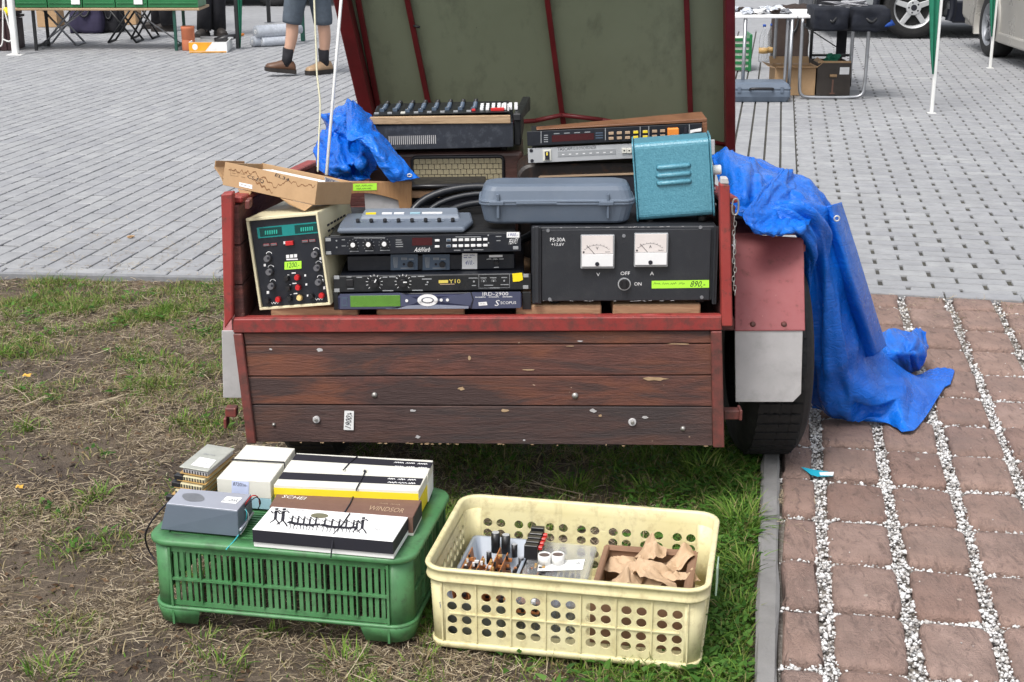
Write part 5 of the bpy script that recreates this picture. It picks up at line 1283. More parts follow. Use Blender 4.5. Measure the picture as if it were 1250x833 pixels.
mb = MB(); flat(mb, fl_, [(396, 216), (397, 222.5), (418, 223.5), (412, 221)], .0, 0, .0006); put_text(mb, fl_, 'BECK', (398, 219.2), (409, 223), .0009, 1, .1, R(-8)); mb.build('card', ['paper', 'blue_ink'], lbl, fl_.M, keepn=True)
# ---------------------------------------------------------------- back rows: console, radios, synchronizer
f = panel((466, 184), (627, 180), 3.90, 3.90, R(2)); t = thing('mixing_console', 'black mixing console with a pale wooden front rail and slider knobs', 'mixer', f.M)
a = f.px(455, 183); Wm = f.px(627, 181)[0]; zt_ = f.px(500, 140)[1]; zr0, zr1 = f.px(540, 151)[1], f.px(540, 141)[1]
x0m = f.px(452, 183)[0]
mb = MB(); mb.hexa([(x0m, 0, 0), (Wm, 0, 0), (Wm, .25, .02), (x0m, .25, .02), (x0m, 0, zr0-.001), (Wm, 0, zr0-.001), (Wm, .25, zr1+.004), (x0m, .25, zr1+.004)])
mb.build('body', 'speckle_black', t, f.M, .002)
mb = MB(); flat(mb, f, [(452, 142.5), (623, 140.3), (623.5, 150), (452, 151.4)], -.012, 0, .018); mb.build('wood_rail', 'pine', t, f.M, .0015)
mb = MB(); sx = Wm; mb.hexa([(sx+.0, -.006, zr0+.002), (sx+.022, -.006, zr0+.002), (sx+.05, .26, zr0+.0), (sx+.028, .26, zr0+.0), (sx, -.006, zr1-.0), (sx+.022, -.006, zr1-.0), (sx+.05, .26, zr1+.018), (sx+.028, .26, zr1+.018)])
mb.hexa([(sx+.001, .03, .0), (sx+.02, .03, .0), (sx+.03, .25, .02), (sx+.005, .25, .02), (sx+.001, .03, zr0), (sx+.02, .03, zr0), (sx+.03, .25, zr0-.001), (sx+.005, .25, zr0-.001)]); mb.build('end_cheek', 'black_metal', t, f.M, .003)
sl0 = .006/.25
def top(x, y): return (x, y, zr1+.002+y*sl0*.95)
mb = MB()
for i in range(24):
    x, z = f.px(475.5+i*2.45, 179); mb.box(x-.0011, x+.0011, -.0006, .001, f.px(475, 177)[1], f.px(475, 166.5)[1])
tag(mb.build('vent_slot', 'mudflap', t, f.M), kind='stuff')
mbk = MB(); mbw = MB(); rd = random.Random(2)
mb = MB(); mb.hexa([top(x0m+.01, .012), top(Wm-.008, .012), top(Wm-.008, .24), top(x0m+.01, .24)]+[(p[0], p[1], p[2]+.002) for p in (top(x0m+.01, .012), top(Wm-.008, .012), top(Wm-.008, .24), top(x0m+.01, .24))]); mb.build('top_panel', 'black_metal', t, f.M)
for i in range(8):
    x = x0m+.030+i*.0355
    mb = MB(); q = top(x, .05+rd.uniform(0, .03)); mb.box(q[0]-.006, q[0]+.006, q[1]-.010, q[1]+.010, q[2]+.002, q[2]+.010, 0); mb.box(q[0]-.0008, q[0]+.0008, q[1]-.0105, q[1]+.009, q[2]+.0102, q[2]+.0107, 1); mb.build('fader', ['slate', 'print_white'], t, f.M, .0015)
    mb = MB(); q = top(x-.012, .025); mb.box(q[0]-.005, q[0]+.007, q[1], q[1]+.012, q[2]+.002, q[2]+.006); mb.build('scribble_strip', 'print_grey' if i != 2 else 'white_oil_card', t, f.M)
    for k in range(5):
        q = top(x+.004, .095+.032*k); mb = MB(); mb.cyl((q[0], q[1], q[2]+.002), (0, 0, 1), .0070, .010, 10, .0052); mb.build('knob', 'slate' if k < 3 else 'black_plastic', t, f.M)
for i in range(7):
    for j in range(3):
        q = top(x0m+.302+i*.0155, .05+.04*j); mbw.box(q[0]-.0045, q[0]+.0045, q[1]-.010, q[1]+.010, q[2]+.0022, q[2]+.010)
tag(mbw.build('white_button', 'print_white', t, f.M, .001), kind='stuff')
mb = MB(); q = top(x0m+.345, .035); mb.box(q[0]-.018, q[0]+.018, q[1]-.008, q[1]+.008, q[2]+.002, q[2]+.010); q = top(x0m+.28, .04); mb.box(q[0]-.005, q[0]+.005, q[1]-.006, q[1]+.006, q[2]+.002, q[2]+.008); mb.build('red_switch', 'red_plastic', t, f.M, .001)
mb = MB(); q = top(Wm-.028, .06); mb.box(q[0]-.002, q[0]+.002, q[1]-.02, q[1]+.06, q[2]+.002, q[2]+.012, 0); q = top(Wm-.012, .03); mb.box(q[0]-.002, q[0]+.002, q[1]-.01, q[1]+.01, q[2]+.002, q[2]+.02, 0); mb.build('white_fader', 'print_white', t, f.M, .001)
# tube radio under the console
f = panel((470, 262), (640, 260), 3.93); t = thing('tube_radio', 'old brown radio with a woven beige grille under the mixing console', 'radio', f.M)
Wr = f.px(640, 260)[0]; zt = f.px(560, 186)[1]; xl = f.px(452, 260)[0]
g0, g1, g2, g3 = f.px(506, 232), f.px(613, 232), f.px(613, 193), f.px(506, 193)
mb = MB(); mb.box(xl, Wr, .004, .25, f.px(500, 300)[1]*0-.17, zt); mb.build('cabinet', 'old_varnish', t, f.M, .012, 3)
mb = MB(); pts = rrect(g0[0]-.004, g1[0]+.004, g0[1]-.10, g2[1]+.004, .012, 4); mb.tube([(x, .003, z) for x, z in pts], .005, 8, closed=True); mb.build('grille_frame', 'black_plastic', t, f.M)
mb = MB(); mb.box(g0[0], g1[0], .0, .0035, g0[1]-.09, g2[1]); mb.build('grille', 'grille_cloth', t, f.M)
mb = MB(); nx = 15; cw = (g1[0]-g0[0])/nx; z = g2[1]; r_ = 0
while z > g0[1]-.02:
    for i in range(nx+1):
        x = g0[0]+i*cw
        hx = cw*.5*(r_ % 2)
        mb.ribbon([(x+hx-cw*.16, z), (x+hx, z-cw*.16)], .0014, -.0004); 
        if x+hx < g1[0]-.001: mb.ribbon([(x+hx, z), (x+hx, z-.0145)], .0013, -.0006)
    mb.ribbon([(g0[0], z), (g1[0], z)], .0011, -.0005)
    z -= .0145; r_ += 1
tag(mb.build('weave', 'rust_black', t, f.M), kind='stuff')
mb = MB(); mb.box(f.px(462, 180)[0], f.px(612, 180)[0], .06, .20, zt+.002, f.px(540, 183.5)[1]+.001); [mb.cyl((x, .03, zt), (0, 0, 1), .009, .012, 10) for x in (f.px(615, 180)[0],)]; 
mb.build('top_spacer', 'rubber', t, f.M)
# ledge device in front of the radio
f = panel((440, 262), (592, 260), 3.80); t = thing('record_player', 'black rimmed wooden chassis lying in front of the old radio', 'chassis', f.M)
mb = MB(); a, b = f.px(470, 231.5), f.px(594, 224.5); mb.tube([(a[0], 0, (a[1]+b[1])/2), (b[0], 0, (a[1]+b[1])/2+.002)], (b[1]-a[1])/2, 10); mb.box(a[0], b[0]-.004, .001, .12, a[1], b[1]-.003); mb.build('rim', 'black_plastic', t, f.M)
a, b = f.px(470, 243), f.px(536, 233.5); mb = MB(); mb.box(a[0], b[0], .004, .1, a[1], b[1]); mb.build('shelf', 'pallet_wood', t, f.M, .001)
a, b = f.px(470, 275), f.px(592, 243.5); mb = MB(); mb.box(a[0], b[0]+.06, .03, .1, a[1]-.02, b[1]); mb.build('base', 'ink', t, f.M, .001)
# coil of black ducting
f = panel((500, 262), (600, 260), 3.62); t = thing('hose_coil', 'coil of thick black hose lying between the plywood panel and the grey case', 'hose', f.M)
for k, (R0, R1, cx, cz, yy, rr) in enumerate(((.155, .058, 592, 266, .02, .0075), (.128, .044, 596, 268, .0, .0085), (.172, .070, 582, 266, .05, .010))):
    u, v = f.px(cx, cz); mb = MB(); mb.tube([(u+R0*math.cos(R(a)), yy+.05*math.sin(R(a)), v+R1*math.sin(R(a))-.01) for a in range(0, 360, 10)], rr, 10, closed=True); mb.build('hose_loop', 'dark_hose', t, f.M)
# synchronizer pair in a walnut sleeve
f = Fr(U(645, 199.5, Y=3.74), U(772, 193.5, Y=3.74)-U(645, 199.5, Y=3.74), (0, 0, 1)); t = thing('synchronizer', 'silver rack synchronizer with a grey scale strip under the black rack unit', 'synchronizer', f.M)
Wt = .482
h1 = f.px(645, 181.5)[1]; mb = MB(); mb.box(.012, Wt-.012, .004, .28, .001, h1-.001); mb.build('case', 'black_metal', t, f.M, .001)
mb = MB(); mb.box(0, Wt, -.001, .0035, 0, h1); mb.build('front_panel', 'silver_paint', t, f.M, .0008)
mb = MB(); [pcyl(mb, f, x, y, 2.2, .0012, .002, 0, 10) for x, y in ((648.5, 184.2), (649.5, 196.5))]; mb.build('mounting_hole', 'ink', t, f.M)
mb = MB(); flat(mb, f, [(681, 185.3), (751.5, 181.8), (751.8, 188.2), (681, 191.8)], .0012, 0, .0008)
for i in range(8): x = 686+i*8.4; flat(mb, f, [(x, 188.4-i*.42), (x+3, 188.2-i*.42), (x+3, 189.4-i*.42), (x, 189.6-i*.42)], .0021, 1, .0003)
mb.build('scale_strip', ['print_grey', 'print_white'], t, f.M)
mb = MB(); pbox(mb, f, 663, 182.6, 672.6, 196.5, .0012, .004, 0); pbox(mb, f, 665.2, 184.5, 670.5, 195.3, .0041, .007, 1); pbox(mb, f, 666.8, 186, 668.6, 190, .0071, .0085, 2); mb.build('power_switch', ['white_oil_card', 'ink', 'yellow_tag'], t, f.M, .0004)
mb = MB(); put_text(mb, f, 'TASCAM', (680.5, 180.2), (698.5, 183.6), .0012, 0); put_text(mb, f, 'ES 50 SYNCHRONIZER', (700, 179.4), (728, 182), .0012, 0); mb.build('lettering', 'ink', t, f.M)
for x in (762, 768, 774):
    mb = MB(); pbox(mb, f, x-2.7, 181, x+2.7, 187, .0012, .005, 0); pbox(mb, f, x-1, 183, x+1, 185, .0051, .0055, 1); mb.build('button', ['white_oil_card', 'ink'], t, f.M, .0005)
f = Fr(U(644, 178.5, Y=3.735), U(857, 168.3, Y=3.735)-U(644, 178.5, Y=3.735), (0, 0, 1)); t = thing('rack_controller', 'black rack controller with a red display and yellow keys in a walnut sleeve', 'controller', f.M)
h1 = f.px(644, 161)[1]; Wt = f.px(857, 168.3)[0]
mb = MB(); mb.box(0, Wt, -.001, .0035, 0, h1); mb.build('front_panel', 'navy_black', t, f.M, .0008)
mb = MB(); mb.box(.012, Wt-.004, .004, .10, .001, h1-.001); mb.build('case', 'black_metal', t, f.M, .001)
mb = MB(); flat(mb, f, [(673.5, 165.5), (725, 162.6), (725.3, 170.6), (673.5, 173.6)], .0012, 0, .0006); mb.build('display', 'red_window', t, f.M)
mb = MB()
for r_ in range(2):
    for i, x in enumerate((746, 756, 766, 776, 787.5, 799, 808.8)):
        y = 162.7-(x-746)*.047+r_*6.2; pbox(mb, f, x-3, y-1.7, x+3, y+1.9, .0012, .004, 1 if i in (3, 4) else 0)
tag(mb.build('key', ['print_gold', 'yellow_card'], t, f.M, .0005), kind='stuff')
mb = MB()
for x in (660, 738.5, 781, 791.5, 841): y0 = 162-(x-660)*.047; flat(mb, f, [(x, y0-1.5), (x+.9, y0-1.5), (x+.9, y0+13), (x, y0+13)], .0012, 0, .0003)
for k in range(4): flat(mb, f, [(664, 165+k*2.6), (669, 164.8+k*2.6), (669, 165.8+k*2.6), (664, 166+k*2.6)], .0012, 0, .0003); flat(mb, f, [(676+k*12.5, 163-.6*k), (683+k*12.5, 162.6-.6*k), (683+k*12.5, 163.6-.6*k), (676+k*12.5, 164-.6*k)], .0012, 0, .0003)
for k in range(3): flat(mb, f, [(727, 162+k*3), (736, 161.6+k*3), (736, 163+k*3), (727, 163.4+k*3)], .0012, 1, .0003)
mb.build('lettering', ['print_grey', 'slate'], t, f.M)
mb = MB(); pbox(mb, f, 814.5, 155.5, 828, 167.5, .0012, .018, 0); mb.build('power_switch', 'orange_plastic', t, f.M, .002)
mb = MB(); pbox(mb, f, 835, 155, 838.5, 163, .0012, .004, 0); mb.build('slot', 'ink', t, f.M)
mb = MB(); flat(mb, f, [(842.5, 159), (856, 156.4), (856, 160.4), (848, 161.4), (842.5, 163)], .0013, 0, .0004); mb.build('sticker', 'paper', t, f.M)
# sleeve
mb = MB(); a = f.px(655, 158.8); b = f.px(862, 136.5); xb = Wt+.0015
mb.hexa([(a[0], .01, h1+.001), (xb+.013, .01, h1+.001), (xb+.013, .12, h1+.001), (a[0], .05, h1+.001), (a[0], .01, h1+.003), (xb+.013, .01, h1+.010), (xb+.013, .12, h1+.012), (a[0], .05, h1+.004)])
mb.hexa([(xb, .008, -.02), (xb+.013, .008, -.02), (xb+.013, .12, -.02), (xb, .12, -.02), (xb, .008, h1), (xb+.013, .008, h1), (xb+.013, .12, h1), (xb, .12, h1)])
mb.build('walnut_sleeve', 'walnut', t, f.M, .002)
# rounded old television housing below
f = panel((632, 262), (870, 258), 3.76); t = thing('television', 'old black rounded television housing under the silver synchronizer', 'television', f.M)
xa_, xb_ = f.px(632, 262)[0], f.px(872, 262)[0]; zt = f.px(700, 200.5)[1]
mb = MB(); mb.loft([[(x, y, z) for x, z in rrect(xa_+i, xb_-i, -.12, zt-i, .035, 6)] for y, i in ((.0, .006), (.004, 0), (.16, 0))]); mb.build('housing', 'rust_black', t, f.M)
sa, sb = f.px(660.5, 240), f.px(860, 216); mb = MB(); mb.box(sa[0], sb[0], -.003, -.001, -.06, f.px(660, 216.5)[1]); mb.build('screen', 'ink', t, f.M)
mb = MB(); zq = f.px(660, 216.5)[1]; mb.hexa([(sa[0]-.003, -.006, zq), (sb[0], -.006, zq+.006), (sb[0], .0, zq+.006), (sa[0]-.003, .0, zq), (sa[0]-.003, -.006, zq+.004), (sb[0], -.006, zq+.011), (sb[0], .0, zq+.011), (sa[0]-.003, .0, zq+.004)]); mb.box(sa[0]-.006, sa[0]-.002, -.006, 0, -.06, zq+.002); mb.build('screen_trim', 'print_gold', t, f.M)
# ================================================================== CRATES IN FRONT
def crate_frame(bl, br):
    a, b = U(*bl, z=0.0), U(*br, z=0.0); return Fr(a, b-a, (0, 0, 1)), (b-a).length
def ringpts(x0, x1, y0, y1, r, z, n=5): return [(x, y, z) for x, y in rrect(x0, x1, y0, y1, r, n)]
def rim_tube(mb, x0, x1, y0, y1, r, prof, n=6):
    """sweep a profile (outward, z) round a rounded rectangle"""
    loops = []
    for o, z in prof: loops.append([(x, y, z) for x, y in rrect(x0-o, x1+o, y0-o, y1+o, max(.004, r+o), n)])
    loops.append(loops[0]); mb.loft(loops, 0, True, False)
# ---------------- yellow crate
f, Wc = crate_frame((527, 787), (851, 818)); Wc = .565; Dc = .365; Hc = .188
t = thing('yellow_crate', 'pale yellow plastic crate with round holes, holding parts and crumpled paper', 'crate', f.M)
TP = .009                       # how far the walls flare out towards the rim
def holed(mb, L, Hh, holes, r, th, place, n=14):
    """wall 0..L x 0..Hh with round holes; place(u, y, v) -> point"""
    us = sorted(set([0, L]+[h for hs_ in holes for h in (hs_[0]-r*1.19, hs_[0]+r*1.19)])); vsn = sorted(set([0, Hh]+[h for hs_ in holes for h in (hs_[1]-r*1.19, hs_[1]+r*1.19)]))
    hs = {(round(h[0], 5), round(h[1], 5)) for h in holes}
    for i in range(len(us)-1):
        for j in range(len(vsn)-1):
            u0, u1, v0, v1 = us[i], us[i+1], vsn[j], vsn[j+1]; c = (round((u0+u1)/2, 5), round((v0+v1)/2, 5))
            hit = any(abs(c[0]-h[0]) < 1e-4 and abs(c[1]-h[1]) < 1e-4 for h in hs)
            if not hit:
                for y in (0, th): mb.add([place(u0, y, v0), place(u1, y, v0), place(u1, y, v1), place(u0, y, v1)], [(0, 1, 2, 3)])
            else:
                sq = []; ci = []
                for k in range(n):
                    a = 2*math.pi*k/n; ca, sa = math.cos(a), math.sin(a); m = 1/max(abs(ca), abs(sa)); sq.append((c[0]+ca*m*(u1-u0)/2, c[1]+sa*m*(v1-v0)/2)); ci.append((c[0]+ca*r, c[1]+sa*r))
                for y in (0, th):
                    for k in range(n):
                        q = (k+1) % n; mb.add([place(*(sq[k][0], y, sq[k][1])), place(sq[q][0], y, sq[q][1]), place(ci[q][0], y, ci[q][1]), place(ci[k][0], y, ci[k][1])], [(0, 1, 2, 3)])
                    # corner triangles
                    for cu, cv in ((u0, v0), (u1, v0), (u1, v1), (u0, v1)):
                        nb = [p for p in sq if abs(p[0]-cu) < (u1-u0)*.52 and abs(p[1]-cv) < (v1-v0)*.52 and (abs(p[0]-cu) < 1e-6 or abs(p[1]-cv) < 1e-6)]
                        ea = [p for p in nb if abs(p[0]-cu) < 1e-6]; eb = [p for p in nb if abs(p[1]-cv) < 1e-6]
                        if ea and eb:
                            pa = min(ea, key=lambda p: abs(p[1]-cv)); pb_ = min(eb, key=lambda p: abs(p[0]-cu))
                            if pa != pb_: mb.add([place(cu, y, cv), place(pa[0], y, pa[1]), place(pb_[0], y, pb_[1])], [(0, 1, 2)])
                for k in range(n):
                    q = (k+1) % n; mb.add([place(ci[k][0], 0, ci[k][1]), place(ci[q][0], 0, ci[q][1]), place(ci[q][0], th, ci[q][1]), place(ci[k][0], th, ci[k][1])], [(0, 1, 2, 3)], 0, True)
fl_ = lambda v: TP*v/Hc
rc = .032
zw = Hc-.030
hol = []
for g in range(7):
    for k in (-1, 1):
        for z in (.040, .066, .098, .124): hol.append((.030+ (Wc-2*rc-.06)*g/6+k*.0155+.000, z))
pl_f = lambda u, y, v: (rc+u, y-fl_(v), v); pl_b = lambda u, y, v: (rc+u, Dc-y+fl_(v), v)
hol_s = [(.030+(Dc-2*rc-.06)*g/4+k*.0135, z) for g in range(5) for k in (-1, 1) for z in (.040, .066, .098, .124)]
pl_l = lambda u, y, v: (y-fl_(v), rc+u, v); pl_r = lambda u, y, v: (Wc-y+fl_(v), rc+u, v)
Lf, Ls = Wc-2*rc, Dc-2*rc
for pl, L_2, hl in ((pl_f, Lf, hol), (pl_b, Lf, hol), (pl_l, Ls, hol_s), (pl_r, Ls, hol_s)):
    mb = MB(); holed(mb, L_2, zw, hl, .0108, .004, pl); mb.build('wall', 'crate_yellow', t, f.M)
mb = MB()
for cx, cy, a0 in ((rc, rc, 180), (Wc-rc, rc, 270), (Wc-rc, Dc-rc, 0), (rc, Dc-rc, 90)):
    for ro, ri in ((rc, rc-.004),):
        ls = []
        for v in (0, zw*.5, zw): ls.append([(cx+(ro+fl_(v))*math.cos(R(a0+90*i/8)), cy+(ro+fl_(v))*math.sin(R(a0+90*i/8)), v) for i in range(9)]+[(cx+(ri+fl_(v))*math.cos(R(a0+90*i/8)), cy+(ri+fl_(v))*math.sin(R(a0+90*i/8)), v) for i in range(8, -1, -1)])
        mb2 = MB(); mb2.loft(ls, 0, True); mb2.build('corner', 'crate_yellow', t, f.M)
mb = MB(); e = fl_(Hc); rim_tube(mb, 0, Wc, 0, Dc, rc, [(e-.004, zw-.001), (e+.006, zw-.002), (e+.007, zw+.002), (e+.0045, zw+.006), (e+.0045, Hc-.009), (e+.008, Hc-.007), (e+.009, Hc-.003), (e+.007, Hc), (e-.001, Hc), (e-.004, Hc-.004)]); mb.build('rim', 'crate_yellow', t, f.M)
mb = MB(); rim_tube(mb, 0, Wc, 0, Dc, rc, [(.0005, .0), (.0045, .0), (.0045, .010), (.0005, .014)]); mb.build('foot_rim', 'crate_yellow', t, f.M)
mb = MB(); mb.loft([ringpts(.003, Wc-.003, .003, Dc-.003, rc-.003, z) for z in (.008, .012)]); mb.build('floor', 'crate_yellow', t, f.M)
for g in range(8):
    u = rc+.030+(Lf-.06)*(g-.5)/6; mb = MB(); mb.hexa([(u-.0015, -.0035, .0145), (u+.0015, -.0035, .0145), (u+.0015, -.0003, .0145), (u-.0015, -.0003, .0145), (u-.0015, -fl_(zw)-.0035, zw-.003), (u+.0015, -fl_(zw)-.0035, zw-.003), (u+.0015, -fl_(zw)-.0003, zw-.003), (u-.0015, -fl_(zw)-.0003, zw-.003)]); mb.build('rib', 'crate_yellow', t, f.M)
mb = MB(); v = .082; mb.box(rc+.01, Wc-rc-.01, -fl_(v)-.0032, -fl_(v)-.0003, v-.0012, v+.0012); mb.build('rib', 'crate_yellow', t, f.M)
mb = MB(); mb.box(Wc+e+.0127, Wc+e+.016, .14, .20, .10, .165); mb.build('card_holder', simple('pale_green', (.45, .62, .48), .5).m, t, f.M, .001)
fy = f
mb = MB(); q = Fr(fy.w(0, -fl_(.1), .0), fy.x, fy.z)
rd = random.Random(8); mb.ribbon([q.px(541+dx, 728+dy, 0) for dx, dy in ((0, 0), (.6, 4), (-1, 7))], .003, -.004); 
for k in range(5): mb.ribbon([q.px(540+rd.uniform(-4, 4), 737+rd.uniform(-4, 6), 0), q.px(540+rd.uniform(-4, 4), 737+rd.uniform(-4, 6), 0)], .0012, -.004)
tag(mb.build('scuff_mark', 'print_grey', t, f.M), kind='stuff')
# contents: trays and boxes standing on the crate floor
ftop = lambda px, py, z: (f.M.inverted() @ U(px, py, z=z))
def tub(name, label, cat, x0, x1, y0, y1, z0, z1, m, th=.003, r=.012, lip=.004, group=None):
    tt = thing(name, label, cat, f.M @ Matrix.Translation((x0, y0, z0)), group); mb = MB()
    lo = [ringpts(x0+.008, x1-.008, y0+.008, y1-.008, r, z0), ringpts(x0, x1, y0, y1, r, z1), ringpts(x0-lip, x1+lip, y0-lip, y1+lip, r, z1), ringpts(x0-lip, x1+lip, y0-lip, y1+lip, r, z1+.003), ringpts(x0+th, x1-th, y0+th, y1-th, r, z1+.003), ringpts(x0+.008+th, x1-.008-th, y0+.008+th, y1-.008-th, r, z0+th)]
    mb.loft(lo, 0, True); mb.build('tub', m, tt, f.M); return tt
XD = ftop(645, 668, .10).x
tA = tub('parts_tray', 'grey plastic tray of old circuit boards inside the yellow crate', 'tray', .020, XD, .020, Dc-.020, .013, .095, 'tray_grey')
tB = tub('clear_box', 'clear plastic box under two white caps inside the yellow crate', 'box', XD+.010, XD+.150, .045, Dc-.020, .013, .090, 'clear_plastic')
mb = MB(); mb.loft([ringpts(XD+.008, XD+.152, .043, Dc-.018, .012, z) for z in (.0935, .0965)]); lidc = mb.build('lid', 'clear_plastic', tB, f.M)
mb = MB()
for k in range(8): mb.box(XD+.03+k*.013, XD+.037+k*.013, .07, .25, .018, .070)
tag(mb.build('wire_bundle', 'slate', tB, f.M), kind='stuff')
rd = random.Random(12)
for k in range(6):                                  # bare circuit boards standing in the tray
    x = .040+k*.0165; b0 = thing('circuit_board', ['leftmost', 'second', 'third', 'fourth', 'fifth', 'rightmost'][k]+' of the upright brown circuit boards in the grey tray', 'circuit board', f.M @ Matrix.Translation((x, .15, .018)), 'circuit boards in the grey tray')
    y0, y1, zt = .05+rd.uniform(0, .04), .25+rd.uniform(-.02, .05), .098+rd.uniform(-.008, .010); mb = MB(); mb.hexa([(x, y0, .018), (x+.002, y0, .018), (x+.002, y1, .018), (x, y1, .018), (x-.012, y0, zt), (x-.010, y0, zt), (x-.010, y1, zt), (x-.012, y1, zt)]); mb.build('board', 'pcb', b0, f.M)
    mb = MB()
    for i in range(26):
        y = y0+.008+(y1-y0-.02)*rd.random(); z = .045+(zt-.05)*rd.random(); xx = x-.012*(z-.018)/(zt-.018)+.002
        mb.box(xx, xx+rd.uniform(.004, .011), y, y+rd.uniform(.003, .008), z, z+rd.uniform(.003, .008), rd.choice((0, 0, 0, 0, 1, 2, 3, 3)))
    for i in range(7):
        y = y0+.01+(y1-y0-.02)*rd.random(); z = zt-.012+rd.uniform(0, .008); xx = x-.010; mb.box(xx, xx+.005, y, y+.005, z, z+.009, rd.choice((0, 0, 1, 2)))
    tag(mb.build('component', ['black_plastic', 'print_white', 'pcb_edge', 'pcb'], b0, f.M), kind='stuff')
b0 = thing('circuit_board', 'circuit board with tall black capacitors and a black heatsink in the grey tray', 'circuit board', f.M @ Matrix.Translation((.17, .15, .018)))
mb = MB(); mb.box(.140, .225, .035, .24, .075, .077); mb.build('board', 'pcb', b0, f.M)
for px, py, r, h in ((605, 670, .0105, .048), (617.5, 671, .0105, .044), (628, 676, .007, .03), (597, 684, .006, .028), (636, 690, .006, .025)):
    q = ftop(px, py, .085); mb = MB(); mb.cyl((q.x, q.y, .0775), (0, 0, 1), r, h, 16, mi=0); mb.cyl((q.x, q.y, .0777+h), (0, 0, 1), r*.8, .0008, 14, mi=1); mb.build('capacitor', ['black_plastic', 'aluminium'], b0, f.M)
q = ftop(648, 684, .09)
for k in range(5): mb = MB(); mb.box(q.x-.014+.0*k, q.x+.016, q.y-.01+k*.022, q.y-.006+k*.022+.010, .0775, .130+.004*(k == 4)); mb.build('heatsink_fin', 'black_plastic', b0, f.M, .001)
for k in range(4): mb = MB(); mb.box(q.x+.017, q.x+.026, q.y-.004+k*.022, q.y+.007+k*.022, .118, .126); mb.build('terminal', 'red_plastic', b0, f.M, .001)
mb = MB()
for i in range(150):
    x, y = rd.uniform(.135, .222), rd.uniform(.03, .23); s_ = rd.uniform(.003, .008); mb.box(x, x+s_, y, y+s_*rd.uniform(.7, 1.6), .0775, .0775+rd.uniform(.004, .024), rd.choice((0, 0, 0, 0, 1, 2, 3)))
tag(mb.build('component', ['black_plastic', 'print_white', 'pcb_edge', 'pcb'], b0, f.M), kind='stuff')
pp = Fr(U(656, 697, z=.099), U(711, 696, z=.099)-U(656, 697, z=.099), fy.y); tb = MB()
flat(tb, pp, [(656, 697.5), (711, 696), (714, 683), (658, 686)], .0, 0, .0008); scrib(tb, pp, (703, 685), (709, 691), .0011, 1, 3, .0006, 2)
tag(tb.build('paper_slip', ['paper', 'print_grey'], None, pp.M, keepn=True), 'white paper slip under the two white caps on the clear box', 'paper')
for i, (px, py) in enumerate(((664.5, 687), (681, 686.5))):
    q = f.M.inverted() @ U(px, py, z=.102); mb = MB(); mb.lathe((q.x, q.y, .1005), (0, 0, 1), [(.0145, 0), (.0145, .022), (.0128, .022), (.0126, .019)], 22, 0); mb.cyl((q.x, q.y, .1195), (0, 0, 1), .0124, .0006, 20, mi=1)
    tag(mb.build('cap', ['white_plastic', 'cap_top'], None, f.M), ['left', 'right'][i]+' white plastic cap with brown filling, standing on the paper slip', 'cap', 'white caps on the clear box')
# cardboard box with crumpled paper
bx0, bx1 = ftop(735, 690, .10).x, ftop(857, 690, .10).x-.004; by0, by1 = .05, Dc-.060
bx1 = min(bx1, Wc-.03)
tC = thing('cardboard_box', 'small open brown cardboard box of crumpled paper in the yellow crate', 'box', f.M @ Matrix.Translation((bx0, by0, .013)))
mb = MB(); 
for (xa2, xb2, ya2, yb2) in ((bx0, bx1, by0, by0+.003), (bx0, bx1, by1-.003, by1), (bx0, bx0+.003, by0+.0032, by1-.0032), (bx1-.003, bx1, by0+.0032, by1-.0032)): mb.box(xa2, xb2, ya2, yb2, .013, .112)
mb.build('box_wall', 'brown_card2' if 'brown_card2' in MT else simple('brown_card2', (.22, .125, .075), .8, 0, .2, 12, .3, 90).m, tC, f.M)
for (xa2, xb2, ya2, yb2, dx, dy) in ((bx0, bx0+.010, by0, by1, -.004, 0), (bx1-.016, bx1, by0, by1, .008, 0), (bx0, bx1, by1-.010, by1, 0, .006)):
    mb = MB(); mb.hexa([(xa2, ya2, .1122), (xb2, ya2, .1122), (xb2, yb2, .1122), (xa2, yb2, .1122), (xa2+dx, ya2+dy, .122), (xb2+dx*.6, ya2+dy, .118), (xb2+dx*.6, yb2+dy, .122), (xa2+dx, yb2+dy, .119)]); mb.build('flap', MT['brown_card2'], tC, f.M, .001)
def crumple(c, sx, sy, sz, seed, rot):
    bm = bmesh.new(); bmesh.ops.create_icosphere(bm, subdivisions=4, radius=1)
    rr = random.Random(seed); pl = [(Vector((rr.gauss(0, 1), rr.gauss(0, 1), rr.gauss(0, .8))).normalized(), rr.uniform(.50, .98)) for _ in range(30)]
    ce = [(Vector((rr.gauss(0, 1), rr.gauss(0, 1), rr.gauss(0, 1))).normalized(), rr.uniform(-.10, .14), Vector((rr.gauss(0, 1), rr.gauss(0, 1), rr.gauss(0, 1)))*.45) for _ in range(46)]
    for v in bm.verts:
        d = v.co.normalized(); k = min([h/max(d.dot(n), .05) for n, h in pl if d.dot(n) > .05]+[1.2])
        n_, h_, t_ = min(ce, key=lambda q: (q[0]-d).length); k += h_*.55+(d-n_).dot(t_)
        k = max(.45, min(1.35, k)); x, y, z = d.x*k*sx, d.y*k*sy, d.z*k*sz; cc, s_ = math.cos(rot), math.sin(rot); v.co = (c[0]+x*cc-y*s_, c[1]+x*s_+y*cc, c[2]+z)
    bmesh.ops.smooth_vert(bm, verts=bm.verts, factor=.35, use_axis_x=True, use_axis_y=True, use_axis_z=True)
    vs = [tuple(v.co) for v in bm.verts]; fs = [tuple(v.index for v in p.verts) for p in bm.faces]; bm.free(); return vs, fs
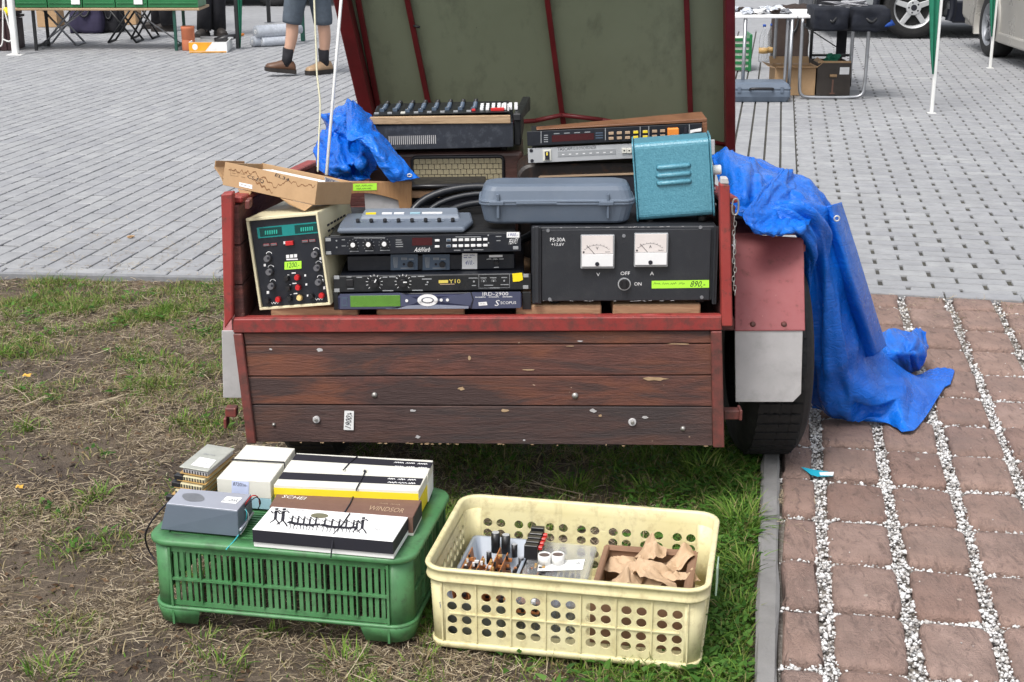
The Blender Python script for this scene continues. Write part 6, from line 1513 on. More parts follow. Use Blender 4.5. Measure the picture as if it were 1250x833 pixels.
def fold_sheet(c, w_, h_, amp, seed, rot, tilt):
    """a sheet of paper with straight random folds"""
    rr = random.Random(seed); n = 30; X, Y = np.meshgrid(np.linspace(-1, 1, n), np.linspace(-1, 1, n), indexing='ij'); Z = np.zeros((n, n)); sq = np.ones((n, n))
    for q in range(9):
        an = rr.uniform(0, 3.1416); d = rr.uniform(-.8, .8); l = X*math.cos(an)+Y*math.sin(an)-d; Z += rr.choice((1, -1))*amp*rr.uniform(.35, 1.0)*np.minimum(np.abs(l), rr.uniform(.3, .7))
    for q in range(14):
        an = rr.uniform(0, 6.28); x0, y0 = rr.uniform(-1, 1), rr.uniform(-1, 1); ac = -(X-x0)*math.sin(an)+(Y-y0)*math.cos(an); al = (X-x0)*math.cos(an)+(Y-y0)*math.sin(an); wd = rr.uniform(.15, .4)
        Z += rr.choice((1, -1))*amp*.6*np.maximum(0, 1-np.abs(ac)/wd)*np.maximum(0, 1-np.abs(al)/rr.uniform(.4, 1))
    Z -= Z.mean(); Rr = np.sqrt(X**2+Y**2); Z += .020*(1-np.minimum(Rr, 1.25))
    jx = np.array([[rr.uniform(-.004, .004) for _ in range(n)] for _ in range(n)])
    px_, py_ = (X*(1-.22*Rr*np.abs(np.sin(1.5*np.arctan2(Y, X)+seed)))+jx)*w_, (Y*(1-.12*Rr)+jx.T)*h_; cc, s_ = math.cos(rot), math.sin(rot)
    vx = c[0]+px_*cc-py_*s_; vy = c[1]+px_*s_+py_*cc; vz = c[2]+Z+tilt[0]*px_+tilt[1]*py_
    vs = [tuple(p) for p in np.stack([vx, vy, np.maximum(vz, .02)], -1).reshape(-1, 3)]
    fs = [(i*n+j, (i+1)*n+j, (i+1)*n+j+1) if (i+j) % 2 else (i*n+j, (i+1)*n+j, i*n+j+1) for i in range(n-1) for j in range(n-1)]+[(i*n+j, (i+1)*n+j+1, i*n+j+1) if (i+j) % 2 else ((i+1)*n+j, (i+1)*n+j+1, i*n+j+1) for i in range(n-1) for j in range(n-1)]
    return vs, fs
for i, (px, py, z, sx, sy, sz, seed, rt, lb) in enumerate(((795, 675, .125, .034, .040, .030, 3, .3, 'topmost crumpled kraft paper standing above the small box rim'), (765, 690, .098, .038, .050, .026, 9, 1.0, 'crumpled kraft paper at the left side of the small box'), (800, 700, .110, .048, .036, .024, 14, .2, 'crumpled kraft paper at the front middle of the small box'),
        (828, 684, .108, .036, .044, .024, 22, -.5, 'crumpled kraft paper at the right back of the small box'), (832, 705, .100, .034, .040, .022, 31, .8, 'crumpled kraft paper at the right front corner of the small box'), (764, 708, .090, .036, .034, .022, 44, .1, 'crumpled kraft paper at the left front corner of the small box'), (800, 712, .086, .040, .03, .022, 50, .4, 'crumpled kraft paper lowest at the front edge of the small box'))):
    q = f.M.inverted() @ U(px, py, z=z); vs, fs = fold_sheet((q.x, q.y, z), sx*1.05, sy*1.05, sz*.62, seed, rt, (.35, -.25) if i == 0 else (random.Random(seed).uniform(-.3, .3), random.Random(seed+1).uniform(-.35, .1))); mb = MB(); mb.add(vs, fs, 0, False); o = mb.build('crumpled_paper', 'kraft', None, f.M); md = o.modifiers.new('thickness', 'SOLIDIFY'); md.thickness = .0006; tag(o, lb, 'paper', 'crumpled papers in the cardboard box')
# ---------------- green crate, upside down
f, _ = crate_frame((189, 758), (500, 787)); Wc, Dc, Hc = .580, .375, .200
t = thing('green_crate', 'green slatted plastic crate turned upside down, carrying boxes and modules', 'crate', f.M)
rc = .045; fg = f
mb = MB()
for cx, cy, a0, nm in ((rc, rc, 180, 0), (Wc-rc, rc, 270, 1), (Wc-rc, Dc-rc, 0, 2), (rc, Dc-rc, 90, 3)):
    ls = []
    for v in (.035, .10, Hc-.014): ls.append([(cx+rc*math.cos(R(a0+90*i/8)), cy+rc*math.sin(R(a0+90*i/8)), v) for i in range(9)]+[(cx+(rc-.004)*math.cos(R(a0+90*i/8)), cy+(rc-.004)*math.sin(R(a0+90*i/8)), v) for i in range(8, -1, -1)])
    m2 = MB(); m2.loft(ls, 0, True); m2.build('corner', 'crate_green', t, f.M)
    sx = 1 if nm in (0, 3) else -1; x0 = 0 if sx > 0 else Wc; sy = 1 if nm in (0, 1) else -1; y0 = 0 if sy > 0 else Dc
    # foot under the corner
    m2 = MB(); pts = [(cx+(rc+.006)*math.cos(R(a0+90*i/8)), cy+(rc+.006)*math.sin(R(a0+90*i/8))) for i in range(9)]
    px_ = (x0+sx*.11, y0-sy*.006); py_ = (x0-sx*.006, y0+sy*.09)
    pts = ([px_]+pts[::-1]+[py_]) if nm in (0, 2) else ([py_]+pts[::-1]+[px_])
    if nm in (1, 3): pass
    inn = [(x+(cx+sx*.03-x)*.10, y+(cy+sy*.03-y)*.10) for x, y in pts]
    lp_ = lambda z, k=0: [(x+(cx-x)*k, y+(cy-y)*k, z) for x, y in pts]+[(x+(cx-x)*k, y+(cy-y)*k, z) for x, y in inn[::-1]]
    m2.loft([lp_(.0, .16), lp_(.022, .06), lp_(.040, 0)], 0, True); m2.build('foot', 'crate_green', t, f.M)
mb = MB(); rim_tube(mb, 0, Wc, 0, Dc, rc, [(-.002, .035), (.005, .035), (.0065, .038), (.0055, .042), (-.002, .043)]); mb.build('lower_flange', 'crate_green', t, f.M)
mb = MB(); rim_tube(mb, 0, Wc, 0, Dc, rc, [(-.003, Hc-.016), (.007, Hc-.013), (.009, Hc-.010), (.009, Hc-.004), (.006, Hc), (-.030, Hc), (-.030, Hc-.004), (-.003, Hc-.0045)]); mb.build('upper_rim', 'crate_green', t, f.M)
def slat_wall(L, ng, nb, place, name='slat_panel'):
    mb = MB(); z0, z1 = .0445, Hc-.0165; zm = (z0+z1)/2-.006
    B = lambda u0, u1, y0, y1, a, b: mb.hexa([place(u0, y0, a), place(u1, y0, a), place(u1, y1, a), place(u0, y1, a), place(u0, y0, b), place(u1, y0, b), place(u1, y1, b), place(u0, y1, b)])
    B(rc, L-rc, .001, .006, z0, z0+.010); B(rc, L-rc, .001, .006, z1-.012, z1); B(rc, L-rc, -.003, .006, zm-.0025, zm+.0025)
    w_ = (L-2*rc)/ng
    for g in range(ng):
        u = rc+g*w_
        if g: B(u-.0018, u+.0018, -.004, .006, z0+.0102, zm-.0028); B(u-.0018, u+.0018, -.004, .006, zm+.0028, z1-.0122)
        for k in range(1, nb+1):
            uu = u+w_*k/(nb+1); h_ = .0043
            for a, b in ((z0+.0102, zm-.0028), (zm+.0028, z1-.0122)):
                p = lambda uu2, y, z: place(uu2, y, z)
                B(uu-h_, uu+h_, .002, .0055, a, b)
    o = mb.build(name, 'crate_green', t, f.M); return tag(o, kind='stuff')
slat_wall(Wc, 7, 4, lambda u, y, v: (u, y, v)); slat_wall(Wc, 7, 4, lambda u, y, v: (u, Dc-y, v))
slat_wall(Dc, 4, 4, lambda u, y, v: (y, u, v)); slat_wall(Dc, 4, 4, lambda u, y, v: (Wc-y, u, v))
mb = MB(); zt = Hc-.0042
for k in range(26): y = .034+(Dc-.068)*k/25; mb.box(.0305, Wc-.0305, y-.0032, y+.0032, zt-.006, zt)
for k in range(8): x = .06+(Wc-.12)*k/7; mb.box(x-.002, x+.002, .031, Dc-.031, zt-.013, zt-.0063)
tag(mb.build('top_grid', 'crate_green', t, f.M), kind='stuff')
for x in (rc+.002, Wc-rc-.002): mb = MB(); mb.box(x-.0025, x+.0025, -.005, .0009, .0, Hc-.017); mb.build('rib', 'crate_green', t, f.M)
ZT = Hc+.0008
def quadbox(mb, q, z0, z1, mi=0, out=0):    # q: pixel quad of the top (FL, FR, BR, BL) at height z1, straight down to z0
    tp_ = [U(*p, z=z1) for p in q]; mb.hexa([Vector((p.x, p.y, z0)) for p in tp_]+tp_, mi); return tp_
def qpts(q, z): return [U(*p, z=z) for p in q]
# white front box with ink drawing
def topframe(q, z):
    p = qpts(q, z); return Fr(p[0], p[1]-p[0], p[3]-p[0]), p
q = [(308, 646), (479.5, 661), (496, 632.5), (332, 618)]; z1 = ZT+.043; ft_, p = topframe(q, z1); L0 = (p[1]-p[0]).length
t = thing('tape_box', 'white tape box with an inked line of running figures and black front edge', 'box', Vector(p[0]))
dn = Vector((0, 0, -1)); dep = (p[3]-p[0])*1.45
mb = MB(); a, b = p[0], p[1]; mb.hexa([a+dn*.0425+dep*.02, b+dn*.0425+dep*.02, b+dep+dn*.0425, a+dep+dn*.0425, a+dn*.012+dep*.02, b+dn*.012+dep*.02, b+dep+dn*.012, a+dep+dn*.012]); mb.build('base', 'paper', t, None, .001)
mb = MB(); mb.hexa([a+dn*.030, b+dn*.030, b+dep+dn*.030, a+dep+dn*.030, a, b, b+dep, a+dep]); bo = mb.build('lid', 'paper', t, None, .0008)
mb = MB(); n_ = (b-a).cross(Vector((0, 0, 1))).normalized(); 
mb.hexa([a+dn*.0295+n_*.0004, b+dn*.0295+n_*.0004, b+dn*.0295+n_*.0001, a+dn*.0295+n_*.0001, a+dn*.0015+n_*.0004, b+dn*.0015+n_*.0004, b+dn*.0015+n_*.0001, a+dn*.0015+n_*.0001]); mb.build('black_edge', 'ink', t, None)
sd = Fr(b, dep, Vector((0, 0, 1))); 
mb = MB(); mb.hexa([tuple(b+dn*.0295+ (b-a).normalized()*k+dep*d) for k, d in ((.0001, 0), (.0004, 0), (.0004, 1), (.0001, 1))]+[tuple(b+dn*.002+(b-a).normalized()*k+dep*d) for k, d in ((.0001, 0), (.0004, 0), (.0004, 1), (.0001, 1))]); mb.build('black_edge', 'ink', t, None)
mb = MB(); off = .0006
def stroke(pts, wd, mi=0): mb.ribbon([ft_.px(*p_, -off) for p_ in pts], wd, -off, mi)
rd = random.Random(5)
def figure(x, y, s_, lean=0):
    stroke([(x, y-6*s_), (x-.5+lean, y-2*s_), (x-1, y+1*s_)], .0046*s_)
    stroke([(x+.6*s_, y-8.2*s_), (x+.6*s_, y-7.2*s_)], .0048*s_)
    stroke([(x-.2, y-5*s_), (x+3*s_, y-6.6*s_), (x+4.6*s_, y-5*s_)], .0021*s_); stroke([(x-.2, y-5*s_), (x-3*s_, y-4*s_), (x-4.4*s_, y-6*s_)], .0021*s_)
    stroke([(x-1, y+1*s_), (x+1.4*s_, y+3.4*s_), (x+3*s_, y+6*s_)], .0023*s_); stroke([(x-1, y+1*s_), (x-3*s_, y+3*s_), (x-5.4*s_, y+4.4*s_)], .0023*s_)
figure(337, 632, 1.35); figure(346, 633.5, 1.5); figure(443, 643, 1.35); figure(436, 644.5, 1.0)
for bx, by, L_b in ((353, 638.2, 36), (393, 641.6, 42)):
    stroke([(bx, by-.8), (bx+L_b*.25, by+1.4), (bx+L_b*.75, by+2.9), (bx+L_b, by+2.2)], .0105)
    for k in range(5): figure(bx+4+k*(L_b-7)/4, by-1.4+k*.55, .85)
    for k in range(9): xx = bx+2+k*(L_b-4)/8; stroke([(xx, by+2+k*.2), (xx-1.6+rd.uniform(-1, 1), by+7.5+k*.25)], .0013)
stroke([(326, 644.6), (380, 649.2), (440, 654.5), (474, 657.2)], .0006); stroke([(458, 641), (461, 648), (452, 654)], .0006)
scrib(mb, ft_, (334, 620.5), (379, 624.5), off, 1, 7, .0009, 4); scrib(mb, ft_, (456, 644), (472, 649), off, 1, 17, .0006, 1)
cxp, cyp = ft_.px(390, 629.5, -off); sx_ = ft_.sc(390, 629.5); mb.add([(cxp+11*sx_*math.cos(6.283*i/24), -off+.00025, cyp+.0132*math.sin(6.283*i/24)) for i in range(24)], [tuple(range(24))], 2)
mb.build('drawing', ['ink', 'ink', 'taupe_oval'], t, ft_.M, keepn=True)
def band(root, pts, r=.0016):
    mb = MB(); mb.tube(pts, r, 6); return mb.build('elastic_band', 'ink', root)
band(t, [U(405, 679.5, z=ZT+.004)+n_*.006, U(407, 652.5, z=z1-.001)+n_*.002, U(418, 640, z=z1+.0015), U(427, 627, z=z1+.0015)])
# brown box
q = [(329, 618), (504, 631.5), (514.5, 610.5), (341, 598.5)]; z2 = ZT+.044; fb_, p = topframe(q, z2)
t = thing('tape_box', 'brown cardboard tape box lettered WINDSOR, between white and yellow edged boxes', 'box', Vector(p[0]))
mb = MB(); mb.hexa([Vector((c.x, c.y, ZT+.006)) for c in p]+[Vector((c.x, c.y, z2)) for c in p]); mb.build('body', 'brown_card', t, None, .0008)
mb = MB(); pq = [c+(p[0]-c)*.0 for c in p]; mb.hexa([Vector((c.x, c.y, ZT)) for c in p]+[Vector((c.x, c.y, ZT+.0055)) for c in p]); mb.build('base', 'white_oil_card', t)
mb = MB(); e_ = (p[1]-p[0]).normalized(); mb.hexa([p[1]+e_*.0002+Vector((0, 0, -.037)), p[1]+e_*.0006+Vector((0, 0, -.037)), p[2]+e_*.0006+Vector((0, 0, -.037)), p[2]+e_*.0002+Vector((0, 0, -.037)), p[1]+e_*.0002+Vector((0, 0, -.003)), p[1]+e_*.0006+Vector((0, 0, -.003)), p[2]+e_*.0006+Vector((0, 0, -.003)), p[2]+e_*.0002+Vector((0, 0, -.003))]); mb.build('black_edge', 'ink', t)
mb = MB(); put_text(mb, fb_, 'SCHEI', (346.5, 604.6), (372, 610), .0006, 0, .1, R(-3)); put_text(mb, fb_, 'WINDSOR', (452, 617.5), (492, 626), .0006, 1, 0, R(-2)); scrib(mb, fb_, (464, 613.5), (490, 617.5), .0006, 1, 4, .0008, 2); mb.build('lettering', ['print_white', 'print_gold'], t, fb_.M, keepn=True)
band(t, [U(421, 625, z=z2+.0016), U(428, 614, z=z2+.0016), U(432, 604.5, z=z2+.0016)])
# the two striped boxes
for (q, z3, st, tx, lb, yel) in (([(334.5, 591.5), (511, 599), (521.5, 579.5), (350, 569)], ZT+.066, ((.28, .66),), ((474, 583.5, 510, 591.5),), 'tape box with a black stripe and yellow front edge', True), ([(350.5, 568), (522.5, 578), (528.5, 562.5), (362, 553.5)], ZT+.070, ((.42, .93),), ((482, 563.5, 524, 572.5),), 'rearmost tape box, white with a black stripe and white front edge', False)):
    fs_, p = topframe(q, z3); t = thing('tape_box', lb+' on the green crate', 'box', Vector((p[0].x, p[0].y, ZT))); hm = z3-.024
    mb = MB(); mb.hexa([Vector((c.x, c.y, ZT)) for c in p]+[Vector((c.x, c.y, hm)) for c in p]); mb.build('base', 'yellow_card' if yel else 'paper', t, None, .0006)
    mb = MB(); o2 = (p[0]-p[3])*.02; mb.hexa([Vector((c.x, c.y, hm+.0005))+k for c, k in zip(p, (o2, o2, -o2, -o2))]+[Vector((c.x, c.y, z3))+k for c, k in zip(p, (o2, o2, -o2, -o2))]); mb.build('lid', 'white_oil_card', t, None, .0008)
    if yel: mb = MB(); fn = (p[0]-p[3]).normalized(); mb.hexa([p[i]+fn*k+Vector((0, 0, dz)) for dz in (-.0225, -.0065) for i, k in ((0, .0035), (1, .0035), (1, .0028), (0, .0028))]); mb.build('yellow_edge', 'yellow_card', t)
    Wt_ = (p[1]-p[0]).length; Dt_ = (p[3]-p[0]).dot(fs_.z); sk = (p[3]-p[0]).dot(fs_.x)
    mb = MB()
    for a_, b_ in st: mb.add([(sk*a_+.001, -.0004, Dt_*a_), (Wt_+sk*a_*.9-.001, -.0004, Dt_*a_*.93), (Wt_+sk*b_*.9-.001, -.0004, Dt_*b_*.95), (sk*b_+.001, -.0004, Dt_*b_)], [(0, 1, 2, 3)], 0)
    x0, y0, x1, y1 = tx[0]; scrib(mb, fs_, (x0, y0), (x1, (y0+y1)/2-.3), .0009, 1, int(x0), .0022, 3); scrib(mb, fs_, (x0, (y0+y1)/2+.3), (x1, y1), .0009, 1, int(x0)+1, .0022, 3)
    mb.build('stripe', ['ink', 'print_white'], t, fs_.M, keepn=True)
    band(t, [U(434.5, 603, z=z3-.02)+Vector((0, -.006, 0)), U(435.5, 597, z=z3)+Vector((0, -.003, .002)), U(445.5, 577, z=z3+.0016)] if yel else [U(419, 574, z=z3+.0016), U(427, 565, z=z3+.0016), U(436, 557.5, z=z3+.0016)])
    if yel: mb = MB(); c_ = U(445.5, 576, z=z3+.002); mb.lathe(c_, (0, 0, 1), [(.003, -.001), (.004, .001), (.0025, .004), (.0003, .005)], 10); mb.build('band_knot', 'ink', t)
# two white boxes on pale blue bases
for (q, lb, lab) in (([(264.5, 584), (330, 588.5), (346, 566.5), (283.5, 563)], 'front white card box on a pale blue base, with price label', True), ([(284, 561.5), (347, 565), (360, 547.5), (300.5, 543)], 'rear white card box behind the labelled one on the green crate', False)):
    z3 = ZT+.068; fs_, p = topframe(q, z3); t = thing('card_box', lb, 'box', Vector((p[0].x, p[0].y, ZT)))
    mb = MB(); mb.hexa([Vector((c.x, c.y, ZT)) for c in p]+[Vector((c.x, c.y, ZT+.026)) for c in p]); mb.build('base', 'lightblue_card', t, None, .0006)
    mb = MB(); mb.hexa([Vector((c.x, c.y, ZT+.0265)) for c in p]+[Vector((c.x, c.y, z3)) for c in p]); mb.build('lid', 'white_oil_card', t, None, .001)
    if lab:
        ff_ = Fr(Vector((p[0].x, p[0].y, ZT)), p[1]-p[0], (0, 0, 1)); mb = MB(); flat(mb, ff_, [(283, 587), (304, 588.4), (303.5, 605), (282.8, 603.5)], .0004, 0, .0005); put_text(mb, ff_, '8720/m-', (284.5, 589), (302, 594.5), .0012, 1, .2, R(-3)); mb.build('price_label', [simple('blue_paper', (.52, .58, .78), .7).m, 'ink'], t, ff_.M, keepn=True)
    else: band(t, [p[0]+Vector((0, 0, .001)), p[1]+Vector((0, 0, .001)), Vector((p[1].x, p[1].y, ZT+.03))+ (p[1]-p[0]).normalized()*.002], .0018)
# grey power module
zb, zt2 = ZT, ZT+.058
B4 = qpts([(196, 646.5), (291.5, 655.5), (309, 630), (222, 622)], zb); T4 = qpts([(203, 615.5), (290, 624.5), (307, 604.5), (220, 597)], zt2)
t = thing('power_module', 'tapered grey metal power module with trailing wires on the green crate', 'module', Vector(B4[0]))
mb = MB(); mb.hexa(B4+T4); mb.build('case', 'power_grey', t, None, .0012)
fs_, p = topframe([(203, 615.5), (290, 624.5), (307, 604.5), (220, 597)], zt2)
mb = MB(); mb.hexa([c+(sum(T4, Vector())/4-c)*.012+Vector((0, 0, dz)) for dz in (.0003, .0016) for c in T4]); mb.build('top_plate', 'aluminium', t, None, .0004)
mb = MB(); mb.add([(u, -.0022, v) for u, v in [fs_.px(x, y, -.0022) for x, y in [(236+13*(abs(math.cos(a))**.6)*math.copysign(1, math.cos(a))-math.sin(a)*3, 607.2-5*math.sin(a)) for a in [6.283*i/26 for i in range(26)]]]], [tuple(range(26))]); mb.build('oval_sticker', 'dull_steel', t, fs_.M, keepn=True)
mb = MB(); qq = [(269.5, 613.2), (288, 615.3), (296, 608), (277, 606.2)]; flat(mb, fs_, qq, .0022, 0, .0003); scrib(mb, fs_, (284, 607.5), (289, 614), .0028, 1, 6, .0022, 1); scrib(mb, fs_, (274, 609), (281, 613), .0028, 1, 9, .0006, 2); mb.build('sticker', ['paper', 'print_grey'], t, fs_.M, keepn=True)
mb = MB(); a, b = B4[1]*.75+T4[1]*.25, B4[2]*.75+T4[2]*.25; mb.tube([a+Vector((.003, .002, 0)), b+Vector((.003, -.01, 0))], .003, 6); mb.build('side_strip', 'aluminium', t)
c0 = U(298, 619, z=ZT+.04)
for k, (pp_, m_) in enumerate((([(298, 619, .045), (303, 610, .07), (309, 604, .085), (316, 607, .07), (317, 618, .02)], 'red_plastic'), ([(298, 620, .045), (306, 611, .075), (314, 606, .08), (319, 613, .05), (315, 622, .01)], 'ink'), ([(299, 621, .045), (302, 626, .04), (299, 640, .006), (290, 656, .003), (276, 671, -.004)], 'wire_cyan'), ([(299, 622, .045), (304, 628, .03), (302, 640, .004), (294, 652, .003)], 'print_white'))):
    mb = MB(); mb.tube(chaikin([U(x, y, z=ZT+z_) for x, y, z_ in pp_], 2), .0013, 6); mb.build('wire', m_, t)
# stack of relay boards
t = thing('relay_unit', 'stack of open relay boards with orange edges on the green crate corner', 'circuit stack', U(225, 600, z=ZT))
P0, P1, P2 = U(219, 572, z=ZT+.072), U(254, 578, z=ZT+.072), U(287, 550, z=ZT+.072); fx, fd2 = (P1-P0), (P2-P1)
for k in range(5):
    z_ = ZT+.002+k*.0145; sh = fx*(-.10*(4-k)*.5)+fd2*(-.06*(4-k))
    b0 = Vector((P0.x, P0.y, z_))+sh; mb = MB(); mb.hexa([b0, b0+fx, b0+fx+fd2, b0+fd2]+[c+Vector((0, 0, .002)) for c in (b0, b0+fx, b0+fx+fd2, b0+fd2)]); bb = mb.build('board', 'pcb_edge', t)
    mb = MB(); b1 = b0+Vector((0, 0, .0022))+fx*.1+fd2*.02; mb.hexa([b1, b1+fx*.85, b1+fx*.85+fd2*.96, b1+fd2*.96]+[c+Vector((0, 0, .0095)) for c in (b1, b1+fx*.85, b1+fx*.85+fd2*.96, b1+fd2*.96)]); mb.build('relay_block', 'cream_slots' if k < 4 else 'mudflap', bb, None, .001)
    mb = MB()
    for i in range(9): c = b1+fx*(.85*i/9+.03)-fd2.normalized()*.0008; mb.hexa([c, c+fx*.04, c+fx*.04+fd2.normalized()*.0006, c+fd2.normalized()*.0006]+[g+Vector((0, 0, .008)) for g in (c, c+fx*.04, c+fx*.04+fd2.normalized()*.0006, c+fd2.normalized()*.0006)])
    tag(mb.build('contact', 'ink', bb), kind='stuff')
    if k in (0, 2, 3): mb = MB(); c = b0-fx*.10+Vector((0, 0, .0005)); mb.hexa([c, c+fx*.30, c+fx*.30+fd2*.12, c+fd2*.12]+[g+Vector((0, 0, .012)) for g in (c, c+fx*.30, c+fx*.30+fd2*.12, c+fd2*.12)]); mb.build('connector', 'black_plastic', bb, None, .001)
mb = MB(); b1 = P0+Vector((0, 0, .002)); mb.hexa([b1, b1+fx, b1+fx+fd2, b1+fd2]+[c+Vector((0, 0, .003)) for c in (b1, b1+fx, b1+fx+fd2, b1+fd2)]); mb.build('cover', simple('cover_plate', (.42, .43, .38), .35, .2, .15, 40).m, t, None, .001)
fs_ = Fr(P0+Vector((0, 0, .005)), fx, fd2); mb = MB(); flat(mb, fs_, [(233, 568), (255, 572), (264, 562), (244, 558)], .0008, 0, .0003); scrib(mb, fs_, (240, 562), (255, 569), .0014, 1, 3, .0006, 2); scrib(mb, fs_, (250, 553), (262, 557), .0014, 1, 5, .0012, 2); mb.build('sticker', ['paper', 'print_grey'], t, fs_.M, keepn=True)
mb = MB(); mb.tube(chaikin([U(212, 607, z=ZT+.02), U(196, 622, z=.19), U(182, 640, z=.15), U(176, 655, z=.10), U(181, 672, z=.05), U(189, 684, z=.03)], 3), .0022, 6); mb.build('cable', 'ink', t)
# small things on the ground
mb = MB(); a = [U(978, 570.5, z=.010), U(995, 574, z=.004), U(1018, 577, z=.006), U(1017, 581.5, z=.005), U(998, 582, z=.004), U(990, 580, z=.004)]
mb.add(a, [(0, 1, 5), (1, 4, 5), (1, 2, 3, 4)], 0); mb.add([p+Vector((0, .0, .0012)) for p in (U(1000, 577.5, z=.004), a[2], a[3], U(1001, 581, z=.004))], [(0, 1, 2, 3)], 1)
o = mb.build('paper_scrap', ['teal_scrap', 'paper']); md = o.modifiers.new('thickness', 'SOLIDIFY'); md.thickness = .0008; tag(o, 'small teal and white paper scrap lying on the red paving', 'scrap')
for px, py, r_, lb in ((33, 458, .016, 'small yellow leaf lying on the dry grass at the left edge'), (24, 594, .012, 'tiny pale leaf lying low on the dry grass at the left edge')):
    c = U(px, py, z=.012); mb = MB(); n = 10; mb.add([(c.x+r_*math.cos(6.283*i/n)*(1 if i % 2 else .7), c.y+r_*.8*math.sin(6.283*i/n), c.z+.004*math.sin(i*2)) for i in range(n)]+[(c.x, c.y, c.z+.003)], [(i, (i+1) % n, n) for i in range(n)])
    o = mb.build('fallen_leaf', 'leaf_yellow'); md = o.modifiers.new('thickness', 'SOLIDIFY'); md.thickness = .0006; tag(o, lb, 'leaf')
c = U(159.5, 289.5, z=.006); mb = MB(); mb.add(crumple((c.x, c.y, .008), .022, .016, .009, 3, .2)[0], crumple((c.x, c.y, .008), .022, .016, .009, 3, .2)[1]); tag(mb.build('stone', 'cardboard'), 'single small brown stone lying on the grey paving', 'stone')
# ================================================================== BACKGROUND
def FY(Y): return Fr((0, Y, 0), (1, 0, 0), (0, 0, 1))
def gy(py): return 3007.0/(py+138.0)*1.0-H*math.tan(TH)      # ground distance seen at image row py
def gz(px, py): return U(px, py, z=0)
def rod(pts, r, m, name, parent=None, n=8, smooth=0):
    mb = MB(); mb.tube(chaikin(pts, smooth) if smooth else pts, r, n); return mb.build(name, m, parent)
def bx(name, label, cat, M, x0, x1, y0, y1, z0, z1, m, bevel=.004, group=None):
    mb = MB(); mb.box(x0, x1, y0, y1, z0, z1); o = mb.build(name, m, None, M, bevel); return tag(o, label, cat, group)
# ---- left: bench of green boxes
Yb_ = 14.55; f = FY(Yb_); zb0 = f.px(120, 13.2)[1]; 
xl, xr = f.px(20, 10)[0], f.px(243, 10)[0]
t = thing('folding_bench', 'long low folding bench on green legs carrying green boxes', 'bench', (xl, Yb_, 0))
mb = MB(); mb.box(xl-.3, xr, Yb_, Yb_+.50, zb0, zb0+.024); mb.build('plank_top', 'pine', t, None, .004)
for px, mt in ((213, 'green_paint'), (41, 'black_metal')):
    x = f.px(px, 40)[0]
    for dy in (.04, .44):
        mb = MB(); mb.box(x-.014, x+.014, Yb_+dy-.014, Yb_+dy+.014, 0, zb0-.002); mb.build('leg', mt, t, None, .002)
    mb = MB(); mb.box(x-.012, x+.012, Yb_+.056, Yb_+.424, .03, .055); mb.build('foot_bar', mt, t)
    rod([(x, Yb_+.25, .05), (x+(.45 if px < 100 else -.45), Yb_+.25, zb0-.01)], .008, 'dull_steel', 'brace', t)
edges = [18, 57.5, 100.5, 140.5, 180, 242]; rd = random.Random(3)
for i in range(5):
    x0, x1 = f.px(edges[i]+.6, 8)[0], f.px(edges[i+1]-.6, 8)[0]; z0 = zb0+.030
    t = thing('green_box', ['leftmost', 'second from the left', 'middle', 'second from the right', 'rightmost'][i]+' of the green plastic boxes on the bench', 'box', (x0, Yb_, z0), 'green boxes on the bench')
    mb = MB()
    for q in ((x0, x1, Yb_+.01, Yb_+.016), (x0, x1, Yb_+.40, Yb_+.406)): mb.box(q[0], q[1], q[2], q[3], z0, z0+.22)
    for q in (x0, x1-.006): mb.box(q, q+.006, Yb_+.0165, Yb_+.3995, z0, z0+.22)
    mb.box(x0+.007, x1-.007, Yb_+.017, Yb_+.399, z0+.001, z0+.006)
    mb.build('box_shell', 'green_box', t)
    for k in range(3): mb = MB(); mb.box(x0+.012, x1-.012, Yb_+.002, Yb_+.0095, z0+.035+.06*k, z0+.045+.06*k); mb.build('rib', 'green_box', t, None, .002)
    mb = MB(); mb.box(x0-.004, x1+.004, Yb_-.002, Yb_+.0095, z0+.195, z0+.225); mb.build('rim', 'green_box', t, None, .003)
    if i in (1, 3):
        fx_ = f.px(176 if i == 3 else 134, 5)[0]; mb = MB(); mb.box(min(fx_, x1)-.10, min(fx_, x1)-.015, Yb_-.0045, Yb_-.003, z0+.03, z0+.16); mb.build('price_label', 'paper', t)
        fl = Fr((min(fx_, x1)-.10, Yb_-.0046, z0+.03), (1, 0, 0), (0, 0, 1)); mb = MB()
        rr = random.Random(i); mb.ribbon([(.012+.06*k/7, .05+(.03 if k % 2 else -.0)) for k in range(8)], .006, -.0005); mb.build('handwriting', 'ink', t, fl.M)
# stools and bags below the bench
def stool(pxc, Yc, wpx, label, m='black_metal'):
    s_ = 1/(F/(Yc*CT+1.4*ST)); x = (pxc-625)*s_; w_ = wpx*s_/2; g = thing('folding_stool', label, 'stool', (x, Yc, 0), 'folding stools under the bench')
    for y in (Yc, Yc+.30):
        rod([(x-w_, y, .01), (x+w_*.9, y, .37)], .011, m, 'leg', g); rod([(x+w_, y, .01), (x-w_*.9, y, .37)], .011, m, 'leg', g)
    for sx in (-1, 1): rod([(x+sx*w_, Yc, .01), (x+sx*w_, Yc+.30, .01)], .011, m, 'foot_rail', g)
    mb = MB(); mb.box(x-w_, x+w_, Yc-.02, Yc+.32, .372, .385); mb.build('seat', 'dark_cloth', g, None, .004); return g
stool(72, 15.0, 40, 'grey folding stool with white feet at the left under the bench', 'dull_steel'); stool(148, 15.3, 34, 'black folding stool under the middle of the bench'); stool(172, 15.7, 26, 'black folding stool farthest right under the bench')
